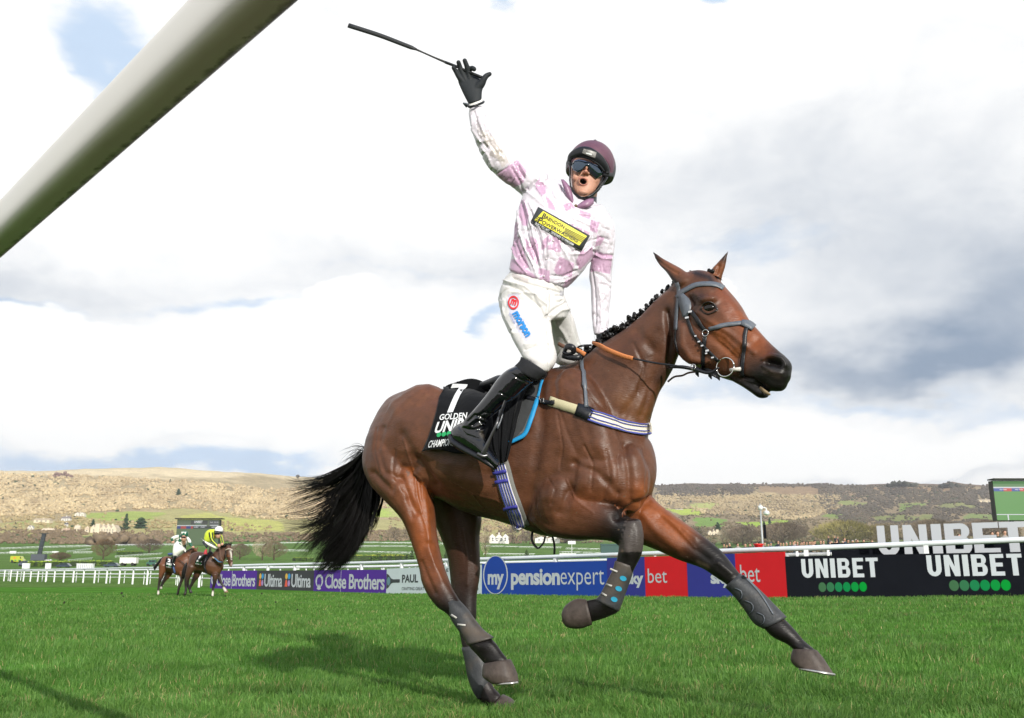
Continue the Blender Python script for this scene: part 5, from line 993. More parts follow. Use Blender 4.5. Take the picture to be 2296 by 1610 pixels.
mk('breeches', BV, BF, mat('breeches_nylon', attr='Col', rough=.5, spec=.4, var=.04, vscale=40, bump=.004, bscale=25, sheen=.1), jock, cols=bc); BB = bvh_of(BV, BF); bre = bpy.data.objects['breeches']
redp = mat('red_print', (.55, .015, .02), .55); bluep = mat('blue_print', (.01, .20, .55), .55)
def dq(c, r, r2=None): (x, y) = c; r2 = r2 or r; return [(x - r, y + r2), (x + r, y + r2), (x + r, y - r2), (x - r, y - r2)]
decal(BB, ring2d(.13), dq(c3([(205, 1168)])[0], 12, 15.5), .005, 'logo_ring', redp, bre, maxl=.4); decal(BB, text2d('m', .05), c3([(178, 1180), (222, 1195), (236, 1150), (192, 1135)]), .005, 'lettering', redp, bre, maxl=.2)
decal(BB, text2d('morson', .05), c3([(192, 1262), (308, 1462), (352, 1436), (238, 1236)]), .005, 'lettering', bluep, bre, maxl=.1); decal(BB, text2d('GROUP', .0), c3([(165, 1262), (205, 1345), (223, 1335), (183, 1252)]), .005, 'lettering', mat('pale_blue_print', (.30, .34, .55), .6), bre, maxl=.2)
# --- boots (near leg), knee gaiter, far boot
patent = mat('patent_leather', (.003, .0035, .006), .09, .5, coat=.5, bump=.005, bscale=16, bdet=2, dirt=((.09, .075, .06), 9, .64, .78)); gait = mat('knee_stocking', (.018, .019, .022), .8, .2, bump=.003, bscale=60, aniso=(1, 1, .3, .6, .4, 0))
RH = lambda rows: [(a, b, c, d, Hp, o, t) for a, b, c, d, o, t in rows]
V, f = loft(RH([(1168, 800, 1226, 836, .315, .056), (1164, 810, 1222, 843, .32, .060), (1150, 824, 1206, 856, .33, .060)]), 'v', n=24, cap=.1); mk('knee_stocking', V, f, gait, jock)
BT = [loft(RH([(1156, 820, 1196, 858, .33, .062), (1134, 831, 1184, 866, .34, .062), (1115, 850, 1170, 880, .35, .060), (1097, 876, 1150, 899, .36, .056), (1080, 898, 1129, 912, .37, .050), (1062, 919, 1108, 930, .38, .044), (1045, 938, 1090, 948, .38, .041), (1034, 955, 1084, 965, .38, .040)]), 'v', n=28, cap=.1),
    loft(RH([(1011, 972, 1030, 950, .37, .03), (1016, 986, 1052, 940, .375, .040), (1038, 1001, 1082, 955, .38, .043), (1066, 1017, 1088, 985, .385, .042), (1090, 1031, 1103, 1011, .39, .038), (1112, 1049, 1120, 1036, .40, .022)]), 'v', n=24, cap=.5)]
TV, TF = fuse(BT, .0042, 4); FOLD = []
for k in range(7): x = 1050 + k * 5.5; FOLD.append(([(x - 2, 945 + k * 4.5), (x + 14, 930 + k * 6.5), (x + 34, 938 + k * 7)], 2.6, -.0065 if k % 2 == 0 else .006))
for P, r, h in [([(1188, 860), (1165, 850), (1148, 838)], 2.2, -.005), ([(1150, 895), (1120, 880)], 2, -.003), ([(1070, 935), (1085, 925), (1105, 928)], 3, -.006), ([(1030, 958), (1045, 975), (1075, 985)], 3, -.004), ([(1016, 990), (1045, 1008), (1095, 1036)], 1.8, .004)]: FOLD.append((P, r, h))
TV = sculpt(TV, TF, FOLD); mk('boot', TV, TF, patent, jock, label='black patent boot on the near leg')
b = MB(); b.tube([Hp(1010, 976, .37), Hp(1020, 992, .375), Hp(1040, 1005, .38), Hp(1068, 1020, .385), Hp(1092, 1034, .39), Hp(1110, 1050, .40)], [.010, .016, .017, .017, .015, .008], 8, 2.0, up=(0, 0, 1)); b.build('sole', leather, jock, smooth=True)
V, f = loft(RW([(1262, 800, 1300, 812, 4.42, .055), (1230, 880, 1280, 890, 4.46, .055), (1190, 950, 1230, 960, 4.50, .04), (1150, 985, 1200, 1000, 4.52, .045), (1200, 1030, 1215, 1015, 4.52, .03)]), 'v'); mk('boot', V, f, patent, jock, label='black boot on the far leg')
iron = mat('dark_iron', (.10, .10, .105), .3, metal=.8); stir = thing('stirrup', Hp(1086, 1010, .42), 'dark steel stirrup under the leading jockey\'s near boot', 'stirrup')
cord('stirrup_leather', [Hp(1140, 880, .36), Hp(1130, 908, .39), Hp(1117, 945, .40)], .010, leather, stir, .3); cord('stirrup_iron', [Hp(1118, 934, .41), Hp(1113, 952, .425), Hp(1100, 980, .43), Hp(1090, 1003, .43), Hp(1084, 1018, .425)], [.005, .0055, .006, .010, .013], iron, stir, .7); cord('tread', [Hp(1070, 1017, .44), Hp(1083, 1023, .43), Hp(1098, 1020, .41)], .0085, iron, stir, .7)
# --- gloved hand with the whip
glovem = mat('black_glove', (.020, .024, .029), .65, .25, var=.2, vscale=60, bump=.0012, bscale=160)
def chain(pts, rs, Ys):
    c = [Wd(x, y, Y) for (x, y), Y in zip(pts, Ys)]; P = crom([tuple(p) for p in c], 5); rs = [q * 1.22 for q in rs]; rr = np.interp(np.linspace(0, 1, len(P)), np.linspace(0, 1, len(rs)), rs) / 450.0
    b = MB(); b.tube([Vector(p) for p in P], list(rr), 12); b.ball(c[0], rs[0] / 450, 12, 8); b.ball(c[-1], rs[-1] / 450, 12, 8); return np.array(b.v), b.f
Yh = 4.14; HG = 1.22
HAND = [loft(RW([(1050, 232, 1080, 222, Yh, .026), (1040, 213, 1081, 205, Yh, .028), (1033, 198, 1084, 193, Yh, .027), (1027, 183, 1080, 180, Yh, .022), (1029, 173, 1070, 172, Yh, .014)]), 'v', n=24, cap=.4),
    chain([(1040, 186), (1029, 172), (1022, 160), (1017, 152)], [6.5, 5, 4.4, 4], [Yh, Yh - .01, Yh - .02, Yh - .03]), chain([(1045, 184), (1038, 168), (1032, 152), (1028, 140)], [6.5, 5.2, 4.6, 4.2], [Yh, Yh - .01, Yh - .02, Yh - .035]),
    chain([(1054, 182), (1050, 166), (1047, 150), (1042, 136)], [6.8, 5.5, 4.8, 4.3], [Yh, Yh - .012, Yh - .03, Yh - .045]), chain([(1062, 184), (1056, 170), (1052, 159), (1058, 153), (1063, 155)], [6.5, 5.4, 4.8, 4.6, 4.4], [Yh, Yh + .01, Yh + .0, Yh - .025, Yh - .04]),
    chain([(1068, 200), (1079, 188), (1086, 176), (1091, 170), (1098, 166)], [9, 7.5, 5.6, 5, 4], [Yh, Yh - .01, Yh - .02, Yh - .02, Yh - .02])]
V, f = fuse(HAND, .0030, 3); mk('glove', V, f, glovem, jock, label='black glove on the raised hand')
V, f = fuse([loft(RW([(1336, 748, 1366, 740, 4.24, .03), (1338, 765, 1370, 758, 4.24, .03), (1342, 780, 1372, 775, 4.23, .028)]), 'v'), chain([(1345, 778), (1340, 790), (1332, 794)], [6, 5, 4], [4.22, 4.20, 4.18]), chain([(1355, 780), (1350, 793), (1342, 798)], [6, 5, 4], [4.22, 4.20, 4.18]), chain([(1364, 780), (1360, 794), (1352, 800)], [6, 5, 4], [4.22, 4.20, 4.18]), chain([(1370, 778), (1369, 792), (1362, 799)], [6, 5, 4], [4.22, 4.20, 4.18]), chain([(1345, 770), (1336, 776), (1330, 784)], [6, 5, 4], [4.21, 4.19, 4.17])], .0035, 3); mk('glove', V, f, glovem, jock, label='black glove on the rein hand')
whip = thing('whip', Wd(1050, 160, Yh - .04), 'long black padded racing whip held up in the gloved hand', 'whip')
yw = Yh - .022
cord('padded_end', [Wd(781.5, 57, yw), Wd(850, 79, yw), Wd(900, 98, yw), Wd(922, 106.5, yw), Wd(934, 111, yw)], [.0135, .0128, .012, .0115, .006], mat('whip_pad', (.018, .020, .023), .45, .4, bump=.0006, bscale=300), whip, .6)
cord('shaft', [Wd(930, 109.5, yw), Wd(948, 117.5, yw), Wd(975, 129.5, yw), Wd(1000, 140, yw)], [.006, .0042, .0046, .0062], mat('whip_braid', (.025, .024, .024), .5, bump=.001, bscale=500), whip)
cord('handle', [Wd(998, 139.5, yw), Wd(1024, 149.5, yw), Wd(1052, 162, yw), Wd(1081, 174, yw)], [.0072, .0072, .0075, .0085], leather, whip)
# --- head: one continuous skin with the neck
Yf = 4.19
HEADP = [loft(RW([(1293, 437, 1320, 440, Yf - .035, .030), (1285, 425, 1334, 429, Yf - .02, .055), (1281, 408, 1344, 413, Yf - .005, .074), (1280, 388, 1350, 395, Yf, .084), (1282, 368, 1356, 376, Yf + .005, .090), (1288, 348, 1361, 356, Yf + .01, .088), (1302, 330, 1354, 336, Yf + .015, .065)]), 'v', n=28, cap=.6, ex=2.1),
    loft(RW([(1290, 420, 1340, 424, Yf + .04, .06), (1286, 445, 1338, 450, Yf + .045, .062), (1282, 470, 1340, 476, Yf + .04, .07)]), 'v', n=20)]
up = Vector((math.sin(.19), 0, math.cos(.19))); rt = Vector((math.cos(.19), 0, -math.sin(.19))); fw = Vector((-.05, -1, -.08)).normalized(); AX = (rt, fw, up)
fc = lambda x, y, d: Wd(x, y, Yf - d)
for (x, y, d, r) in [(1313.5, 385, .094, (.0105, .014, .0095)), (1315.5, 374, .083, (.008, .014, .020)), (1307.5, 387.5, .086, (.0065, .009, .0055)), (1319.5, 389, .086, (.0065, .009, .0055)), (1308, 431, .066, (.022, .016, .014)), (1291, 397, .052, (.016, .016, .022)), (1333, 403, .050, (.018, .016, .024)), (1307, 405, .070, (.026, .014, .022))]:
    HEADP.append(ell(fc(x, y, d), r, AX))
FV, FF = fuse(HEADP, .0036, 4); _fb = bvh_of(FV, FF); MP = []
for k in range(17):
    a_ = 2 * math.pi * k / 16; MP.append(Vector(drape(_fb, 1307.5 + 8.6 * math.cos(a_) - .6 * math.sin(a_), 407 + 7.4 * math.sin(a_) + 1.0 * math.cos(a_), .0005)))
lb = MB(); lb.tube(MP, [.0034 + .0012 * abs(math.sin(2 * math.pi * k / 16)) for k in range(17)], 8); HEADP.append((np.array(lb.v), lb.f)); FV, FF = fuse(HEADP, .0026, 4)
px, py, _ = proj(FV); fn_ = normals(FV, FF); fr_ = np.einsum('ij,ij->i', fn_, FV - CAMP) < 0
md = np.sqrt(((px - 1307.5) / 7.6) ** 2 + ((py - 407 - (px - 1307.5) * .12) / 6.3) ** 2); FV = FV + RF * (np.clip(1.12 - md, 0, 1) ** .8 * .026 * fr_)[:, None]
FV = sculpt(FV, FF, [([(1302, 380), (1308, 388)], 3, -.002), ([(1309, 391.5)], 1.8, -.003), ([(1317.5, 392.5)], 1.8, -.003)])
px, py, _ = proj(FV); sk = np.array((.52, .275, .195)); fcC = np.tile(sk, (len(FV), 1)); fcC *= (.93 + .14 * fbm(px, py, 1 / 7, 3, 8))[:, None]
def fput(P, r, col, s):
    d = seg_dist(px, py, P) / r; w = s * np.exp(-d * d * 1.3); fcC[:] = fcC * (1 - w[:, None]) + np.array(col) * w[:, None]
fput([(1313, 385)], 6, (.50, .19, .14), .6); fput([(1290, 398)], 9, (.56, .26, .19), .3); fput([(1335, 404)], 9, (.54, .26, .19), .3); fput([(1299, 401), (1307, 399), (1316, 403)], 2.4, (.36, .12, .10), .9); fput([(1299, 413), (1306, 415.5), (1315, 413)], 2.6, (.46, .17, .15), .85); fcC[md < .95] = (.010, .006, .006)
w = py > 441; fcC[w] = (.045, .05, .065)
mk('body', FV, FF, mat('skin', attr='Col', rough=.5, spec=.4, bump=.0006, bscale=300), jock, cols=fcC); bpy.data.objects[-1] if False else None
skn = MATS['skin'].node_tree.nodes['Principled BSDF']; skn.inputs['Subsurface Weight'].default_value = .12; skn.inputs['Subsurface Radius'].default_value = (.01, .004, .002); FB = bvh_of(FV, FF)
# goggles
lensm = mat('mirrored_lens', (.03, .055, .09), .04, .9, metal=.85, coat=1.0); lensm.node_tree.nodes['Principled BSDF'].inputs['Base Color'].default_value = (.16, .24, .33, 1)
gog = thing('goggles', fc(1316, 380, .1), 'mirrored wraparound goggles on the leading jockey\'s face', 'goggles'); gog.parent = None
topL = ch([(495, 690), (560, 590), (660, 565), (800, 595), (880, 615), (950, 640), (1080, 705), (1180, 790), (1200, 860)]); botL = ch([(505, 730), (540, 800), (640, 848), (725, 822), (790, 725), (860, 735), (900, 870), (1040, 988), (1190, 900)])
G = []
for i in range(33):
    t = i / 32 * 8; a = int(min(7, t)); q = t - a; T_ = np.array(topL[a]) * (1 - q) + np.array(topL[a + 1]) * q; B_ = np.array(botL[a]) * (1 - q) + np.array(botL[a + 1]) * q; row = []
    for j in range(9):
        p = T_ * (1 - j / 8) + B_ * j / 8; u = i / 32 - .5; row.append(fc(p[0], p[1], .100 - .16 * u * u - .006 * (j / 8 - .5) ** 2 * 4))
    G.append(row)
V, f = grid_solid(G, .003); mk('lens', V, f, lensm, gog)
for P, w, Y0 in ((ch([(1185, 880), (1280, 900), (1390, 905)]), 10, .06), (ch([(400, 640), (470, 660), (530, 680)]), 8, .06)):
    b = MB(); n_ = len(P); b.tube([fc(P[0][0], P[0][1], Y0 + (.0 if w == 10 else -.03)), fc(P[1][0], P[1][1], Y0 - .005), fc(P[2][0], P[2][1], Y0 - (.03 if w == 10 else -.005))], w / 900, 8, .4, up=(0, 0, 1)); b.build('strap', leather, gog, smooth=True)
# helmet
helm = thing('helmet', fc(1326, 350, 0), 'mauve silk covered riding helmet with a black padded peak on the leading jockey', 'helmet')
hc = Wd(1325, 374, Yf + .075)
def dome(c, r, cut, name, m, par, n=132, m2=72):
    vs = []; fs = []; 
    for i in range(m2 + 1):
        ph = math.pi * .60 * i / m2
        for k in range(n):
            th = 2 * math.pi * k / n; vs.append(c + rt * (r[0] * math.sin(ph) * math.cos(th)) + fw * (r[1] * math.sin(ph) * math.sin(th)) + up * (r[2] * math.cos(ph)))
    for i in range(m2):
        for k in range(n):
            q = [i * n + k, i * n + (k + 1) % n, (i + 1) * n + (k + 1) % n, (i + 1) * n + k]; cc = sum((vs[a] for a in q), Vector()) / 4 - c
            if cut(cc.dot(rt), cc.dot(fw), cc.dot(up)): continue
            fs.append(q)
    o = mk(name, vs, fs, m, par); md = o.modifiers.new('s', 'SOLIDIFY'); md.thickness = .010; md.offset = -1; return o
dome(hc, (.121, .148, .133), lambda x, y, z: y > .02 and z < .016 + (-(x / .11) ** 2) * .065 and abs(x) < .098, 'shell', capm, helm)
dome(hc, (.113, .138, .126), lambda x, y, z: y > .02 and z < .012 + (-(x / .11) ** 2) * .065 and abs(x) < .095, 'liner', mat('black_liner', (.012, .013, .015), .6), helm)
dome(hc + fw * -.02, (.127, .150, .130), lambda x, y, z: z > .07 or y > .06, 'harness_shell', mat('black_plastic', (.012, .013, .015), .4), helm)
brimP = ch([(455, 610), (480, 500), (580, 430), (740, 385), (900, 420), (1080, 540), (1210, 690), (1275, 800), (1285, 880)])
b = MB(); P = []
for i, (x, y) in enumerate(crom(brimP, 5)): u = (x - 1318) / 48; P.append(fc(x, y, .112 - .060 * u * u))
b.tube(P, [.010 + .0165 * math.sin(math.pi * i / (len(P) - 1)) for i in range(len(P))], 16, .42, up=(0, 0, 1)); PKB = bvh_of(np.array(b.v), b.f); b.build('peak', mat('padded_black', (.008, .009, .012), .30, .4), helm, smooth=True)
b = MB(); P = []
for i, (x, y) in enumerate(crom(ch([(470, 630), (520, 540), (650, 505), (800, 520), (950, 580), (1100, 690), (1210, 830)]), 5)): u = (x - 1318) / 48; P.append(fc(x, y, .104 - .055 * u * u))
b.tube(P, .006, 8, 1); b.build('forehead_band', leather, helm, smooth=True)
bdg = decal(PKB, polys2d([[(0, 0), (1, 0), (1, 1), (0, 1)]]), ch([(740, 430), (1015, 540), (1045, 415), (770, 335)]), .003, 'badge', mat('badge_mesh', (.16, .155, .15), .4, .5, var=.8, vscale=180), helm, maxl=.1); decal(PKB, polys2d([[(0, 0), (1, .1), (1, 1), (0, .9)]]), ch([(820, 445), (940, 482), (945, 452), (825, 415)]), .005, 'badge_mark', whitep, bdg, maxl=.3)
b = MB(); b.ball(Wd(1334, 316, Yf + .06), (.010, .010, .006), 10, 6); b.build('knob', leather, helm, smooth=True)
def chin(P, r, Yo, name='chin_strap', m=leather, fl=.5):
    b = MB(); b.tube([fc(x, y, d) for (x, y), d in zip(P, Yo)], r, 8, fl, up=(0, -1, 0)); b.build(name, m, helm, smooth=True)
chin(ch([(470, 690), (475, 850), (470, 1020), (490, 1160), (560, 1310), (680, 1400), (800, 1415)]), [.010, .009, .009, .008, .010, .013, .014], [.02, .03, .035, .035, .045, .05, .05]); chin(ch([(1290, 900), (1240, 1000), (1170, 1100), (1080, 1230), (960, 1340), (880, 1390), (780, 1415)]), [.014, .014, .014, .012, .012, .013, .014], [.0, .015, .03, .035, .045, .05, .05])
chin(ch([(1190, 960), (1130, 1080), (1040, 1220)]), .006, [.05, .055, .055]); 
for k in range(3): b = MB(); x, y = ch([(1180 - k * 32, 1130 + k * 45)])[0]; b.ball(fc(x, y, .052), (.003, .003, .004), 6, 5); b.build('buckle', greyl, helm, smooth=True)
V, f = loft(RW([(1287, 436, 1331, 438, Yf + .01, .058), (1284, 450, 1331, 456, Yf + .01, .064), (1282, 462, 1332, 470, Yf + .01, .068)]), 'v', n=22, cap=.1); mk('neck_warmer', V, f, mat('neck_warmer_knit', (.06, .068, .095), .85, bump=.002, bscale=150), jock)
# ================================================================ rails and boards along the track
wpvc = mat('white_plastic', (.74, .76, .78), .42, .45, var=.06, vscale=6, dirt=((.40, .42, .38), 3, .62, .85)); walu = mat('pale_rail', (.62, .66, .70), .38, .5, var=.06, vscale=4)
def line_pt(xv, dz, back=0.0): p = rail_pt(xv, 0, back); return Vector((p.x, p.y, float(zg(p.x, p.y)) + dz))
RTOP = ([-260, 0, 340, 583, 830, 1246, 1628, 1910, 2296, 2720], [1283, 1277.5, 1271, 1264, 1258.5, 1244, 1230, 1219.5, 1204, 1187])
def top_pt(x, dz, back):
    p = line_pt(x, 0, back); r = ray(x, float(np.interp(x, *RTOP))); return Vector((p.x, p.y, HC + r.z * p.y / r.y + dz))
def rail_thing(name, label, group, xs, H, back, posts, rr=(.066, .075), extra=(), pw=.07, m=walu, pd=.05, along=None):
    P0 = line_pt(xs[len(xs) // 2], 0, back); t = thing(name, P0, label, 'fence', group)
    TP = (lambda x: top_pt(x, -rr[0], back)) if along else (lambda x: line_pt(x, H - rr[0], back)); b = MB(); b.tube([TP(x) for x in xs], rr[0], 8, rr[1] / rr[0], up=(0, 0, 1)); b.build('top_rail', m, t, smooth=True)
    for e, er in extra: b = MB(); b.tube([line_pt(x, e, back) for x in xs], er, 6, up=(0, 0, 1)); b.build('lower_rail', m, t, smooth=True)
    for x in posts:
        p = line_pt(x, 0, back); b = MB(); q = (line_pt(x + 3, 0, back) - line_pt(x - 3, 0, back)); hh_ = (TP(x).z - p.z) if along else H - .06; b.box(p + Vector((0, 0, hh_ / 2 - .1)), (pw, pd, hh_ + .2), math.atan2(q.y, q.x)); b.build('post', wpvc, t)
    return t
XS = list(range(-260, 2720, 60))
rail_thing('running_rail', 'long white running rail with a thick tube on upright posts along the far side', None, XS, 1.34, .25,
    [-60, -45, -30, -16, -3, 10.5, 24.6, 39, 54, 69.5, 86, 104, 123, 144, 165.5, 188, 213, 240, 268.5, 299, 331, 366, 405, 448, 495, 546, 600, 660, 730, 810, 900, 1001, 1116, 1246, 1395, 1590, 1811, 2082, 2400], pd=.11, pw=.11, m=walu, along=True)
rail_thing('running_rail', 'second white rail with two bars close behind the first', None, [x for x in XS if x < 2320], 1.16, 3.2, list(range(20, 2300, 76)), rr=(.05, .06), extra=((.78, .035),), m=wpvc)
rail_thing('barrier_rail', 'low white double rail set back behind the two running rails', None, [x for x in XS if x < 2320], 1.22, 7.5, list(range(-10, 2300, 58)), rr=(.05, .06), extra=((.82, .04), (.5, .035)), m=wpvc)
def u_of(xv, A, B):
    d = Vector(((xv - CX) / F, 1.027)); return _isect(Vector((A.x, A.y)), Vector((B.x - A.x, B.y - A.y)), d)
def _isect(a, e, d):   # a + u e  parallel to d from origin
    return (a.y * d.x - a.x * d.y) / (e.x * d.y - e.y * d.x)
class Board:
    def __init__(s, name, x0, x1, h, m, label, dz=0.0, back=0.0, th=.03, group=None, seams=()):
        s.A = line_pt(x0, dz, back); s.B = line_pt(x1, dz, back); s.h = h; s.e = s.B - s.A; s.up = Vector((0, 0, 1)); s.n = Vector((s.e.y, -s.e.x, 0)).normalized()
        if s.n.y > 0: s.n = -s.n
        s.t = thing(name, s.A, label, 'advertising board', group); b = MB(); P = [s.A - s.up * .12, s.B - s.up * .12, s.B + s.up * h, s.A + s.up * h]; b.prism(P, -s.n * th); b.build('panel', m, s.t)
        for sx in seams: s.rect(sx - .35, sx + .35, 0, 1, mat('seam_line', (.5, .5, .6), .6), 'seam', .004)
    def put(s, shape, x0, x1, v0, v1, m, name='lettering', off=.006, par=None):
        V, fs = shape; u0, u1 = u_of(x0, s.A, s.B), u_of(x1, s.A, s.B); P = [s.A + s.e * (u0 + (u1 - u0) * x) + s.up * (s.h * (v0 + (v1 - v0) * y)) + s.n * off for x, y in V]
        a, b_, c = [P[i] for i in fs[0][:3]]; fl = (b_ - a).cross(c - a).dot(s.n) < 0
        return mk(name, P, [f[::-1] if fl else f for f in fs], m, s.t if par is None else par, smooth=False)
    def rect(s, x0, x1, v0, v1, m, name='colour_panel', off=.004): return s.put(polys2d([[(0, 0), (1, 0), (1, 1), (0, 1)]]), x0, x1, v0, v1, m, name, off)
purple = mat('purple_board', (.085, .035, .28), .8, .08, var=.05, vscale=2); slate = mat('slate_board', (.055, .058, .065), .8, .08, var=.08, vscale=2); pale = mat('pale_board', (.56, .63, .68), .8, .08, var=.04, vscale=2); blueb = mat('blue_board', (.018, .058, .32), .8, .08, var=.05, vscale=2); navy = mat('indigo_board', (.035, .040, .24), .8, .08, var=.05, vscale=2); redb = mat('red_board', (.58, .018, .025), .8, .08, var=.05, vscale=2); blackb = mat('black_board', (.008, .009, .013), .95, .03, var=.15, vscale=2)
prw = mat('white_lettering', (.46, .49, .54), .8, .1); inkd = mat('dark_lettering', (.03, .035, .045), .6)
H_ = .95
b1 = Board('advertising_board', 473, 576.6, .95, purple, 'purple Close Brothers board partly behind the dark horse\'s forelegs', seams=(521,)); b1.put(text2d('Close Brothers', .02, .92), 487, 573.5, .14, .82, prw); b1.put(ring2d(.22, 24), 475, 485.5, .2, .8, prw, 'logo')
b2 = Board('advertising_board', 576.6, 704.5, .95, slate, 'dark grey Ultima board with coloured shapes between two purple boards')
cols4 = [mat('ochre_print', (.62, .38, .06)), mat('sky_print', (.02, .26, .62)), mat('coral_print', (.70, .09, .05)), mat('lilac_print', (.36, .22, .48))]
for a, b_, c, d in ((582, 592, 594, 634), (640, 652, 654.5, 698)):
    w = (b_ - a) / 2; b2.put(circle2d(14), a, a + w, .55, .85, cols4[0], 'logo_shape'); b2.put(circle2d(14), a + w, b_, .55, .85, cols4[1], 'logo_shape'); b2.put(polys2d([[(0, 0), (1, 0), (.75, 1), (.25, 1)]]), a, a + w, .18, .52, cols4[2], 'logo_shape'); b2.put(circle2d(6), a + w, b_, .18, .52, cols4[3], 'logo_shape'); b2.put(text2d('Ultima', .02, .92), c, d, .15, .82, prw)
b3 = Board('advertising_board', 704.5, 867, .96, purple, 'purple Close Brothers board right of the dark grey board', seams=(765,)); b3.put(text2d('Close Brothers', .02, .92), 730, 863.5, .14, .82, prw)
b3.put(ring2d(.2, 28), 708.5, 725.5, .18, .80, prw, 'logo'); b3.put(polys2d([[(0, 1), (.5, 0), (1, 1)]]), 711, 723, .08, .42, purple, 'logo_notch', .008); b3.put(polys2d([[(0, .2), (.5, 1), (1, .2), (.5, 0)]]), 712, 722, .05, .34, prw, 'logo', .010)
b4 = Board('advertising_board', 867, 1080.5, 1.0, pale, 'pale blue board with a bottle and dark lettering behind the hind legs', seams=(1005,))
b4.put(polys2d([[(0, 0), (.15, .08), (.35, .34), (.5, .40), (1, .40), (1, .62), (.5, .62), (.35, .68), (.15, .92), (0, 1)]]), 867.5, 897, .18, .80, inkd, 'bottle_print'); b4.put(circle2d(16), 868.5, 876, .32, .66, mat('teal_print', (.12, .25, .30)), 'label_print', .009)
b4.put(text2d('PAUL', .03), 902, 938, .42, .74, inkd); b4.put(text2d('CRAFTING GREAT', .005), 902, 952, .13, .25, inkd); b4.put(text2d('E', .02), 1001, 1006, .80, .92, inkd); b4.put(text2d('E', .02), 1069, 1074, .44, .70, inkd); b4.put(text2d('4', .005), 1069, 1073.5, .13, .25, inkd)
b5 = Board('advertising_board', 1080.5, 1361.6, 1.04, blueb, 'blue mypensionexpert board with a tall white oval, seen below the folded foreleg')
b5.put(circle2d(40), 1083.5, 1139, -.0, 1.26, blueb, 'oval_panel', .004); b5.put(ring2d(.045, 44, .02), 1083.5, 1139, -.0, 1.26, prw, 'oval_ring'); b5.put(text2d('my', .035, .95), 1094, 1130, .16, .66, prw); b5.put(text2d('pension', .035, .95), 1146, 1255.5, .15, .80, prw); b5.put(text2d('expert', -.005, 1.0), 1257, 1354.5, .15, .74, prw)
b6 = Board('advertising_board', 1361.6, 1541, 1.12, redb, 'blue and red sky bet board left of the stretched foreleg'); b6.rect(1361.6, 1446.3, -.1, 1, navy); b6.put(text2d('sky', .04, .92), 1404, 1442.5, .22, .62, prw); b6.put(text2d('bet', .0, 1.0), 1452.5, 1495.5, .34, .70, prw)
b7 = Board('advertising_board', 1541, 1762, 1.12, redb, 'blue and red sky bet board crossed by the stretched foreleg'); b7.rect(1541, 1650, -.1, 1, navy); b7.put(text2d('sky', .04, .92), 1593, 1640, .22, .62, prw); b7.put(text2d('bet', .0, 1.0), 1660, 1704, .34, .74, prw)
# the condensed capitals of the black boards
def caps(word):
    L_ = []; k = .21
    def add(ps, x, w): L_.extend([[(x + a * w, b) for a, b in p] for p in ps])
    arc = lambda cx, cy, rx, ry, a0, a1, n=8: [(cx + rx * math.cos(math.radians(a0 + (a1 - a0) * i / n)), cy + ry * math.sin(math.radians(a0 + (a1 - a0) * i / n))) for i in range(n + 1)]
    def strip(o, i_): return [[o[j], o[j + 1], i_[j + 1], i_[j]] for j in range(len(o) - 1)]
    G = {'U': (1.0, [[(0, .35), (.36, .35), (.36, 1), (0, 1)], [(.64, .35), (1, .35), (1, 1), (.64, 1)]] + strip(arc(.5, .35, .5, .35, 180, 360), arc(.5, .35, .14, .15, 180, 360))),
         'N': (1.05, [[(0, 0), (.33, 0), (.33, .56), (.36, 1), (0, 1)], [(.64, 0), (1, 0), (1, 1), (.67, 1), (.67, .44)], [(.33, .56), (.64, 0), (.67, .44), (.36, 1)]]),
         'I': (.40, [[(0, 0), (1, 0), (1, 1), (0, 1)]]),
         'B': (1.05, [[(0, 0), (.35, 0), (.35, 1), (0, 1)], [(.35, .82), (.62, .82), (.62, 1), (.35, 1)], [(.35, .42), (.66, .42), (.62, .60), (.35, .60)], [(.35, 0), (.66, 0), (.66, .18), (.35, .18)]] + strip(arc(.62, .75, .33, .25, -52.7, 90), arc(.62, .73, .02, .09, -52.7, 90)) + strip(arc(.66, .29, .34, .29, -90, 62), arc(.66, .30, .02, .12, -90, 62)) + [[(.66, .42), (.669, .406), (.82, .548), (.632, .658), (.62, .60)]]),
         'E': (.92, [[(0, 0), (.38, 0), (.38, 1), (0, 1)], [(.38, .82), (1, .82), (1, 1), (.38, 1)], [(.38, .42), (.9, .42), (.9, .60), (.38, .60)], [(.38, 0), (1, 0), (1, .19), (.38, .19)]]),
         'T': (1.0, [[(0, .82), (1, .82), (1, 1), (0, 1)], [(.31, 0), (.69, 0), (.69, .82), (.31, .82)]])}
    x = 0; out = []
    for c in word: w, ps = G[c]; out.append((x, w, ps)); x += w + k
    tot = x - k; res = []
    for x0, w, ps in out: res.append(((x0) / tot, (x0 + w) / tot, [[((x0 + a * w) / tot, b) for a, b in p] for p in ps]))
    return res
UNI = caps('UNIBET')
greens = [mat('dot_green', c, .8, .05) for c in [(.042, .115, .055)]] + [mat('dot_green_%s' % n, c, .8, .05) for n, c in (('dusk', (.028, .13, .06)), ('mid', (.010, .16, .06)), ('leaf', (.004, .18, .05)), ('bright', (.003, .21, .038)), ('vivid', (.002, .23, .03)))]
def unibet(bd, x0, x1, v0, v1, dx0, dp, dv0, dv1, dw=17):
    for a, b_, ps in UNI: bd.put(polys2d(ps), x0, x1, v0, v1, prw)
    for k in range(6): bd.put(circle2d(20), dx0 + k * dp, dx0 + k * dp + dw, dv0, dv1, greens[k], 'dot')
b8 = Board('advertising_board', 1762, 2010, 1.0, blackb, 'black UNIBET board next to the red board, its six green dots complete'); unibet(b8, 1798, 1970.5, .47, .93, 1833, 18.2, .13, .36)
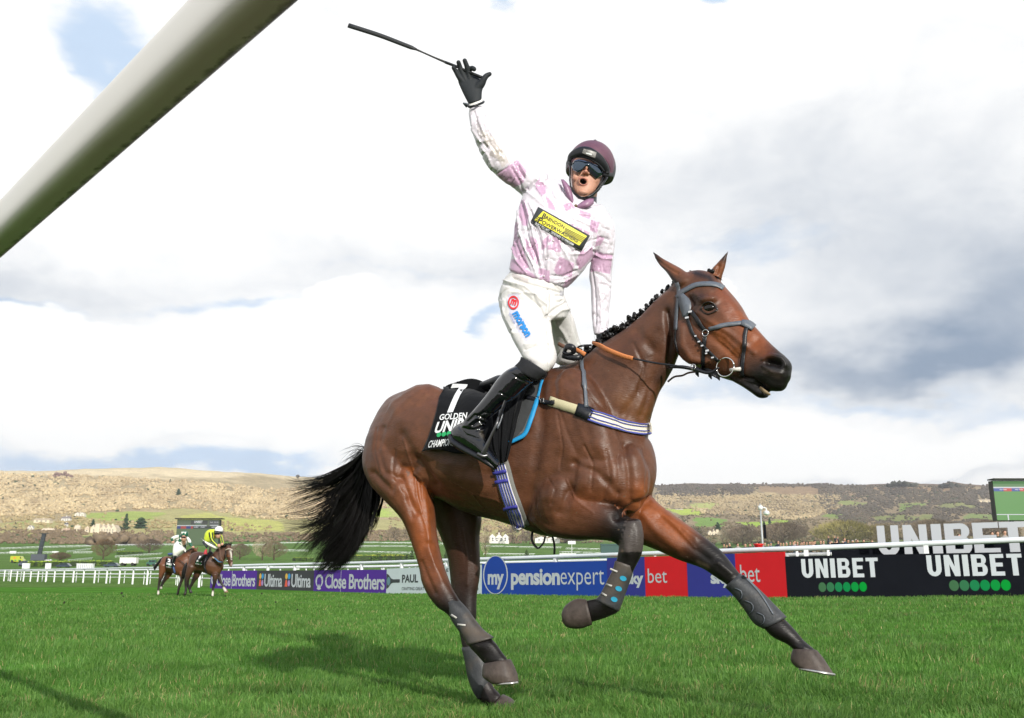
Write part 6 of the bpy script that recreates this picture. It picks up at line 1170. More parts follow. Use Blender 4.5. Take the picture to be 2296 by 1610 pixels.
b9 = Board('advertising_board', 2010, 2420, 1.0, blackb, 'black UNIBET board at the right edge below the big cut-out letters'); unibet(b9, 2080, 2295, .47, .96, 2125, 23.2, .13, .38, 22)
bk = Board('advertising_board', 1868, 2420, 1.36, blackb, 'taller plain black board behind the running rail carrying the big white letters', back=1.6); 
bigA, bigB = line_pt(1974.5, .98, 1.2), line_pt(2312, .98, 1.2)
for k, (ch_, x0, x1) in enumerate((('U', 1974.5, 2023), ('N', 2033, 2087), ('I', 2097, 2119.5), ('B', 2127, 2186.5), ('E', 2191, 2249.5), ('T', 2252, 2312))):
    a, b_, ps = UNI[k]; xs_ = [q[0] for p in ps for q in p]; lo, hi = min(xs_), max(xs_); P0, P1 = line_pt(x0, .98, 1.2), line_pt(x1, .98, 1.2); m0 = MB()
    nn = Vector(((P1 - P0).y, -(P1 - P0).x, 0)).normalized(); nn = nn if nn.y < 0 else -nn
    for p in ps: m0.prism([P0 + (P1 - P0) * ((x - lo) / (hi - lo)) + Vector((0, 0, .77 * y)) for x, y in p], nn * .07)
    if k == 0: big = thing('sign', P0, 'big white cut-out UNIBET letters standing above the black boards at the right', 'sign', None)
    m0.build('letter', mat('white_letter_board', (.43, .45, .49), .8, .15), big)
# mesh fence and rails behind the boards on the right
mf = thing('mesh_fence', line_pt(1700, 0, 2.4), 'dark mesh fence behind the red and blue boards with a white rail on top', 'fence'); b = MB()
for x in np.arange(1400, 1868, 2.6): p = line_pt(x, .6, 2.4); b.box(p + Vector((0, 0, .25)), (.012, .012, .62))
tag(b.build('mesh_bars', mat('dark_mesh', (.05, .055, .06), .5), mf), kind='stuff')
b = MB(); b.tube([line_pt(x, 1.22, 2.4) for x in range(1380, 1880, 30)], .035, 6, up=(0, 0, 1)); b.build('top_rail', wpvc, mf, smooth=True)
for x in (1400, 1470, 1545, 1620, 1700, 1790, 1860): b = MB(); b.box(line_pt(x, .6, 2.35), (.06, .06, 1.3)); b.build('post', wpvc, mf)
# red bucket hanging on the fence
p0 = line_pt(1704.5, 1.04, 1.0); buk = thing('bucket', p0, 'red plastic bucket above the red board beside the mesh fence', 'bucket'); b = MB(); b.tube([p0 + Vector((0, 0, z)) for z in (0, .02, .30, .31, .34, .34)], [.08, .085, .115, .135, .135, .12], 20); b.build('pail', mat('red_plastic', (.62, .015, .015), .35), buk, smooth=True); b = MB(); b.tube([p0 + Vector((math.cos(a) * .135, math.sin(a) * -.135, .30 - .10 * math.sin(a))) for a in np.linspace(0, math.pi, 10)], .005, 5); b.build('handle', silver, buk, smooth=True)
# ================================================================ the near rail over the camera
TD = Vector(ray(-655, 1146)).normalized(); TNr = Vector((TD.y, -TD.x, 0)).normalized(); TU = TNr.cross(TD).normalized(); NP = Vector((0, 0, HC)) + Vector(ray(270, 257)).normalized() * 1.72
nr = thing('near_running_rail', NP, 'thick white plastic rail running overhead at the top left, green with algae underneath', 'fence')
rc = [NP + TD * s for s in np.concatenate([np.linspace(-1.4, 3, 40), np.linspace(3.2, 9, 20)])]
prof = []
for i in range(40):
    th = 2 * math.pi * i / 40; c, s = math.cos(th), math.sin(th); prof.append((.034 * math.copysign(abs(c) ** .6, c), .049 * math.copysign(abs(s) ** .6, s)))
V = np.array([tuple(c + TNr * a + TU * q) for c in rc for a, q in prof]); n = 40; f = [[i * n + k, i * n + (k + 1) % n, (i + 1) * n + (k + 1) % n, (i + 1) * n + k] for i in range(len(rc) - 1) for k in range(n)] + [list(range(n))[::-1], [(len(rc) - 1) * n + k for k in range(n)]]
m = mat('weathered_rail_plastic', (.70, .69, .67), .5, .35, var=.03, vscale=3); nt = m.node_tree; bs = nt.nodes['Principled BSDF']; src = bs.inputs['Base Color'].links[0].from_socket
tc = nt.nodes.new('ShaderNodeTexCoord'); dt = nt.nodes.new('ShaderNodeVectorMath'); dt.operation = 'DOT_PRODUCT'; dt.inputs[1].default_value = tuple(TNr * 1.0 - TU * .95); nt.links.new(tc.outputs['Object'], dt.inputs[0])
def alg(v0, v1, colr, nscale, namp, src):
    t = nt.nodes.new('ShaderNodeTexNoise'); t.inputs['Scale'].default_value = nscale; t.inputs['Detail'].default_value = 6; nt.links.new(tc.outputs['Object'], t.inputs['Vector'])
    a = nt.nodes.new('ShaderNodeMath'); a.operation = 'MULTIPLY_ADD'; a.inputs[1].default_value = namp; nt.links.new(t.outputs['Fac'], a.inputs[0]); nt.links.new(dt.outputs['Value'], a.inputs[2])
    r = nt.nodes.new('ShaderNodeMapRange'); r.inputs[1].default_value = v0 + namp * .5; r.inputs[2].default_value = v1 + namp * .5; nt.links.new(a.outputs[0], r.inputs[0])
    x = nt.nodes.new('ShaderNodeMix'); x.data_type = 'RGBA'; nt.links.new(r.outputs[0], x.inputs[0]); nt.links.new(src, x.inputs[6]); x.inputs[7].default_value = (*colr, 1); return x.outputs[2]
src = alg(.016, .040, (.50, .44, .44), 9, .02, src); src = alg(.056, .066, (.12, .085, .085), 34, .024, src); src = alg(.064, .076, (.07, .055, .05), 70, .07, src); nt.links.new(src, bs.inputs['Base Color'])  # grime and algae bands, reddened to offset green light bounced off the grass
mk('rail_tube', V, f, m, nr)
# ================================================================ middle distance
def at_px(x, y): p, d = land_at(x, y); return p, p.y * cp_ / F * 1.0   # ground point and metres per picture unit
FENCES = [([(-60, 1231), (0, 1229), (78, 1226), (200, 1223)], 'far white rail along the top of the left field below the woods'), ([(253, 1221.6), (332, 1220), (420, 1221)], 'far white rail running behind the big screen at the left'), ([(-60, 1241), (0, 1239), (60, 1238.5), (126, 1237.3)], 'white rail crossing the left field behind the dark tower'),
    ([(145, 1236), (198, 1230)], 'short sloping white rail left of the bare bush'), ([(160, 1238.2), (203, 1237.6)], 'short level white rail below the sloping one'), ([(250, 1234), (275, 1230.5)], 'short white rail right of the bare bush'), ([(150, 1256), (205, 1250.5)], 'white rail sloping up behind the left hedge'), ([(255, 1247), (332, 1242), (360, 1240)], 'white rail between the low hedge and the lorry'),
    ([(301, 1253), (345, 1251), (400, 1250)], 'white rail just above the green jeep'), ([(624, 1217), (690, 1217)], 'white rail seen left of the tail'), ([(622, 1233), (690, 1234)], 'lower white rail seen through the tail'), ([(790, 1216), (924, 1217)], 'upper white rail between the tail and the hind leg'), ([(790, 1224), (940, 1225)], 'middle white rail between the tail and the hind leg'),
    ([(790, 1236), (930, 1239)], 'lower white rail between the tail and the hind leg'), ([(980, 1218), (1010, 1219)], 'white rail glimpsed between the hind legs'), ([(1084, 1224), (1170, 1226), (1260, 1227)], 'upper white rail under the horse\'s belly'), ([(1084, 1241), (1200, 1242)], 'lower white rail under the horse\'s belly'), ([(1270, 1229), (1352, 1231)], 'white rail left of the dark green box'), ([(1255, 1237), (1350, 1239)], 'lower white rail left of the dark green box'), ([(500, 1222), (620, 1220)], 'white rail right of the dark horse\'s head')]
for P, lab in FENCES:
    n = max(3, int(abs(P[-1][0] - P[0][0]) / 6)); xs = np.linspace(P[0][0], P[-1][0], n); ys = np.interp(xs, [p[0] for p in P], [p[1] for p in P]); pts = []; px_m = []
    for x, y in zip(xs, ys): g, s = at_px(x, y + 3.2); pts.append(g); px_m.append(s)
    t = thing('running_rail', pts[0], lab, 'fence', 'distant white rails'); hh = [3.6 * s for s in px_m]; b = MB(); b.tube([p + Vector((0, 0, h)) for p, h in zip(pts, hh)], [max(.05, .42 * s) for s in px_m], 5, up=(0, 0, 1)); b.build('top_rail', wpvc, t)
    b = MB()
    for i in range(len(pts) - 1):
        for k in range(2): q = pts[i].lerp(pts[i + 1], k / 2); s = px_m[i]; b.box(q + Vector((0, 0, hh[i] / 2)), (.5 * s, .5 * s, hh[i]))
    tag(b.build('posts', wpvc, t), kind='stuff')
# ---- trees
def twig_tree(x, yb, w, h, col, label, kind='tree', name='bare_tree', trunkcol=(.14, .11, .08), group=None, dens=1.0, seed=0, up=False):
    g, s = at_px(x, yb); t = thing(name, g, label, 'tree', group); rg = np.random.default_rng(seed + int(x)); W, Hh = w * s, h * s; mt = mat('bark_' + name + str(int(trunkcol[0] * 100)), trunkcol, .9, .1, var=.2)
    b = MB(); b.tube([g + Vector((0, 0, -.3)), g + Vector((0, 0, Hh * .45)), g + Vector((W * .02, 0, Hh * .8))], [W * .03 + .08, W * .022 + .05, .03], 6)
    for k in range(9):
        a = rg.uniform(0, 6.28); z0 = rg.uniform(.2, .6) * Hh; e = g + Vector((math.cos(a) * W * .4, math.sin(a) * W * .4, z0 + Hh * rg.uniform(.2, .4))); b.tube([g + Vector((0, 0, z0)), (g + Vector((0, 0, z0))).lerp(e, .5) + Vector((0, 0, Hh * .05)), e], [W * .012 + .04, W * .008 + .03, .02], 4)
    b.build('trunk', mt, t, smooth=True)
    n = int(1700 * dens); th = rg.uniform(0, 6.28, n); rr = rg.uniform(.15, 1, n) ** .5; zz = rg.random(n) ** .75; prof = np.sin(np.clip(zz, .03, .97) * math.pi) ** .6; X = g.x + np.cos(th) * rr * W * .5 * prof; Y = g.y + np.sin(th) * rr * W * .5 * prof; Z = g.z + Hh * (.12 + .86 * zz)
    L_ = W * .065 * rg.uniform(.5, 1.3, n) + .1; a2 = th + rg.normal(0, .7, n); el = rg.uniform(.2, 1.3, n); wd = L_ * .045 + .14 * s; P0 = np.stack([X, Y, Z], -1); D = np.stack([np.cos(a2) * np.cos(el), np.sin(a2) * np.cos(el), np.sin(el)], -1) * L_[:, None]; S = np.stack([-np.sin(a2), np.cos(a2), 0 * a2], -1) * wd[:, None]; S2 = np.cross(D, S); S2 /= np.linalg.norm(S2, axis=1, keepdims=True) + 1e-9; S2 *= wd[:, None]
    V = np.stack([P0 - S, P0 + S, P0 + D, P0 + S2, P0 - S2], 1).reshape(-1, 3); F0 = np.array([[0, 1, 2], [3, 4, 2], [0, 3, 2], [1, 4, 2]]); Fq = (F0[None] + (np.arange(n) * 5)[:, None, None]).reshape(-1, 3); cc = np.array(col) * rg.uniform(.7, 1.3, (n, 1)); mk('crown', V, Fq, mat('twigs', attr='Col', rough=.95, spec=.05), t, smooth=False, cols=np.repeat(cc, 5, 0)); return t
def conifer(x, yb, w, h, label, col=(.022, .045, .022), seed=0, broad=False, group=None):
    g, s = at_px(x, yb); t = thing('conifer', g, label, 'tree', group); rg = np.random.default_rng(int(x) + seed); W, Hh = w * s, h * s; b = MB(); b.tube([g + Vector((0, 0, -.5)), g + Vector((0, 0, Hh * .9))], [W * .05 + .1, .05], 6); b.build('trunk', mat('conifer_bark', (.10, .07, .05), .9), t)
    n = 240; zz = rg.random(n) ** 1.2; pr = (1 - zz) ** (.8 if not broad else .35) * (.85 + .3 * np.sin(zz * 22)); th = rg.uniform(0, 6.28, n); rr = rg.uniform(.4, 1, n); P = np.stack([g.x + np.cos(th) * rr * W * .5 * pr, g.y + np.sin(th) * rr * W * .5 * pr, g.z + Hh * (.08 + .9 * zz)], -1)
    V, Fq, Cq = crowns(P, W * .10 + .02, np.array(col) * rg.uniform(.6, 1.5, (n, 1)), rg, flat=.5); mk('crown', V, Fq, mat('needles', attr='Col', rough=.9, spec=.1), t, smooth=False, cols=Cq); return t
for i, a in enumerate([(228, 1254, 56, 44, (.20, .14, .085), 'broad brown bare bush tree in the left field below the village'), (131, 1257, 46, 17, (.19, .145, .095), 'low brown bush tree behind the left hedge'), (586, 1256, 48, 50, (.44, .37, .26), 'pale branching bare tree right of the dark horse\'s head'), (612, 1256, 60, 40, (.25, .20, .13), 'rounded dun bush tree right of the pale branching tree'), (535, 1254, 50, 34, (.22, .17, .12), 'dun bare tree behind the dark horse\'s head'),
    (330, 1240, 60, 30, (.17, .13, .10), 'dark brown bare tree left of the big screen'), (1088, 1250, 26, 60, (.46, .40, .27), 'pale slender bare tree just right of the hind leg'), (1149, 1218, 20, 42, (.17, .13, .11), 'tall dark poplar shaped tree by the timbered house'), (1180, 1218, 36, 26, (.20, .16, .12), 'bare tree right of the poplar shaped tree'), (1290, 1216, 80, 14, (.17, .13, .11), 'long low bare thicket left of the dark green box'), (785, 1232, 40, 26, (.30, .25, .16), 'bare tree against the field behind the tail'),
    (880, 1212, 34, 30, (.27, .22, .15), 'grey bare tree at the field edge left of the hind leg'), (905, 1212, 24, 26, (.33, .27, .18), 'smaller pale bare tree close to the hind leg'), (1625, 1222, 30, 34, (.36, .31, .22), 'pale stemmed bare trees behind the crowd left of the lamp post'), (1760, 1220, 120, 46, (.20, .155, .11), 'wide brown bare tree behind the crowd right of the lamp post'), (1900, 1222, 150, 50, (.27, .24, .09), 'yellow green budding tree behind the raised hands'), (1985, 1222, 80, 44, (.22, .18, .09), 'brown budding tree left of the big letters'), (2100, 1215, 120, 48, (.19, .15, .10), 'brown bare tree behind the letters U and N'), (2215, 1212, 110, 44, (.20, .155, .11), 'brown bare tree behind the letters B and E'), (1530, 1222, 110, 40, (.18, .145, .105), 'brown bare tree above the blue board'), (1670, 1222, 80, 40, (.19, .15, .11), 'brown bare tree left of the lamp post'), (656, 1073, 9, 9, (.13, .11, .08), 'tiny lone tree on the skyline left of the tail')]):
    twig_tree(a[0], a[1], a[2], a[3], a[4], a[5], seed=i, dens=1.7 if a[2] > 70 else 1.0)
for a in [(272, 1190, 20, 37, 'tall layered conifer right of the cream manor'), (306, 1188, 30, 25, 'broad spreading cedar right of the tall conifer'), (197, 1181, 13, 16, 'dark conifer above the manor roof'), (259, 1191, 10, 11, 'small dark conifer at the manor\'s right end'), (21, 1178, 7, 7, 'small dark conifer at the far left'), (385, 1112, 14, 16, 'dark conifer pair high on the left hillside'), (364, 1083, 6, 8, 'small conifer near the top of the left hill'), (1733, 1188, 15, 26, 'tall dark conifer right of the lamp post'), (1720, 1187, 12, 19, 'shorter dark conifer next to the lamp post'), (1572, 1205, 18, 20, 'dark conifer left of the pale castle house'), (1615, 1191, 18, 19, 'dark conifer behind the pale castle house'),
    (923, 1256, 14, 21, 'small conifer at the right end of the hedge'), (999, 1254, 12, 17, 'small conifer glimpsed between the hind legs'), (1181, 1247, 11, 14, 'small conifer under the horse\'s belly')]: conifer(*a, broad='cedar' in a[4], col=(.03, .06, .028) if a[1] < 1200 else (.05, .085, .03))
def clump(x0, x1, y0, y1, label, col):
    rg = np.random.default_rng(int(x0)); n = 50; P = []; ctr, _ = at_px((x0 + x1) / 2, y1); t = thing('thicket', ctr, label, 'trees')
    for i in range(n):
        u = rg.random(); x = x0 + (x1 - x0) * u; g, s = at_px(x, y1); P.append(g + Vector((0, rg.uniform(0, 30), (y1 - y0) * s * rg.random() * math.sin(math.pi * max(.08, min(.92, u))) * .9)))
    V, Fq, Cq = crowns(np.array([tuple(p) for p in P]), (x1 - x0) * s * .09, np.array(col) * rg.uniform(.7, 1.3, (n, 1)), rg); mk('crown', V, Fq, MATS['bare_wood_crown'], t, smooth=False, cols=Cq)
clump(86, 132, 1059, 1072, 'round purple brown thicket on the bare hilltop at the left', (.20, .13, .11)); clump(679, 706, 1077, 1089, 'dark thicket on the skyline behind the tail', (.10, .09, .07)); clump(2010, 2080, 1080, 1092, 'dark thicket on the skyline left of the right-hand screen', (.06, .065, .05)); clump(2132, 2180, 1080, 1094, 'rounded dark wood on the skyline nearest the right-hand screen', (.055, .06, .05)); clump(180, 330, 1206, 1222, 'brown thicket along the foot of the village', (.16, .12, .08))
def hedge(P, hpx, label, col=(.10, .16, .03), top=(.30, .36, .06)):
    rg = np.random.default_rng(int(P[0][0])); n = int(abs(P[-1][0] - P[0][0]) * 5) + 40; pts = []; cs = []; g0, _ = at_px(*P[0]); t = thing('hedge', g0, label, 'hedge'); b = MB(); prev = None
    for (x, y) in P:
        g, s = at_px(x, y); a = (g, s)
        if prev: m_ = (prev[0] + g) / 2; d = g - prev[0]; b.box(m_ + Vector((0, 0, hpx * s * .42)), (d.length, 3 * s, hpx * s * .84), math.atan2(d.y, d.x))
        prev = a
    b.build('core', mat('hedge_core', (.03, .05, .015), .9), t)
    for i in range(n):
        x = rg.uniform(P[0][0], P[-1][0]); y = np.interp(x, [p[0] for p in P], [p[1] for p in P]); g, s = at_px(x, y); v = rg.random(); pts.append(g + Vector((0, rg.uniform(-2, 2) * s, v * hpx * s * .95))); cs.append(np.array(top if v > .82 else col) * rg.uniform(.7, 1.3))
    V, Fq, Cq = crowns(np.array([tuple(p) for p in pts]), s * 1.4, np.array(cs), rg); mk('foliage', V, Fq, mat('hedge_leaf', attr='Col', rough=.8, spec=.2), t, smooth=False, cols=Cq)
hedge([(58, 1271), (150, 1270), (252, 1269)], 12, 'long clipped green hedge behind the left-hand rails', top=(.26, .36, .05)); hedge([(258, 1244), (316, 1243)], 7, 'short dark green hedge above the white lorry', (.06, .11, .03), (.12, .18, .018)); hedge([(770, 1259), (830, 1259), (905, 1260)], 15, 'clipped hedge with yellowish top between tail and hind leg', (.07, .13, .025), (.30, .34, .05)); hedge([(842, 1253), (916, 1257)], 12, 'darker hedge just behind the yellow topped one', (.05, .10, .025), (.14, .2, .04)); hedge([(655, 1258), (700, 1259)], 8, 'hedge glimpsed left of the tail', (.06, .11, .025), (.14, .2, .04))
# ---- houses
def house(x0, x1, y0, y1, label, wall=(.66, .60, .48), roof=(.25, .18, .14), gables=1, chim=1, windows=3, timber=False, tower=None, d=None):
    g, s = at_px((x0 + x1) / 2, y1); W, Hh = (x1 - x0) * s, (y1 - y0) * s; D = W * .5 if d is None else d * s; t = thing('house', g, label, 'house'); mw = mat('wall_%02d%02d' % (wall[0] * 99, wall[2] * 99), wall, .8, .2, var=.1, vscale=.4); mr = mat('roof_%02d%02d' % (roof[0] * 99, roof[2] * 99), roof, .8, .2, var=.2, vscale=.8); eh = Hh * .58
    b = MB(); b.box(g + Vector((0, D / 2, eh / 2 - 1)), (W, D, eh + 2)); b.build('wall', mw, t)
    for k in range(gables):
        cx = g.x - W / 2 + W * (k + .5) / gables; hw = W / gables / 2 * 1.04; b = MB(); P = [Vector((cx - hw, g.y - .1, g.z + eh)), Vector((cx + hw, g.y - .1, g.z + eh)), Vector((cx, g.y - .1, g.z + Hh))]
        if gables == 1: P = [Vector((g.x - W * .52, g.y - .3, g.z + eh)), Vector((g.x + W * .52, g.y - .3, g.z + eh)), Vector((g.x + W * .46, g.y + D * .5, g.z + Hh)), Vector((g.x - W * .46, g.y + D * .5, g.z + Hh))]; b.add(P + [Vector((p.x, g.y + D, g.z + eh)) for p in P[:2]], [[0, 1, 2, 3], [3, 2, 5, 4], [1, 5, 2], [0, 3, 4]]); b.build('roof', mr, t)
        else: b.prism(P, Vector((0, .4, 0))); b.build('gable', mw, t); b = MB(); b.add([P[0] + Vector((0, .3, .1)), P[2] + Vector((0, .3, .3)), P[2] + Vector((0, D, .3)), P[0] + Vector((0, D, .1)), P[1] + Vector((0, .3, .1)), P[1] + Vector((0, D, .1))], [[0, 1, 2, 3], [1, 4, 5, 2]]); b.build('roof', mr, t)
    for k in range(chim): b = MB(); b.box(g + Vector((-W * .35 + W * .7 * (k + .5) / chim, D * .5, Hh * 1.02)), (W * .05 + .5, 1.2, Hh * .3)); b.build('chimney', mw, t)
    for k in range(windows):
        for r_ in range(2): b = MB(); b.box(g + Vector((-W * .42 + W * .84 * (k + .5) / windows, -.05, eh * (.28 + .42 * r_))), (W * .28 / windows + .3, .12, eh * .2)); b.build('window', mat('window_dark', (.08, .09, .11), .2), t)
    if timber:
        for k in range(7): b = MB(); b.box(g + Vector((-W * .48 + W * .96 * k / 6, -.08, eh * .7)), (W * .02, .12, eh * .55)); b.build('beam', mat('black_timber', (.03, .027, .025), .7), t)
    if tower: a, w_, hh = tower; b = MB(); b.box(Vector((g.x - W / 2 + W * a, g.y + 1, g.z + Hh * hh / 2)), (W * w_, W * w_, Hh * hh)); b.build('tower', mw, t)
CR = (.62, .55, .42)
house(61.5, 97, 1162, 1171, 'long low cream house at the left of the village', CR, (.42, .34, .24)); house(123.7, 143, 1158, 1169, 'white house with dark verandah in the middle of the village', (.64, .62, .58), (.2, .18, .18)); house(153, 175, 1148.6, 1158, 'white house highest on the left hillside', (.64, .60, .53), (.45, .40, .34), gables=2); house(132, 140, 1171.7, 1180, 'small white cottage with a dark roof', (.62, .59, .53), (.10, .10, .12), windows=2); house(49, 62, 1179, 1188.5, 'white gabled cottage with a blue grey roof left of the dark tower', (.64, .60, .53), (.25, .28, .36), gables=2, windows=2)
house(81, 107, 1184.7, 1195, 'pale stone house right above the dark tower', CR, (.62, .52, .40)); house(127, 145, 1184.7, 1195, 'cream cottage right of the dark tower', CR, (.42, .30, .22)); house(155.5, 168, 1178, 1193, 'tall narrow cream house left of the manor', CR, (.55, .48, .38), windows=2); house(180, 189, 1181, 1195, 'narrow cream gatehouse at the manor\'s left end', CR, (.5, .4, .3), gables=1, windows=1); house(192.5, 251, 1177, 1196, 'large cream manor house with tower and many gables', CR, (.50, .42, .32), gables=5, chim=4, windows=8, tower=(.28, .16, 1.15), d=24)
house(1592, 1620, 1189, 1203, 'pale castle like house on the wooded slope left of the lamp post', CR, (.5, .42, .34), gables=3, windows=4, tower=(.75, .2, 1.1)); house(1096, 1141, 1197, 1215, 'black and white timbered house under the horse\'s belly', (.72, .70, .66), (.16, .12, .11), gables=3, windows=4, timber=True, d=20); house(1200, 1256, 1203, 1215, 'low white house right of the timbered one', (.70, .69, .67), (.2, .16, .15), gables=2, windows=5, d=14)
house(1521, 1538, 1140.5, 1146, 'tiny pale barn on the hillside at the horse\'s chest', (.7, .62, .48), (.4, .34, .28), windows=2, chim=0); house(2215, 2256, 1119, 1128, 'small cream farmhouse on the hillside left of the right-hand screen', (.66, .58, .42), (.36, .3, .22), windows=3)
# ---- vehicles
def vehicle(x0, x1, y0, y1, kind, colr, label, name='car', cat='car'):
    g, s = at_px((x0 + x1) / 2, y1); W, Hh = (x1 - x0) * s, (y1 - y0) * s; D = W * .42; t = thing(name, g, label, cat); mb = mat('paint_%d_%d_%d' % tuple(int(c * 99) for c in colr), colr, .25, .5, coat=.6); gl = mat('car_glass', (.02, .03, .04), .06, .8); X = lambda u, z, y=0: Vector((g.x + (u - .5) * W, g.y + y, g.z + z * Hh))
    prof = {'car': [(0, .2), (0, .55), (.08, .62), (.22, .66), (.32, 1), (.80, 1), (.95, .64), (1, .55), (1, .2)], 'jeep': [(0, .2), (0, .6), (.22, .64), (.26, 1), (1, 1), (1, .2)], 'van': [(0, .18), (0, 1), (.72, 1), (.80, .95), (.90, .60), (1, .52), (1, .18)], 'box': [(0, .3), (0, 1), (1, 1), (1, .3)]}[kind]
    b = MB(); b.prism([X(u, z) for u, z in prof], (0, D, 0)); b.build('body', mb, t)
    wn = {'car': [[(.27, .68), (.35, .94), (.53, .94), (.53, .68)], [(.56, .68), (.56, .94), (.78, .94), (.88, .68)]], 'jeep': [[(.30, .62), (.30, .93), (.55, .93), (.55, .62)], [(.60, .62), (.60, .93), (.94, .93), (.94, .62)]], 'van': [[(.76, .62), (.76, .90), (.80, .90), (.88, .62)]], 'box': []}[kind]
    for w in wn: b = MB(); b.prism([X(u, z, -.03) for u, z in w], (0, D + .06, 0)); b.build('window', gl, t)
    for u in (.18, .80):
        for yy in (.05, D - .05): b = MB(); r = Hh * .2; b.tube([X(u, 0, yy - .12) + Vector((0, 0, r)), X(u, 0, yy + .12) + Vector((0, 0, r))], r, 12); b.build('wheel', mat('tyre', (.02, .02, .02), .8), t)
    b = MB(); b.box(X(.995, .42, D / 2), (.06, D * .9, Hh * .1)); b.build('headlight', mat('lamp_glass', (.7, .7, .65), .2), t); return t, X, D
t, X, D = vehicle(19, 47.5, 1247, 1262, 'van', (.42, .46, .04), 'bright yellow ambulance at the far left', 'ambulance', 'ambulance'); b = MB(); b.prism([X(.26, .62, -.05), X(.42, .62, -.05), X(.42, .85, -.05), X(.26, .85, -.05)], (0, .02, 0)); b.build('marking', mat('orange_print', (.7, .2, .03)), t)
for k in range(3): b = MB(); b.prism([X(.05 + .3 * k, .30, -.05), X(.20 + .3 * k, .30, -.05), X(.20 + .3 * k, .45, -.05), X(.05 + .3 * k, .45, -.05)], (0, .02, 0)); b.build('marking', mat('green_marking', (.02, .25, .08)), t)
vehicle(38, 62, 1258, 1270, 'car', (.10, .12, .16), 'grey blue estate car beside the yellow ambulance'); vehicle(123, 153, 1263, 1273, 'car', (.035, .05, .08), 'dark blue estate car in front of the hedge'); vehicle(230, 262, 1262, 1272, 'car', (.05, .07, .10), 'dark car with roof bars left of the white lorry'); vehicle(265.5, 302, 1250.5, 1269, 'box', (.78, .77, .74), 'white box lorry behind the rails', 'lorry', 'lorry'); vehicle(326, 346, 1256, 1269, 'jeep', (.05, .14, .11), 'dark green jeep beside the bay horse\'s tail'); vehicle(97, 111, 1254, 1258, 'car', (.7, .7, .7), 'white car just right of the dark tower\'s base')
def whitebox(x0, x1, y0, y1, label, lm=None, name='site_box', cat='box', leg=False, dep=.3):
    g, s = at_px((x0 + x1) / 2, y1); W, Hh = (x1 - x0) * s, (y1 - y0) * s; t = thing(name, g, label, cat); b = MB(); b.box(g + Vector((0, 0, Hh / 2)), (W, W * dep, Hh)); b.build('body', lm or wpvc, t); b = MB(); b.box(g + Vector((0, 0, Hh + .04 * Hh)), (W * 1.05, W * dep * 1.1, .06 * Hh)); b.build('lid', lm or wpvc, t); return t, g, s, W, Hh
whitebox(49, 64.5, 1264, 1275, 'white upright panel by the rail below the ambulance'); whitebox(100.5, 112.5, 1264, 1275, 'white upright panel below the dark tower'); t, g, s, W, Hh = whitebox(172, 208, 1264.5, 1275, 'long white slatted cabin behind the rail', name='cabin', cat='cabin')
for k in range(9): b = MB(); b.box(g + Vector((-W * .46 + W * .92 * k / 8, -W * .16, Hh * .5)), (W * .035, .06, Hh * .8)); b.build('slat', mat('grey_slat', (.3, .32, .33)), t)
whitebox(205.5, 212, 1261, 1267, 'small white square sign above the slatted cabin', name='sign', cat='sign', dep=.1); whitebox(581, 610, 1266, 1274, 'long low white trailer right of the dark horse\'s head', name='trailer', cat='trailer'); whitebox(664, 671, 1267, 1277, 'small white upright box left of the tail'); whitebox(17, 30, 1236, 1241, 'white hut in the left field', name='hut', cat='hut'); whitebox(112, 126, 1236, 1239, 'low pale hut in the left field', name='hut', cat='hut')
whitebox(1348, 1396, 1224, 1272, 'dark green cabin behind the rail at the folded knee', mat('green_cabin', (.012, .06, .055), .5), 'cabin', 'cabin'); whitebox(1255, 1292, 1241, 1246, 'low white trailer at the foot of the mast', name='trailer', cat='trailer')
# dark screen tower at the left
g, s = at_px(83, 1257); t = thing('screen_tower', g, 'dark narrow tower on a grey block in the left field', 'tower'); b = MB(); b.box(g + Vector((0, 0, 7 * s)), (31 * s, 12 * s, 14 * s)); b.build('base', mat('grey_block', (.07, .08, .10), .6), t)
for k in range(6):
    z0 = 14 + k * 7.6; b = MB(); b.box(g + Vector(((1 + .9 * k) * s, 0, (z0 + 3.7) * s)), (8 * s, 5 * s, 7.3 * s)); b.build('segment', mat('dark_tower', (.03, .038, .05), .5, var=.3, vscale=.3), t)
b = MB(); b.box(g + Vector((6 * s, 0, 60 * s)), (18 * s, 9 * s, .9 * s)); b.build('roof_plate', mat('dark_tower'), t)
# camera mast on the right and sign mast in the middle
def P_at(x, y, d): r = ray(x, y); return Vector((0, 0, HC)) + r * (d / r.dot(Vector(RF)))
dM = 58.0; base = P_at(1710, 1222, dM); base.z = float(zg(base.x, base.y)); t = thing('camera_mast', base, 'grey steel mast with a white dome camera on an arm, behind the crowd', 'camera mast'); top = P_at(1706, 1128, dM); b = MB(); b.tube([base, Vector((base.x, base.y, top.z))], [.075, .055], 10); b.build('pole', mat('galvanised', (.38, .40, .42), .5, metal=.3), t, smooth=True)
hx = Vector((base.x, base.y, P_at(1710, 1137, dM).z)); e = hx + Vector((.34, -.1, 0)); b = MB(); b.tube([hx, e + Vector((-.1, 0, 0)), e + Vector((0, 0, -.06)), e + Vector((0, 0, -.22))], .04, 8); b.box(hx, (.22, .22, .26)); b.build('arm', wpvc, t, smooth=True); b = MB(); b.ball(e + Vector((0, 0, -.34)), (.20, .20, .15), 14, 8); b.tube([e + Vector((0, 0, -.20)), e + Vector((0, 0, -.30))], [.10, .22], 12); b.build('dome_camera', wpvc, t, smooth=True); b = MB(); b.box(Vector((base.x + .19, base.y, P_at(1710, 1192, dM).z)), (.14, .12, .85)); b.build('speaker', blackb, t)
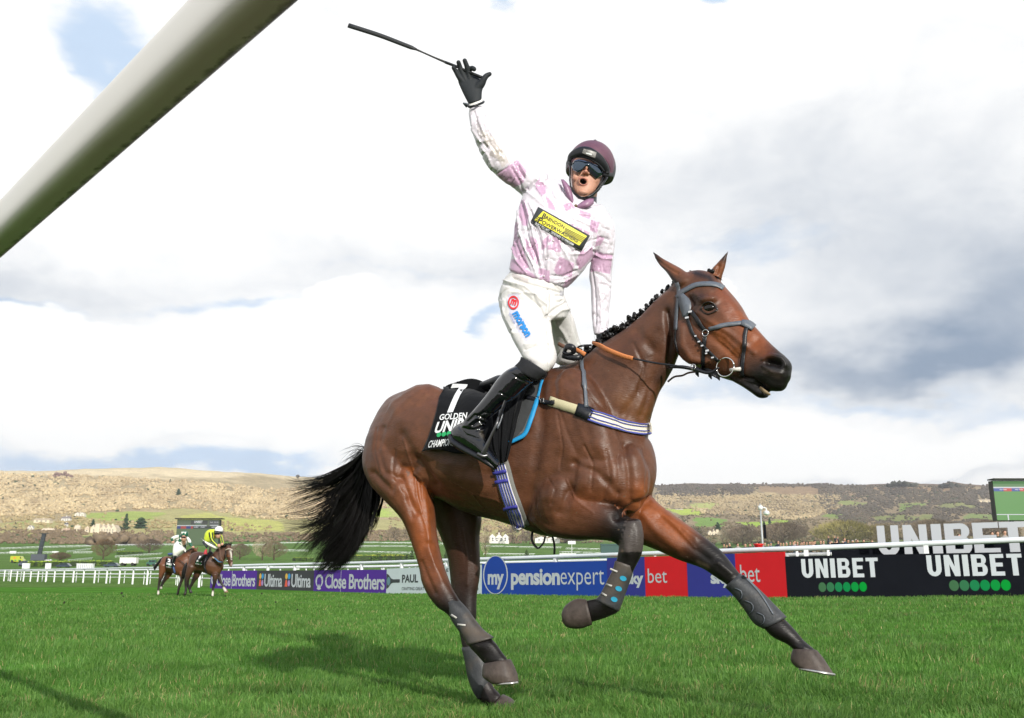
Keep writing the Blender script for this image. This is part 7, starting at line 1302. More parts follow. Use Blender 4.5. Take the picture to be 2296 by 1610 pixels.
g, s = at_px(1283, 1244); t = thing('sign_mast', g, 'white mast with a small white board under the horse\'s belly', 'mast'); b = MB(); b.tube([g, g + Vector((0, 0, 31 * s))], .6 * s, 6); b.build('pole', wpvc, t); b = MB(); b.box(g + Vector((0, -s, 27 * s)), (17 * s, s, 7 * s)); b.build('board', wpvc, t)
for x, y0, y1, lab in ((402 * .2 + 321, 0, 0, ''),): pass
# ---- big screens
def screen(x0, x1, y0, y1, d, label, right):
    A = P_at(x0, y1, d); B = P_at(x1, y1, d); top = P_at(x0, y0, d).z; B.z = A.z; h = top - A.z; t = thing('big_screen', Vector(((A.x + B.x) / 2, (A.y + B.y) / 2, float(zg((A.x + B.x) / 2, A.y)))), label, 'video screen'); e = B - A; n = Vector((0, -1, 0))
    b = MB(); b.prism([A + Vector((-.06, .06, -.05)), B + Vector((.06, .06, -.05)), B + Vector((.06, .06, h + .06)), A + Vector((-.06, .06, h + .06))], (0, 1.0, 0)); b.build('cabinet', mat('black_cabinet', (.012, .013, .015), .5), t); b = MB(); b.box((A + B) / 2 + Vector((.3, -.2, h + .22)), ((B - A).length * 1.12, 1.8, .16)); b.build('roof', mat('black_cabinet'), t)
    for u in (.2, .8): p = A + e * u; z0 = float(zg(p.x, p.y)); b = MB(); b.box(Vector((p.x, p.y + .6, (z0 + A.z) / 2)), (.4, .4, A.z - z0)); b.build('leg', mat('black_cabinet'), t)
    def put(shape, u0, u1, v0, v1, c, nm='picture_area', off=0.0):
        V, fs = shape; P = [A + e * (u0 + (u1 - u0) * x) + Vector((0, -.01 - off, h * (v0 + (v1 - v0) * y))) for x, y in V]; return mk(nm, P, fs, mat('screen_%d_%d_%d' % tuple(int(q * 999) for q in c), (.02, .02, .02), .3, emit=c, estr=1.0), t, smooth=False)
    rct = polys2d([[(0, 0), (1, 0), (1, 1), (0, 1)]]); return put, rct, t
put, rct, t = screen(393.6, 488.6, 1165, 1222, 190, 'big video screen with racing pictures behind the two following horses', False)
put(rct, 0, 1, 0, 1, (.10, .16, .075)); put(rct, 0, 1, .74, 1, (.11, .14, .085), off=.02); put(rct, .32, .72, .82, .97, (.06, .065, .06), off=.04); put(text2d('UNIBET', .05), .40, .60, .87, .97, (.6, .62, .6), 'lettering', .06); put(text2d('......', .1), .43, .56, .83, .845, (.1, .4, .2), 'lettering', .06); put(rct, .76, .98, .80, .98, (.09, .1, .1), off=.04); put(text2d('Final', .02), .78, .84, .88, .93, (.5, .5, .5), 'lettering', .06); put(text2d('3:56.98', .02), .87, .97, .88, .93, (.5, .5, .5), 'lettering', .06)
put(rct, 0, .70, .755, .79, (.55, .58, .6), off=.04); put(rct, .78, .98, .765, .795, (.55, .58, .6), off=.04)
for u0, u1, c in ((0, .09, (.03, .05, .2)), (.09, .22, (.4, .05, .05)), (.22, .33, (.03, .04, .2)), (.33, .38, (.4, .04, .04)), (.38, 1, (.04, .042, .05))): put(rct, u0, u1, .65, .745, c, off=.04)
for u0 in (.40, .56, .82): put(text2d('UNIBET', .05), u0, u0 + .11, .69, .73, (.5, .52, .55), 'lettering', .06)
put, rct, t = screen(2236, 2420, 1077, 1166.5, 120, 'big video screen cut off by the right edge of the picture', True)
put(rct, 0, 1, 0, 1, (.10, .29, .07)); put(rct, 0, 1, .86, 1, (.09, .22, .08), off=.02); put(rct, 0, 1, .82, .855, (.6, .62, .65), off=.03); put(rct, 0, .12, .74, .82, (.05, .1, .35), off=.03); put(rct, .12, .22, .74, .82, (.55, .05, .05), off=.03); put(rct, .22, .32, .74, .82, (.05, .08, .33), off=.03); put(rct, .32, .44, .74, .82, (.55, .05, .05), off=.03); put(rct, .44, 1, .74, .82, (.03, .03, .04), off=.03); put(rct, .40, .75, .90, .99, (.06, .07, .05), off=.03)
put(text2d('sky bet', .03), .07, .16, .765, .80, (.7, .7, .7), 'lettering', .05); put(text2d('sky bet', .03), .26, .36, .765, .80, (.7, .7, .7), 'lettering', .05); put(rct, 0, 1, .135, .155, (.65, .67, .7), off=.03)
for k in range(4): put(rct, .13 + .25 * k, .145 + .25 * k, 0, .14, (.65, .67, .7), off=.03)
# ---- crowd on the bank behind the right-hand rails
bankd = 66.0; b = MB(); BP = []
for x in range(1540, 2500, 40): p = P_at(x, 1290, bankd); BP.append((p.x, p.y))
def bank_z(x, y=None): return 1.33
vs = []; 
for (x, y) in BP:
    z = float(zg(x, y)); vs += [(x, y - 9, z - .3), (x, y - 3, 1.33), (x, y + 16, 1.33), (x, y + 26, z - .3)]
fs = [[i * 4 + k, i * 4 + k + 1, (i + 1) * 4 + k + 1, (i + 1) * 4 + k] for i in range(len(BP) - 1) for k in range(3)]; bank = mk('bank', vs, fs, mat('bank_turf', (.08, .15, .03), .9, .1, var=.3, vscale=2), smooth=False); bank['kind'] = 'structure'
skinm = mat('racegoer_skin', (.50, .28, .20), .6)
CN = {(.03, .035, .05): 'navy', (.02, .02, .025): 'black', (.07, .06, .05): 'dark brown', (.05, .07, .11): 'slate blue', (.11, .09, .06): 'tan', (.30, .28, .27): 'pale grey', (.04, .05, .04): 'dark green', (.12, .03, .03): 'maroon'}
def hn_(h): return 'grey haired' if h[2] > .2 else ('fair haired' if h[0] > .15 else 'dark haired')
CROWD = []
def racegoer(x, yh, coatc, hat, label, wave=None, d=bankd, sc1=1.0, hair=(.06, .035, .02)):
    p = P_at(x, yh, d); z = 1.33; t = thing('person', Vector((p.x, p.y, z)), label, 'person', 'racegoers behind the right-hand rails'); CROWD.append((x, t, ('capped' if hat else hn_(hair)), CN.get(tuple(coatc), 'dark'), label)); Hh = p.z - z + .10; k = Hh / 1.75; g = Vector((p.x, p.y, z)); v = lambda a, b_, c: g + Vector((a * k, b_ * k, c * k)); m0 = mat('coat_%d_%d_%d' % tuple(int(q * 99) for q in coatc), coatc, .8, .2)
    b = MB(); b.tube([v(-.1, 0, 0), v(-.1, 0, .45), v(-.08, 0, .85)], [.07 * k, .07 * k, .09 * k], 6); b.tube([v(.1, 0, 0), v(.1, 0, .45), v(.08, 0, .85)], [.07 * k, .07 * k, .09 * k], 6); b.build('legs', mat('dark_trousers', (.03, .03, .04), .8), t)
    b = MB(); b.tube([v(0, 0, .80), v(0, 0, 1.1), v(0, 0, 1.38), v(0, 0, 1.48)], [.16 * k, .18 * k, .21 * k, .09 * k], 10, .6, up=(1, 0, 0))
    hands = MB()
    for sgn in (-1, 1):
        if wave and (wave == 2 or sgn == wave): pts = [v(.19 * sgn, 0, 1.40), v(.30 * sgn, -.05, 1.62), v(.22 * sgn, -.08, 1.95)]
        else: pts = [v(.19 * sgn, 0, 1.38), v(.25 * sgn, -.03, 1.10), v(.17 * sgn, -.18, 1.0)]
        b.tube(pts, [.07 * k, .055 * k, .045 * k], 6)
        h = pts[-1]
        if wave and (wave == 2 or sgn == wave):
            hands.ball(h + Vector((0, 0, .05)), (.045, .02, .055), 8, 5)
            for f_ in range(5): hands.tube([h + Vector(((f_ - 2) * .02, 0, .08)), h + Vector(((f_ - 2) * .042, -.01, .17 - .02 * abs(f_ - 1.5)))], [.012, .009], 5)
        else: hands.ball(h, .045, 6, 5)
    b.build('coat', m0, t, smooth=True); hands.build('hands', skinm, t, smooth=True)
    b = MB(); b.ball(v(0, 0, 1.62), (.080 * k, .095 * k, .115 * k), 10, 8); b.ball(v(0, -.095, 1.61), (.015, .02, .02), 5, 4); b.tube([v(0, 0, 1.42), v(0, 0, 1.56)], .055 * k, 8); b.build('head', skinm, t, smooth=True)
    b = MB(); b.ball(v(0, .02, 1.66), (.088 * k, .098 * k, .095 * k), 10, 6)
    if hat: b.tube([v(0, 0, 1.68), v(0, 0, 1.72)], [.12 * k, .10 * k], 10)
    b.build('cap' if hat else 'hair', mat('hair_%d' % int(hair[0] * 99) if not hat else 'cap_%d' % int(coatc[2] * 99), hair if not hat else tuple(q * 1.2 for q in coatc), .8), t, smooth=True)
c5 = lambda x, y: (1412.2 + x * .2169, 1063.3 + y * .2169)
rgc = np.random.default_rng(21); CO_ = [(.03, .035, .05), (.02, .02, .025), (.07, .06, .05), (.05, .07, .11), (.11, .09, .06), (.30, .28, .27), (.04, .05, .04), (.12, .03, .03)]
HEADS = [(1000, 757), (1032, 752), (1112, 742), (1196, 745), (1246, 748), (1290, 740), (1345, 745), (1385, 745), (1430, 742), (1457, 740), (1533, 712), (1587, 738), (1620, 736), (1656, 722), (1702, 715), (1732, 724), (1766, 728), (1797, 722), (1826, 722), (1857, 726), (1882, 722), (1912, 712), (1972, 714), (2002, 720), (2142, 692), (2218, 686), (2255, 700), (2300, 706), (2340, 700)]
for i, (x, y) in enumerate(HEADS):
    X_, Y_ = c5(x, y); racegoer(X_, Y_ - 3.5, CO_[rgc.integers(8)], rgc.random() < .5, {10: 'tallest racegoer, bare headed, right of the camera mast', 24: 'racegoer next to the raised hands'}.get(i, 'racegoer in the crowd, head just above the white rail right of the stretched leg'), d=bankd + rgc.uniform(-1.5, 4), hair=[(.06, .035, .02), (.2, .12, .06), (.35, .33, .3), (.02, .015, .01)][rgc.integers(4)])
for x, y, w, lab in ((2085, 700, 2, 'racegoer in a dark coat with both arms raised left of the big letters'), (2120, 706, 1, 'racegoer waving one hand right beside the one with both arms up')): X_, Y_ = c5(x, y); racegoer(X_, Y_ + 1, (.02, .025, .04), False, lab, wave=w, hair=(.3, .25, .2))
for i in range(22):
    x = 1620 + i * 16 + rgc.uniform(-4, 4); racegoer(x, 1221.5 - i * .4 + rgc.uniform(-1, 1.5), CO_[rgc.integers(7)], rgc.random() < .2, 'racegoer in the crowd, head just above the white rail right of the stretched leg', d=bankd - 3, hair=[(.06, .035, .02), (.2, .12, .06), (.35, .33, .3)][rgc.integers(3)])
for x, y, w, lab in ((2036, 1206, None, 'racegoer seen between the letters U and N'), (2031, 1204, 1, 'racegoer with a raised hand inside the letter U'), (2092, 1202, None, 'racegoer seen right of the letter N'), (2150, 1200, None, 'racegoer seen through the hole of the letter B'), (2188, 1198, None, 'racegoer seen right of the letter B'), (2224, 1195, None, 'racegoer in dark clothes seen inside the letter E'), (2236, 1194, None, 'racegoer in a red brown coat seen inside the letter E'), (2252, 1192, None, 'bare headed racegoer between the letters E and T'), (2270, 1192, None, 'racegoer seen under the bar of the letter T'), (2012, 1207, None, 'racegoer seen inside the letter U')): racegoer(x, y, CO_[rgc.integers(7)], False, lab, wave=w, d=bankd - 2)
CROWD.sort(key=lambda q: q[0])
ORD = 'first second third fourth fifth sixth seventh eighth ninth tenth eleventh twelfth thirteenth fourteenth fifteenth sixteenth seventeenth eighteenth nineteenth twentieth'.split()
def ordn(n): return ORD[n] if n < 20 else ('twenty', 'thirty', 'forty', 'fifty')[(n + 1) // 10 - 2] + ('' if (n + 1) % 10 == 0 else '-' + ORD[(n + 1) % 10 - 1]) if (n + 1) % 10 else {20: 'twentieth', 30: 'thirtieth', 40: 'fortieth', 50: 'fiftieth'}[n + 1]
_k = 0
for x, t, a, c, lab in CROWD:
    if lab.startswith('racegoer in the crowd'): t['label'] = '%s racegoer in a %s coat, %s head from the crowd\'s left end' % (a, c, ordn(_k))
    _k += 1
# ---- turf clods thrown up
CLB = {(273, 1330): 'larger dark turf clod of the close pair left of the bay horse', (276, 1337): 'smaller turf clod just under the larger one of the close pair', (144, 1351): 'lone turf clod lowest at the far left of the grass', (587, 1331): 'turf clod right below the dark horse\'s raised forefoot', (618, 1350): 'turf clod on the grass below the first Ultima lettering', (540, 1345): 'turf clod right under the dark horse\'s white forefoot', (989, 1338): 'turf clod flying just left of the hind leg boot', (227, 1330): 'tiny turf clod left of the close pair', (667, 1367): 'lowest turf clod, below the second Ultima lettering', (505, 1336): 'turf clod beside the dark horse\'s planted white foot'}
for x, y, dd, r in ((273, 1330, 22, .028), (276, 1337, 22, .018), (144, 1351, 16, .018), (587, 1331, 18, .016), (618, 1350, 14, .012), (540, 1345, 16, .014), (989, 1338, 12, .022), (227, 1330, 20, .012), (667, 1367, 9, .008), (505, 1336, 20, .018)):
    p = P_at(x, y, dd); b = MB(); b.ball(p, (r, r * .6, r * 1.1), 7, 5); b.v = [tuple(np.array(q) + rgc.normal(0, r * .18, 3)) for q in b.v]; tag(b.build('turf_clod', mat('dark_soil', (.02, .016, .01), .9)), CLB[(x, y)], 'turf clod', 'flying clods of turf')
# ================================================================ the two horses behind
cb = lambda x, y: (332.3 + x * .1342, 1146.4 + y * .1342)
def RB(rows, Y): 
    o = []
    for a, b, c, d, t in rows: (x0, y0), (x1, y1) = cb(a, b), cb(c, d); o.append((x0, y0, x1, y1, (lambda x, y, o_: Wd(x, y, Y)), 0, t))
    return o
def small_horse(label, Y, parts, bay, tailrows, paint):
    L_ = [(loft(RB(r, Y + dy), 'v', k=3, n=14), lab) for lab, dy, r in parts]; V, f = fuse([p for p, l in L_], .022, 3); lab = nearest_label(V, [p for p, l in L_], [l for p, l in L_]); px, py, _ = proj(V); zx, zy = (px - 332.3) / .1342, (py - 1146.4) / .1342
    c = np.tile(np.array(bay), (len(V), 1)) * (.8 + .4 * fbm(V[:, 0], V[:, 2], 3, 3, 5))[:, None]
    for poly, rad, col, s, labs in paint:
        d = seg_dist(zx, zy, poly) / rad; w = s * np.clip(1.3 - d, 0, 1) * (np.isin(lab, labs) if labs else 1); c = c * (1 - w[:, None]) + np.array(col) * w[:, None]
    g = Wd(*cb(*parts[0][2][0][:2]), Y); t = thing('horse', Vector((g.x, g.y, 0)), label, 'horse', 'horses following behind'); mk('body', V, f, mat('bay_coat_far', attr='Col', rough=.45, spec=.4), t, cols=c)
    V, f = loft(RB(tailrows, Y), 'v', k=3, n=10); mk('tail', V, f, hairm, t); return t, bvh_of(V, f), L_
BK = (.012, .010, .010); WH = (.62, .58, .52)
dark = [('body', 0, [(668, 905, 650, 1010, .14), (700, 735, 668, 1080, .24), (760, 684, 742, 1020, .28), (850, 668, 862, 1010, .30), (950, 682, 965, 1045, .30), (1050, 688, 1075, 1090, .27), (1130, 705, 1170, 1085, .23), (1195, 765, 1228, 1000, .16)]),
    ('neck', -.15, [(1075, 700, 1200, 930, .16), (1150, 622, 1250, 870, .13), (1215, 572, 1290, 800, .11), (1275, 560, 1325, 720, .10)]), ('head', -.35, [(1300, 590, 1392, 588, .10), (1292, 655, 1415, 650, .13), (1300, 735, 1416, 735, .14), (1325, 815, 1410, 815, .11), (1338, 875, 1412, 875, .09), (1362, 922, 1398, 922, .06)]),
    ('head', -.25, [(1398, 600, 1412, 590, .03), (1414, 572, 1424, 562, .015), (1426, 548, 1430, 546, .005)]), ('head', -.25, [(1302, 600, 1320, 592, .03), (1304, 566, 1314, 562, .018), (1303, 534, 1307, 534, .005)]),
    ('leg', -.15, [(650, 900, 790, 960, .14), (632, 1000, 738, 1040, .12), (612, 1090, 700, 1120, .08), (602, 1160, 668, 1180, .065), (606, 1240, 654, 1250, .045), (610, 1310, 650, 1318, .045), (600, 1355, 644, 1355, .045), (592, 1392, 638, 1396, .055)]),
    ('leg', .22, [(780, 960, 900, 1010, .13), (752, 1060, 856, 1095, .10), (722, 1145, 795, 1165, .065), (702, 1210, 748, 1235, .05), (668, 1262, 716, 1290, .045), (678, 1322, 724, 1318, .04), (684, 1372, 748, 1352, .045)]),
    ('foren', -.15, [(1062, 1060, 1172, 1050, .11), (1082, 1140, 1152, 1145, .08), (1076, 1215, 1128, 1222, .055), (1062, 1285, 1105, 1290, .04), (1062, 1345, 1100, 1347, .042), (1054, 1410, 1096, 1416, .05)]),
    ('foref', .15, [(1120, 1050, 1200, 1030, .10), (1158, 1135, 1214, 1108, .075), (1196, 1200, 1240, 1180, .05), (1232, 1258, 1270, 1240, .042), (1245, 1300, 1296, 1276, .045), (1270, 1358, 1342, 1338, .05)])]
h2, hb2, _ = small_horse('dark bay horse with a white blaze and white feet following, nearer of the two behind', 31.5, dark, (.070, .030, .017), [(612, 880, 652, 860, .05), (575, 960, 640, 985, .06), (556, 1040, 622, 1080, .055), (556, 1110, 600, 1130, .03)],
    [([(600, 1130), (640, 1400)], 70, BK, .9, ['leg']), ([(740, 1130), (680, 1280), (720, 1370)], 80, BK, .95, ['leg']), ([(1110, 1180), (1080, 1340)], 60, BK, .9, ['foren']), ([(1190, 1150), (1260, 1260)], 60, BK, .9, ['foref']), ([(1075, 1360), (1070, 1420)], 32, WH, 1, ['foren']), ([(1262, 1290), (1285, 1320)], 26, WH, 1, ['foref']), ([(1300, 1350), (1340, 1340)], 16, (.35, .2, .14), 1, ['foref']),
     ([(1378, 655), (1388, 720), (1390, 800)], 15, WH, 1, ['head']), ([(1400, 860), (1385, 905)], 14, (.45, .32, .28), .9, ['head']), ([(1310, 690)], 14, BK, .8, ['head']), ([(1340, 760)], 36, (.16, .055, .02), .8, ['head']), ([(1040, 950), (1150, 1000)], 80, (.12, .05, .025), .7, ['body'])])
bayh = [('body', 0, [(192, 880, 188, 970, .13), (222, 790, 205, 1010, .22), (280, 750, 268, 1020, .27), (345, 745, 345, 1010, .28), (420, 762, 432, 1052, .29), (500, 742, 522, 1082, .28), (585, 700, 602, 1050, .25), (650, 700, 668, 980, .2), (700, 740, 710, 900, .14)]),
    ('neck', 0, [(560, 705, 650, 880, .14), (640, 652, 720, 810, .11), (700, 622, 775, 745, .10), (740, 610, 800, 700, .09)]), ('head', -.2, [(745, 612, 800, 690, .09), (775, 605, 835, 700, .10), (800, 625, 860, 730, .09), (830, 680, 875, 770, .07), (850, 740, 885, 800, .055)]), ('head', -.2, [(812, 625, 838, 625, .025), (822, 600, 836, 600, .018), (828, 578, 833, 578, .005)]),
    ('leg', -.15, [(178, 880, 320, 930, .14), (180, 990, 278, 1030, .11), (176, 1080, 250, 1110, .075), (166, 1170, 216, 1180, .05), (156, 1250, 192, 1256, .04), (150, 1318, 188, 1320, .042), (150, 1345, 190, 1345, .04), (146, 1388, 186, 1386, .045)]),
    ('leg', .22, [(290, 990, 410, 1040, .11), (268, 1075, 362, 1105, .08), (238, 1140, 296, 1168, .055), (214, 1200, 252, 1232, .042), (192, 1258, 236, 1262, .04), (190, 1302, 244, 1284, .045)]),
    ('fore', -.15, [(515, 1040, 622, 1050, .10), (532, 1130, 592, 1145, .065), (512, 1210, 558, 1220, .048), (488, 1296, 528, 1306, .04), (482, 1340, 524, 1345, .042), (470, 1388, 512, 1392, .048)]),
    ('fore', .2, [(600, 1020, 690, 1020, .10), (630, 1110, 690, 1120, .065), (640, 1190, 684, 1195, .045), (650, 1260, 690, 1262, .04), (672, 1310, 716, 1300, .045)])]
h3, hb3, _ = small_horse('brighter bay horse following at the left, half hidden by the dark horse', 33.2, bayh, (.13, .048, .022), [(255, 752, 236, 800, .04), (196, 798, 196, 862, .045), (136, 868, 150, 930, .045), (84, 930, 112, 990, .03)],
    [([(600, 700), (690, 640), (740, 600)], 26, BK, .95, ['neck']), ([(190, 1150), (170, 1330)], 50, BK, .9, ['leg']), ([(168, 1350), (166, 1395)], 26, WH, 1, ['leg']), ([(280, 1090), (220, 1250)], 60, BK, .95, ['leg']), ([(215, 1280)], 22, WH, .8, ['leg']), ([(555, 1130), (490, 1390)], 60, BK, .95, ['fore']), ([(660, 1100), (690, 1300)], 60, BK, .9, ['fore'])])
def piece(name, rows, Y, m, par, label=None, k=3, n=14, cap=.6): V, f = loft(RB(rows, Y), 'v', k=k, n=n, cap=cap); return mk(name, V, f, m, par, label=label)
def bball(name, x, y, r, Y, m, par, sy=1.0): b = MB(); c = Wd(*cb(x, y), Y); s = .1342 * Y / F * 1.02; b.ball(c, (r * s, r * s, r * s * sy), 14, 10); return b.build(name, m, par, smooth=True)
gsilk = mat('green_silk', (.006, .095, .05), .5, sheen=.2); wsilk = mat('white_silk', (.74, .75, .72), .5); ysilk = mat('yellow_silk', (.52, .62, .035), .5, bump=.01, bscale=6); bsilk = mat('black_silk', (.015, .017, .03), .55); bw = mat('white_breeches', (.80, .79, .76), .6, bump=.01, bscale=5); redb2 = mat('red_gaiter', (.42, .03, .04), .6)
# rider in green and white
Yj = 33.0; j2 = thing('person', Wd(*cb(520, 640), Yj), 'jockey in green and white silks pushing on the brighter bay horse', 'person'); s_ = .1342 * Yj / F
body = [loft(RB([(540, 395, 655, 440, .14), (500, 420, 650, 480, .17), (470, 460, 640, 540, .17), (440, 520, 610, 585, .16), (428, 570, 585, 600, .14)], Yj), 'v', n=16), loft(RB([(520, 390, 520, 450, .08), (440, 405, 450, 470, .075), (385, 440, 410, 500, .065), (370, 470, 415, 515, .055), (400, 520, 430, 530, .04)], Yj - .15), 'v'), loft(RB([(620, 430, 680, 440, .08), (650, 480, 710, 480, .07), (668, 530, 720, 520, .06), (700, 580, 740, 565, .045), (725, 600, 760, 590, .04)], Yj - .1), 'v')]
V, f = fuse(body, .016, 2); px, py, _ = proj(V); zx, zy = (px - 332.3) / .1342, (py - 1146.4) / .1342; G_, W_ = np.array((.006, .095, .05)), np.array((.74, .75, .72)); c = np.tile(G_, (len(V), 1)); ck = ((np.floor((zx + zy) / 75) + np.floor((zx - zy) / 75)) % 2 < 1) & (zx > 440) & (zx < 640); c[ck] = W_
c[(zx < 510) & (zy < 480) & (zx > 385)] = W_; c[(zx > 640) & (zy < 520)] = W_; c[(zx < 415) & (zy > 450)] = G_; mk('silks_jacket', V, f, mat('check_silk_far', attr='Col', rough=.5), j2, cols=c)
b = MB(); hc_ = Wd(*cb(595, 450), Yj - .28); b.ball(hc_, (.085, .10, .12), 12, 10); b.ball(hc_ + Vector((.0, -.10, -.01)), (.014, .02, .02), 6, 5); b.tube([hc_ + Vector((0, .05, -.05)), hc_ + Vector((-.05, .2, -.2))], .06, 8); b.ball(Wd(*cb(413, 517), Yj - .2), (.055, .04, .045), 8, 6); b.ball(Wd(*cb(748, 600), Yj - .25), (.055, .04, .045), 8, 6); b.build('body', skinm, j2, smooth=True)
hm = bball('helmet', 610, 382, 60, Yj - .22, gsilk, j2, .95); b = MB(); cc = Wd(*cb(612, 375), Yj - .22)
for a in (-.6, 0, .6): b.prism([cc + Vector((math.sin(a) * .10 - .03, -.115, .06 + .0)), cc + Vector((math.sin(a) * .10 + .03, -.115, .06)), cc + Vector((math.sin(a) * .10, -.125, -.03))], (0, .02, 0))
b.build('star', wsilk, hm); b = MB(); b.box(hc_ + Vector((.01, -.09, .035)), (.15, .05, .045)); b.build('goggles', blackb, j2)
piece('breeches', [(425, 560, 585, 600, .15), (415, 620, 610, 640, .17), (412, 680, 560, 690, .16), (418, 730, 500, 740, .12), (430, 760, 480, 765, .08)], Yj - .12, bw, j2); piece('breeches', [(520, 600, 600, 600, .1), (560, 630, 630, 650, .1), (600, 670, 650, 690, .08)], Yj + .2, bw, j2, label='far leg of the breeches'); piece('boot', [(420, 750, 480, 760, .06), (410, 800, 450, 820, .055), (400, 850, 440, 880, .05), (420, 905, 470, 915, .045)], Yj - .33, patent, j2); piece('saddle_roll', [(330, 700, 345, 745, .1), (370, 692, 385, 745, .1), (408, 690, 415, 740, .1)], Yj, mat('blue_saddle', (.05, .09, .22), .5), j2)
# rider in yellow and black
Yk = 31.3; j3 = thing('person', Wd(*cb(1050, 560), Yk), 'jockey in yellow silks with black stripes and a white cap on the dark horse', 'person')
body = [loft(RB([(1075, 300, 1140, 420, .14), (1030, 300, 1120, 470, .17), (980, 325, 1090, 500, .18), (945, 375, 1060, 510, .17), (938, 430, 1010, 510, .14)], Yk), 'v', n=16), loft(RB([(1010, 360, 1085, 350, .085), (1030, 430, 1095, 420, .08), (1050, 490, 1105, 475, .07), (1095, 545, 1130, 510, .06), (1140, 590, 1160, 550, .045)], Yk - .2), 'v'), loft(RB([(1140, 380, 1215, 370, .08), (1185, 420, 1238, 410, .07), (1205, 480, 1252, 470, .06), (1225, 540, 1265, 530, .05)], Yk - .1), 'v')]
V, f = fuse(body, .016, 2); px, py, _ = proj(V); zx, zy = (px - 332.3) / .1342, (py - 1146.4) / .1342; c = np.tile(np.array((.52, .62, .035)), (len(V), 1)); B_ = np.array((.015, .017, .03))
for P_ in ([(1022, 360), (1030, 440), (1055, 500), (1120, 560)], [(1070, 360), (1075, 440), (1100, 490), (1160, 545)], [(1200, 390), (1225, 450), (1245, 540)]): c[seg_dist(zx, zy, P_) < 11] = B_
mk('silks_jacket', V, f, mat('check_silk_far'), j3, cols=c)
b = MB(); hc_ = Wd(*cb(1168, 398), Yk - .2); b.ball(hc_, (.085, .10, .12), 12, 10); b.ball(hc_ + Vector((-.01, -.10, -.01)), (.014, .02, .02), 6, 5); b.tube([hc_, hc_ + Vector((-.12, .1, -.05))], .06, 8); b.ball(Wd(*cb(1180, 575), Yk - .35), (.065, .05, .06), 8, 6); b.ball(Wd(*cb(1235, 550), Yk - .3), (.05, .04, .05), 8, 6); b.build('body', skinm, j3, smooth=True)
hm = bball('helmet', 1180, 315, 68, Yk - .17, wsilk, j3, .95); b = MB(); cc = Wd(*cb(1180, 340), Yk - .17); b.tube([cc + Vector((.146 * math.cos(a), .146 * math.sin(a), -.012 * math.cos(a))) for a in np.linspace(0, 2 * math.pi, 25)], .014, 6); b.build('cap_band', bsilk, hm, smooth=True); b = MB(); b.tube([cc + Vector((.135 * math.cos(a), .14 * math.sin(a), -.05)) for a in np.linspace(0, 2 * math.pi, 25)], .016, 6); b.build('peak', bsilk, hm, smooth=True)
b = MB(); b.box(hc_ + Vector((-.01, -.09, .035)), (.15, .05, .04)); b.build('goggles', blackb, j3)
piece('breeches', [(885, 445, 940, 520, .12), (905, 470, 1010, 590, .16), (960, 500, 1080, 625, .16), (1040, 540, 1130, 640, .14), (1110, 580, 1155, 630, .1)], Yk - .05, bw, j3); V, f = strap(bvh_of(*loft(RB([(885, 445, 940, 520, .12), (905, 470, 1010, 590, .16), (960, 500, 1080, 625, .16), (1040, 540, 1130, 640, .14)], Yk - .05), 'v', k=3, n=14)), [cb(915, 505), cb(950, 550), cb(990, 605)], 6, .012, .01, fb=lambda x, y: Wd(x, y, Yk - .3)); mk('printed_panel', V, f, bsilk, j3)
piece('gaiter', [(930, 680, 985, 640, .07), (925, 720, 985, 720, .07)], Yk - .32, redb2, j3); piece('boot', [(905, 730, 980, 722, .065), (880, 765, 935, 780, .06), (850, 790, 900, 815, .055), (835, 815, 885, 845, .05), (850, 850, 900, 855, .045)], Yk - .34, patent, j3)
# cloths, saddles and tack of the two
def bcloth(h, Y, quad, num, lab):
    q = [Wd(*cb(*p), Y) for p in quad]; n = 8; G = [[(q[3].lerp(q[2], j / n)).lerp(q[0].lerp(q[1], j / n), i / n) + Vector((0, -.08 * math.sin(math.pi * i / n) + .02 * math.sin(j * 1.3), 0)) for j in range(n + 1)] for i in range(n + 1)]
    V, f = grid_solid(G, .03); t = thing('number_cloth', q[0], lab, 'cloth', 'number cloths of the following horses'); p = mk('cloth_panel', V, f, blackc, t); B = bvh_of(V, f); m_ = lambda u, v: tuple((np.array(cb(*quad[0])) * (1 - u) + np.array(cb(*quad[1])) * u) * (1 - v) + (np.array(cb(*quad[3])) * (1 - u) + np.array(cb(*quad[2])) * u) * v)
    r = lambda u0, u1, v0, v1: [m_(u0, v0), m_(u1, v0), m_(u1, v1), m_(u0, v1)]
    decal(B, text2d(num, .05), r(.25, .7, .6, .95), .01, 'numeral', whitep, t, maxl=.5); decal(B, text2d('UNIBET', .06), r(.05, .95, .28, .5), .01, 'lettering', whitep, t, maxl=.5); decal(B, polys2d([[(0, 0), (1, 0), (1, 1), (0, 1)]]), r(.1, .9, .18, .24), .01, 'dots', greenp, t, maxl=1); decal(B, text2d('CHAMPION', .03), r(.0, .95, .03, .14), .01, 'lettering', whitep, t, maxl=.5)
bcloth(h3, 32.82, [(296, 935), (385, 955), (410, 800), (305, 775)], '2', 'black number 2 cloth with green and white lettering on the brighter bay'); bcloth(h2, 31.1, [(782, 885), (895, 905), (905, 745), (845, 735)], '1', 'black number cloth with green and white lettering on the dark horse')
def bstrap(name, P, w, m, par, Y): b = MB(); b.tube([Wd(*cb(x, y), Y) for x, y in P], w, 6, .5, up=(0, -1, 0)); b.build(name, m, par, smooth=True)
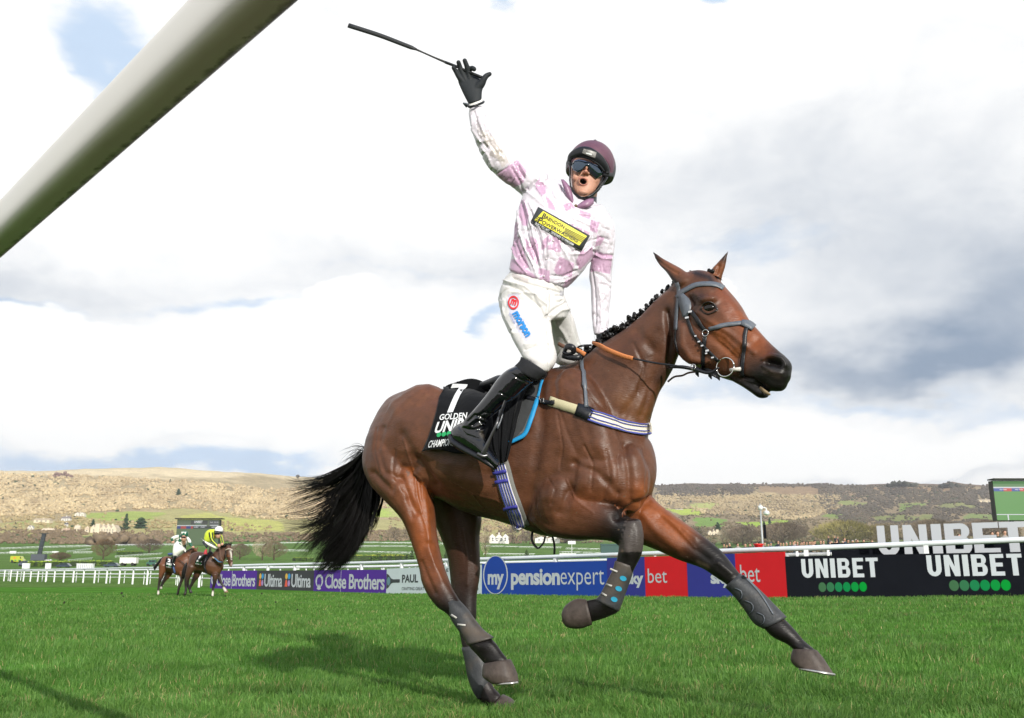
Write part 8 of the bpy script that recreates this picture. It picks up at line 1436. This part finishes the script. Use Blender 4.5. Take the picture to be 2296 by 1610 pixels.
t3 = thing('tack', Wd(*cb(450, 800), 32.8), 'dark saddle and blue grey straps on the brighter bay horse', 'tack'); bstrap('girth', [(440, 760), (420, 860), (430, 960), (445, 1030)], .06, mat('blue_saddle'), t3, 32.78); bstrap('saddle_pad', [(400, 760), (430, 800), (405, 880), (395, 930)], .09, blackc, t3, 32.85); bstrap('breastplate', [(490, 800), (560, 840), (610, 890)], .022, leather, t3, 32.85); bstrap('rein', [(745, 605), (690, 650), (688, 700)], .015, leather, t3, 32.6)
t2 = thing('tack', Wd(*cb(980, 800), 31.1), 'black saddle, blue breast strap and pale browband on the dark horse', 'tack'); bstrap('girth', [(985, 760), (940, 860), (945, 940), (975, 1040)], .05, leather, t2, 31.05); bstrap('saddle_pad', [(1060, 680), (1000, 740), (950, 830), (930, 900)], .14, blackc, t2, 31.2); bstrap('breastplate', [(1075, 760), (1120, 790), (1180, 845), (1240, 850)], .04, mat('blue_strap', (.05, .16, .30), .5), t2, 31.08); bstrap('sheepskin_patch', [(1075, 765), (1105, 785)], .045, mat('fawn_patch', (.5, .38, .26), .8), t2, 31.05)
bstrap('browband', [(1292, 650), (1330, 628), (1380, 628), (1410, 650)], .022, mat('pale_browband', (.66, .58, .48), .6), t2, 30.95); bstrap('noseband', [(1300, 780), (1350, 770), (1405, 790)], .022, leather, t2, 30.95); bstrap('cheekpiece', [(1292, 660), (1290, 740), (1310, 820), (1340, 860)], .02, leather, t2, 30.98); bstrap('rein', [(1195, 600), (1205, 700), (1225, 800), (1270, 850), (1330, 850)], .018, mat('brown_leather'), t2, 30.9); bstrap('bit_ring', [(1310, 815), (1300, 835), (1315, 850), (1325, 830), (1310, 815)], .012, silver, t2, 30.9)
b = MB()
for i in range(16): x, y = 1215 + i * 11, 585 - i * 1.5; b.tube([Wd(*cb(x, y + 10), 31.2), Wd(*cb(x + 6 + (i % 3) * 4, y - 18 - (i % 4) * 8), 31.2), Wd(*cb(x + 20, y - 24 - (i % 3) * 6), 31.2)], [.03, .02, .006], 5)
b.build('mane', hairm, h2, smooth=True)
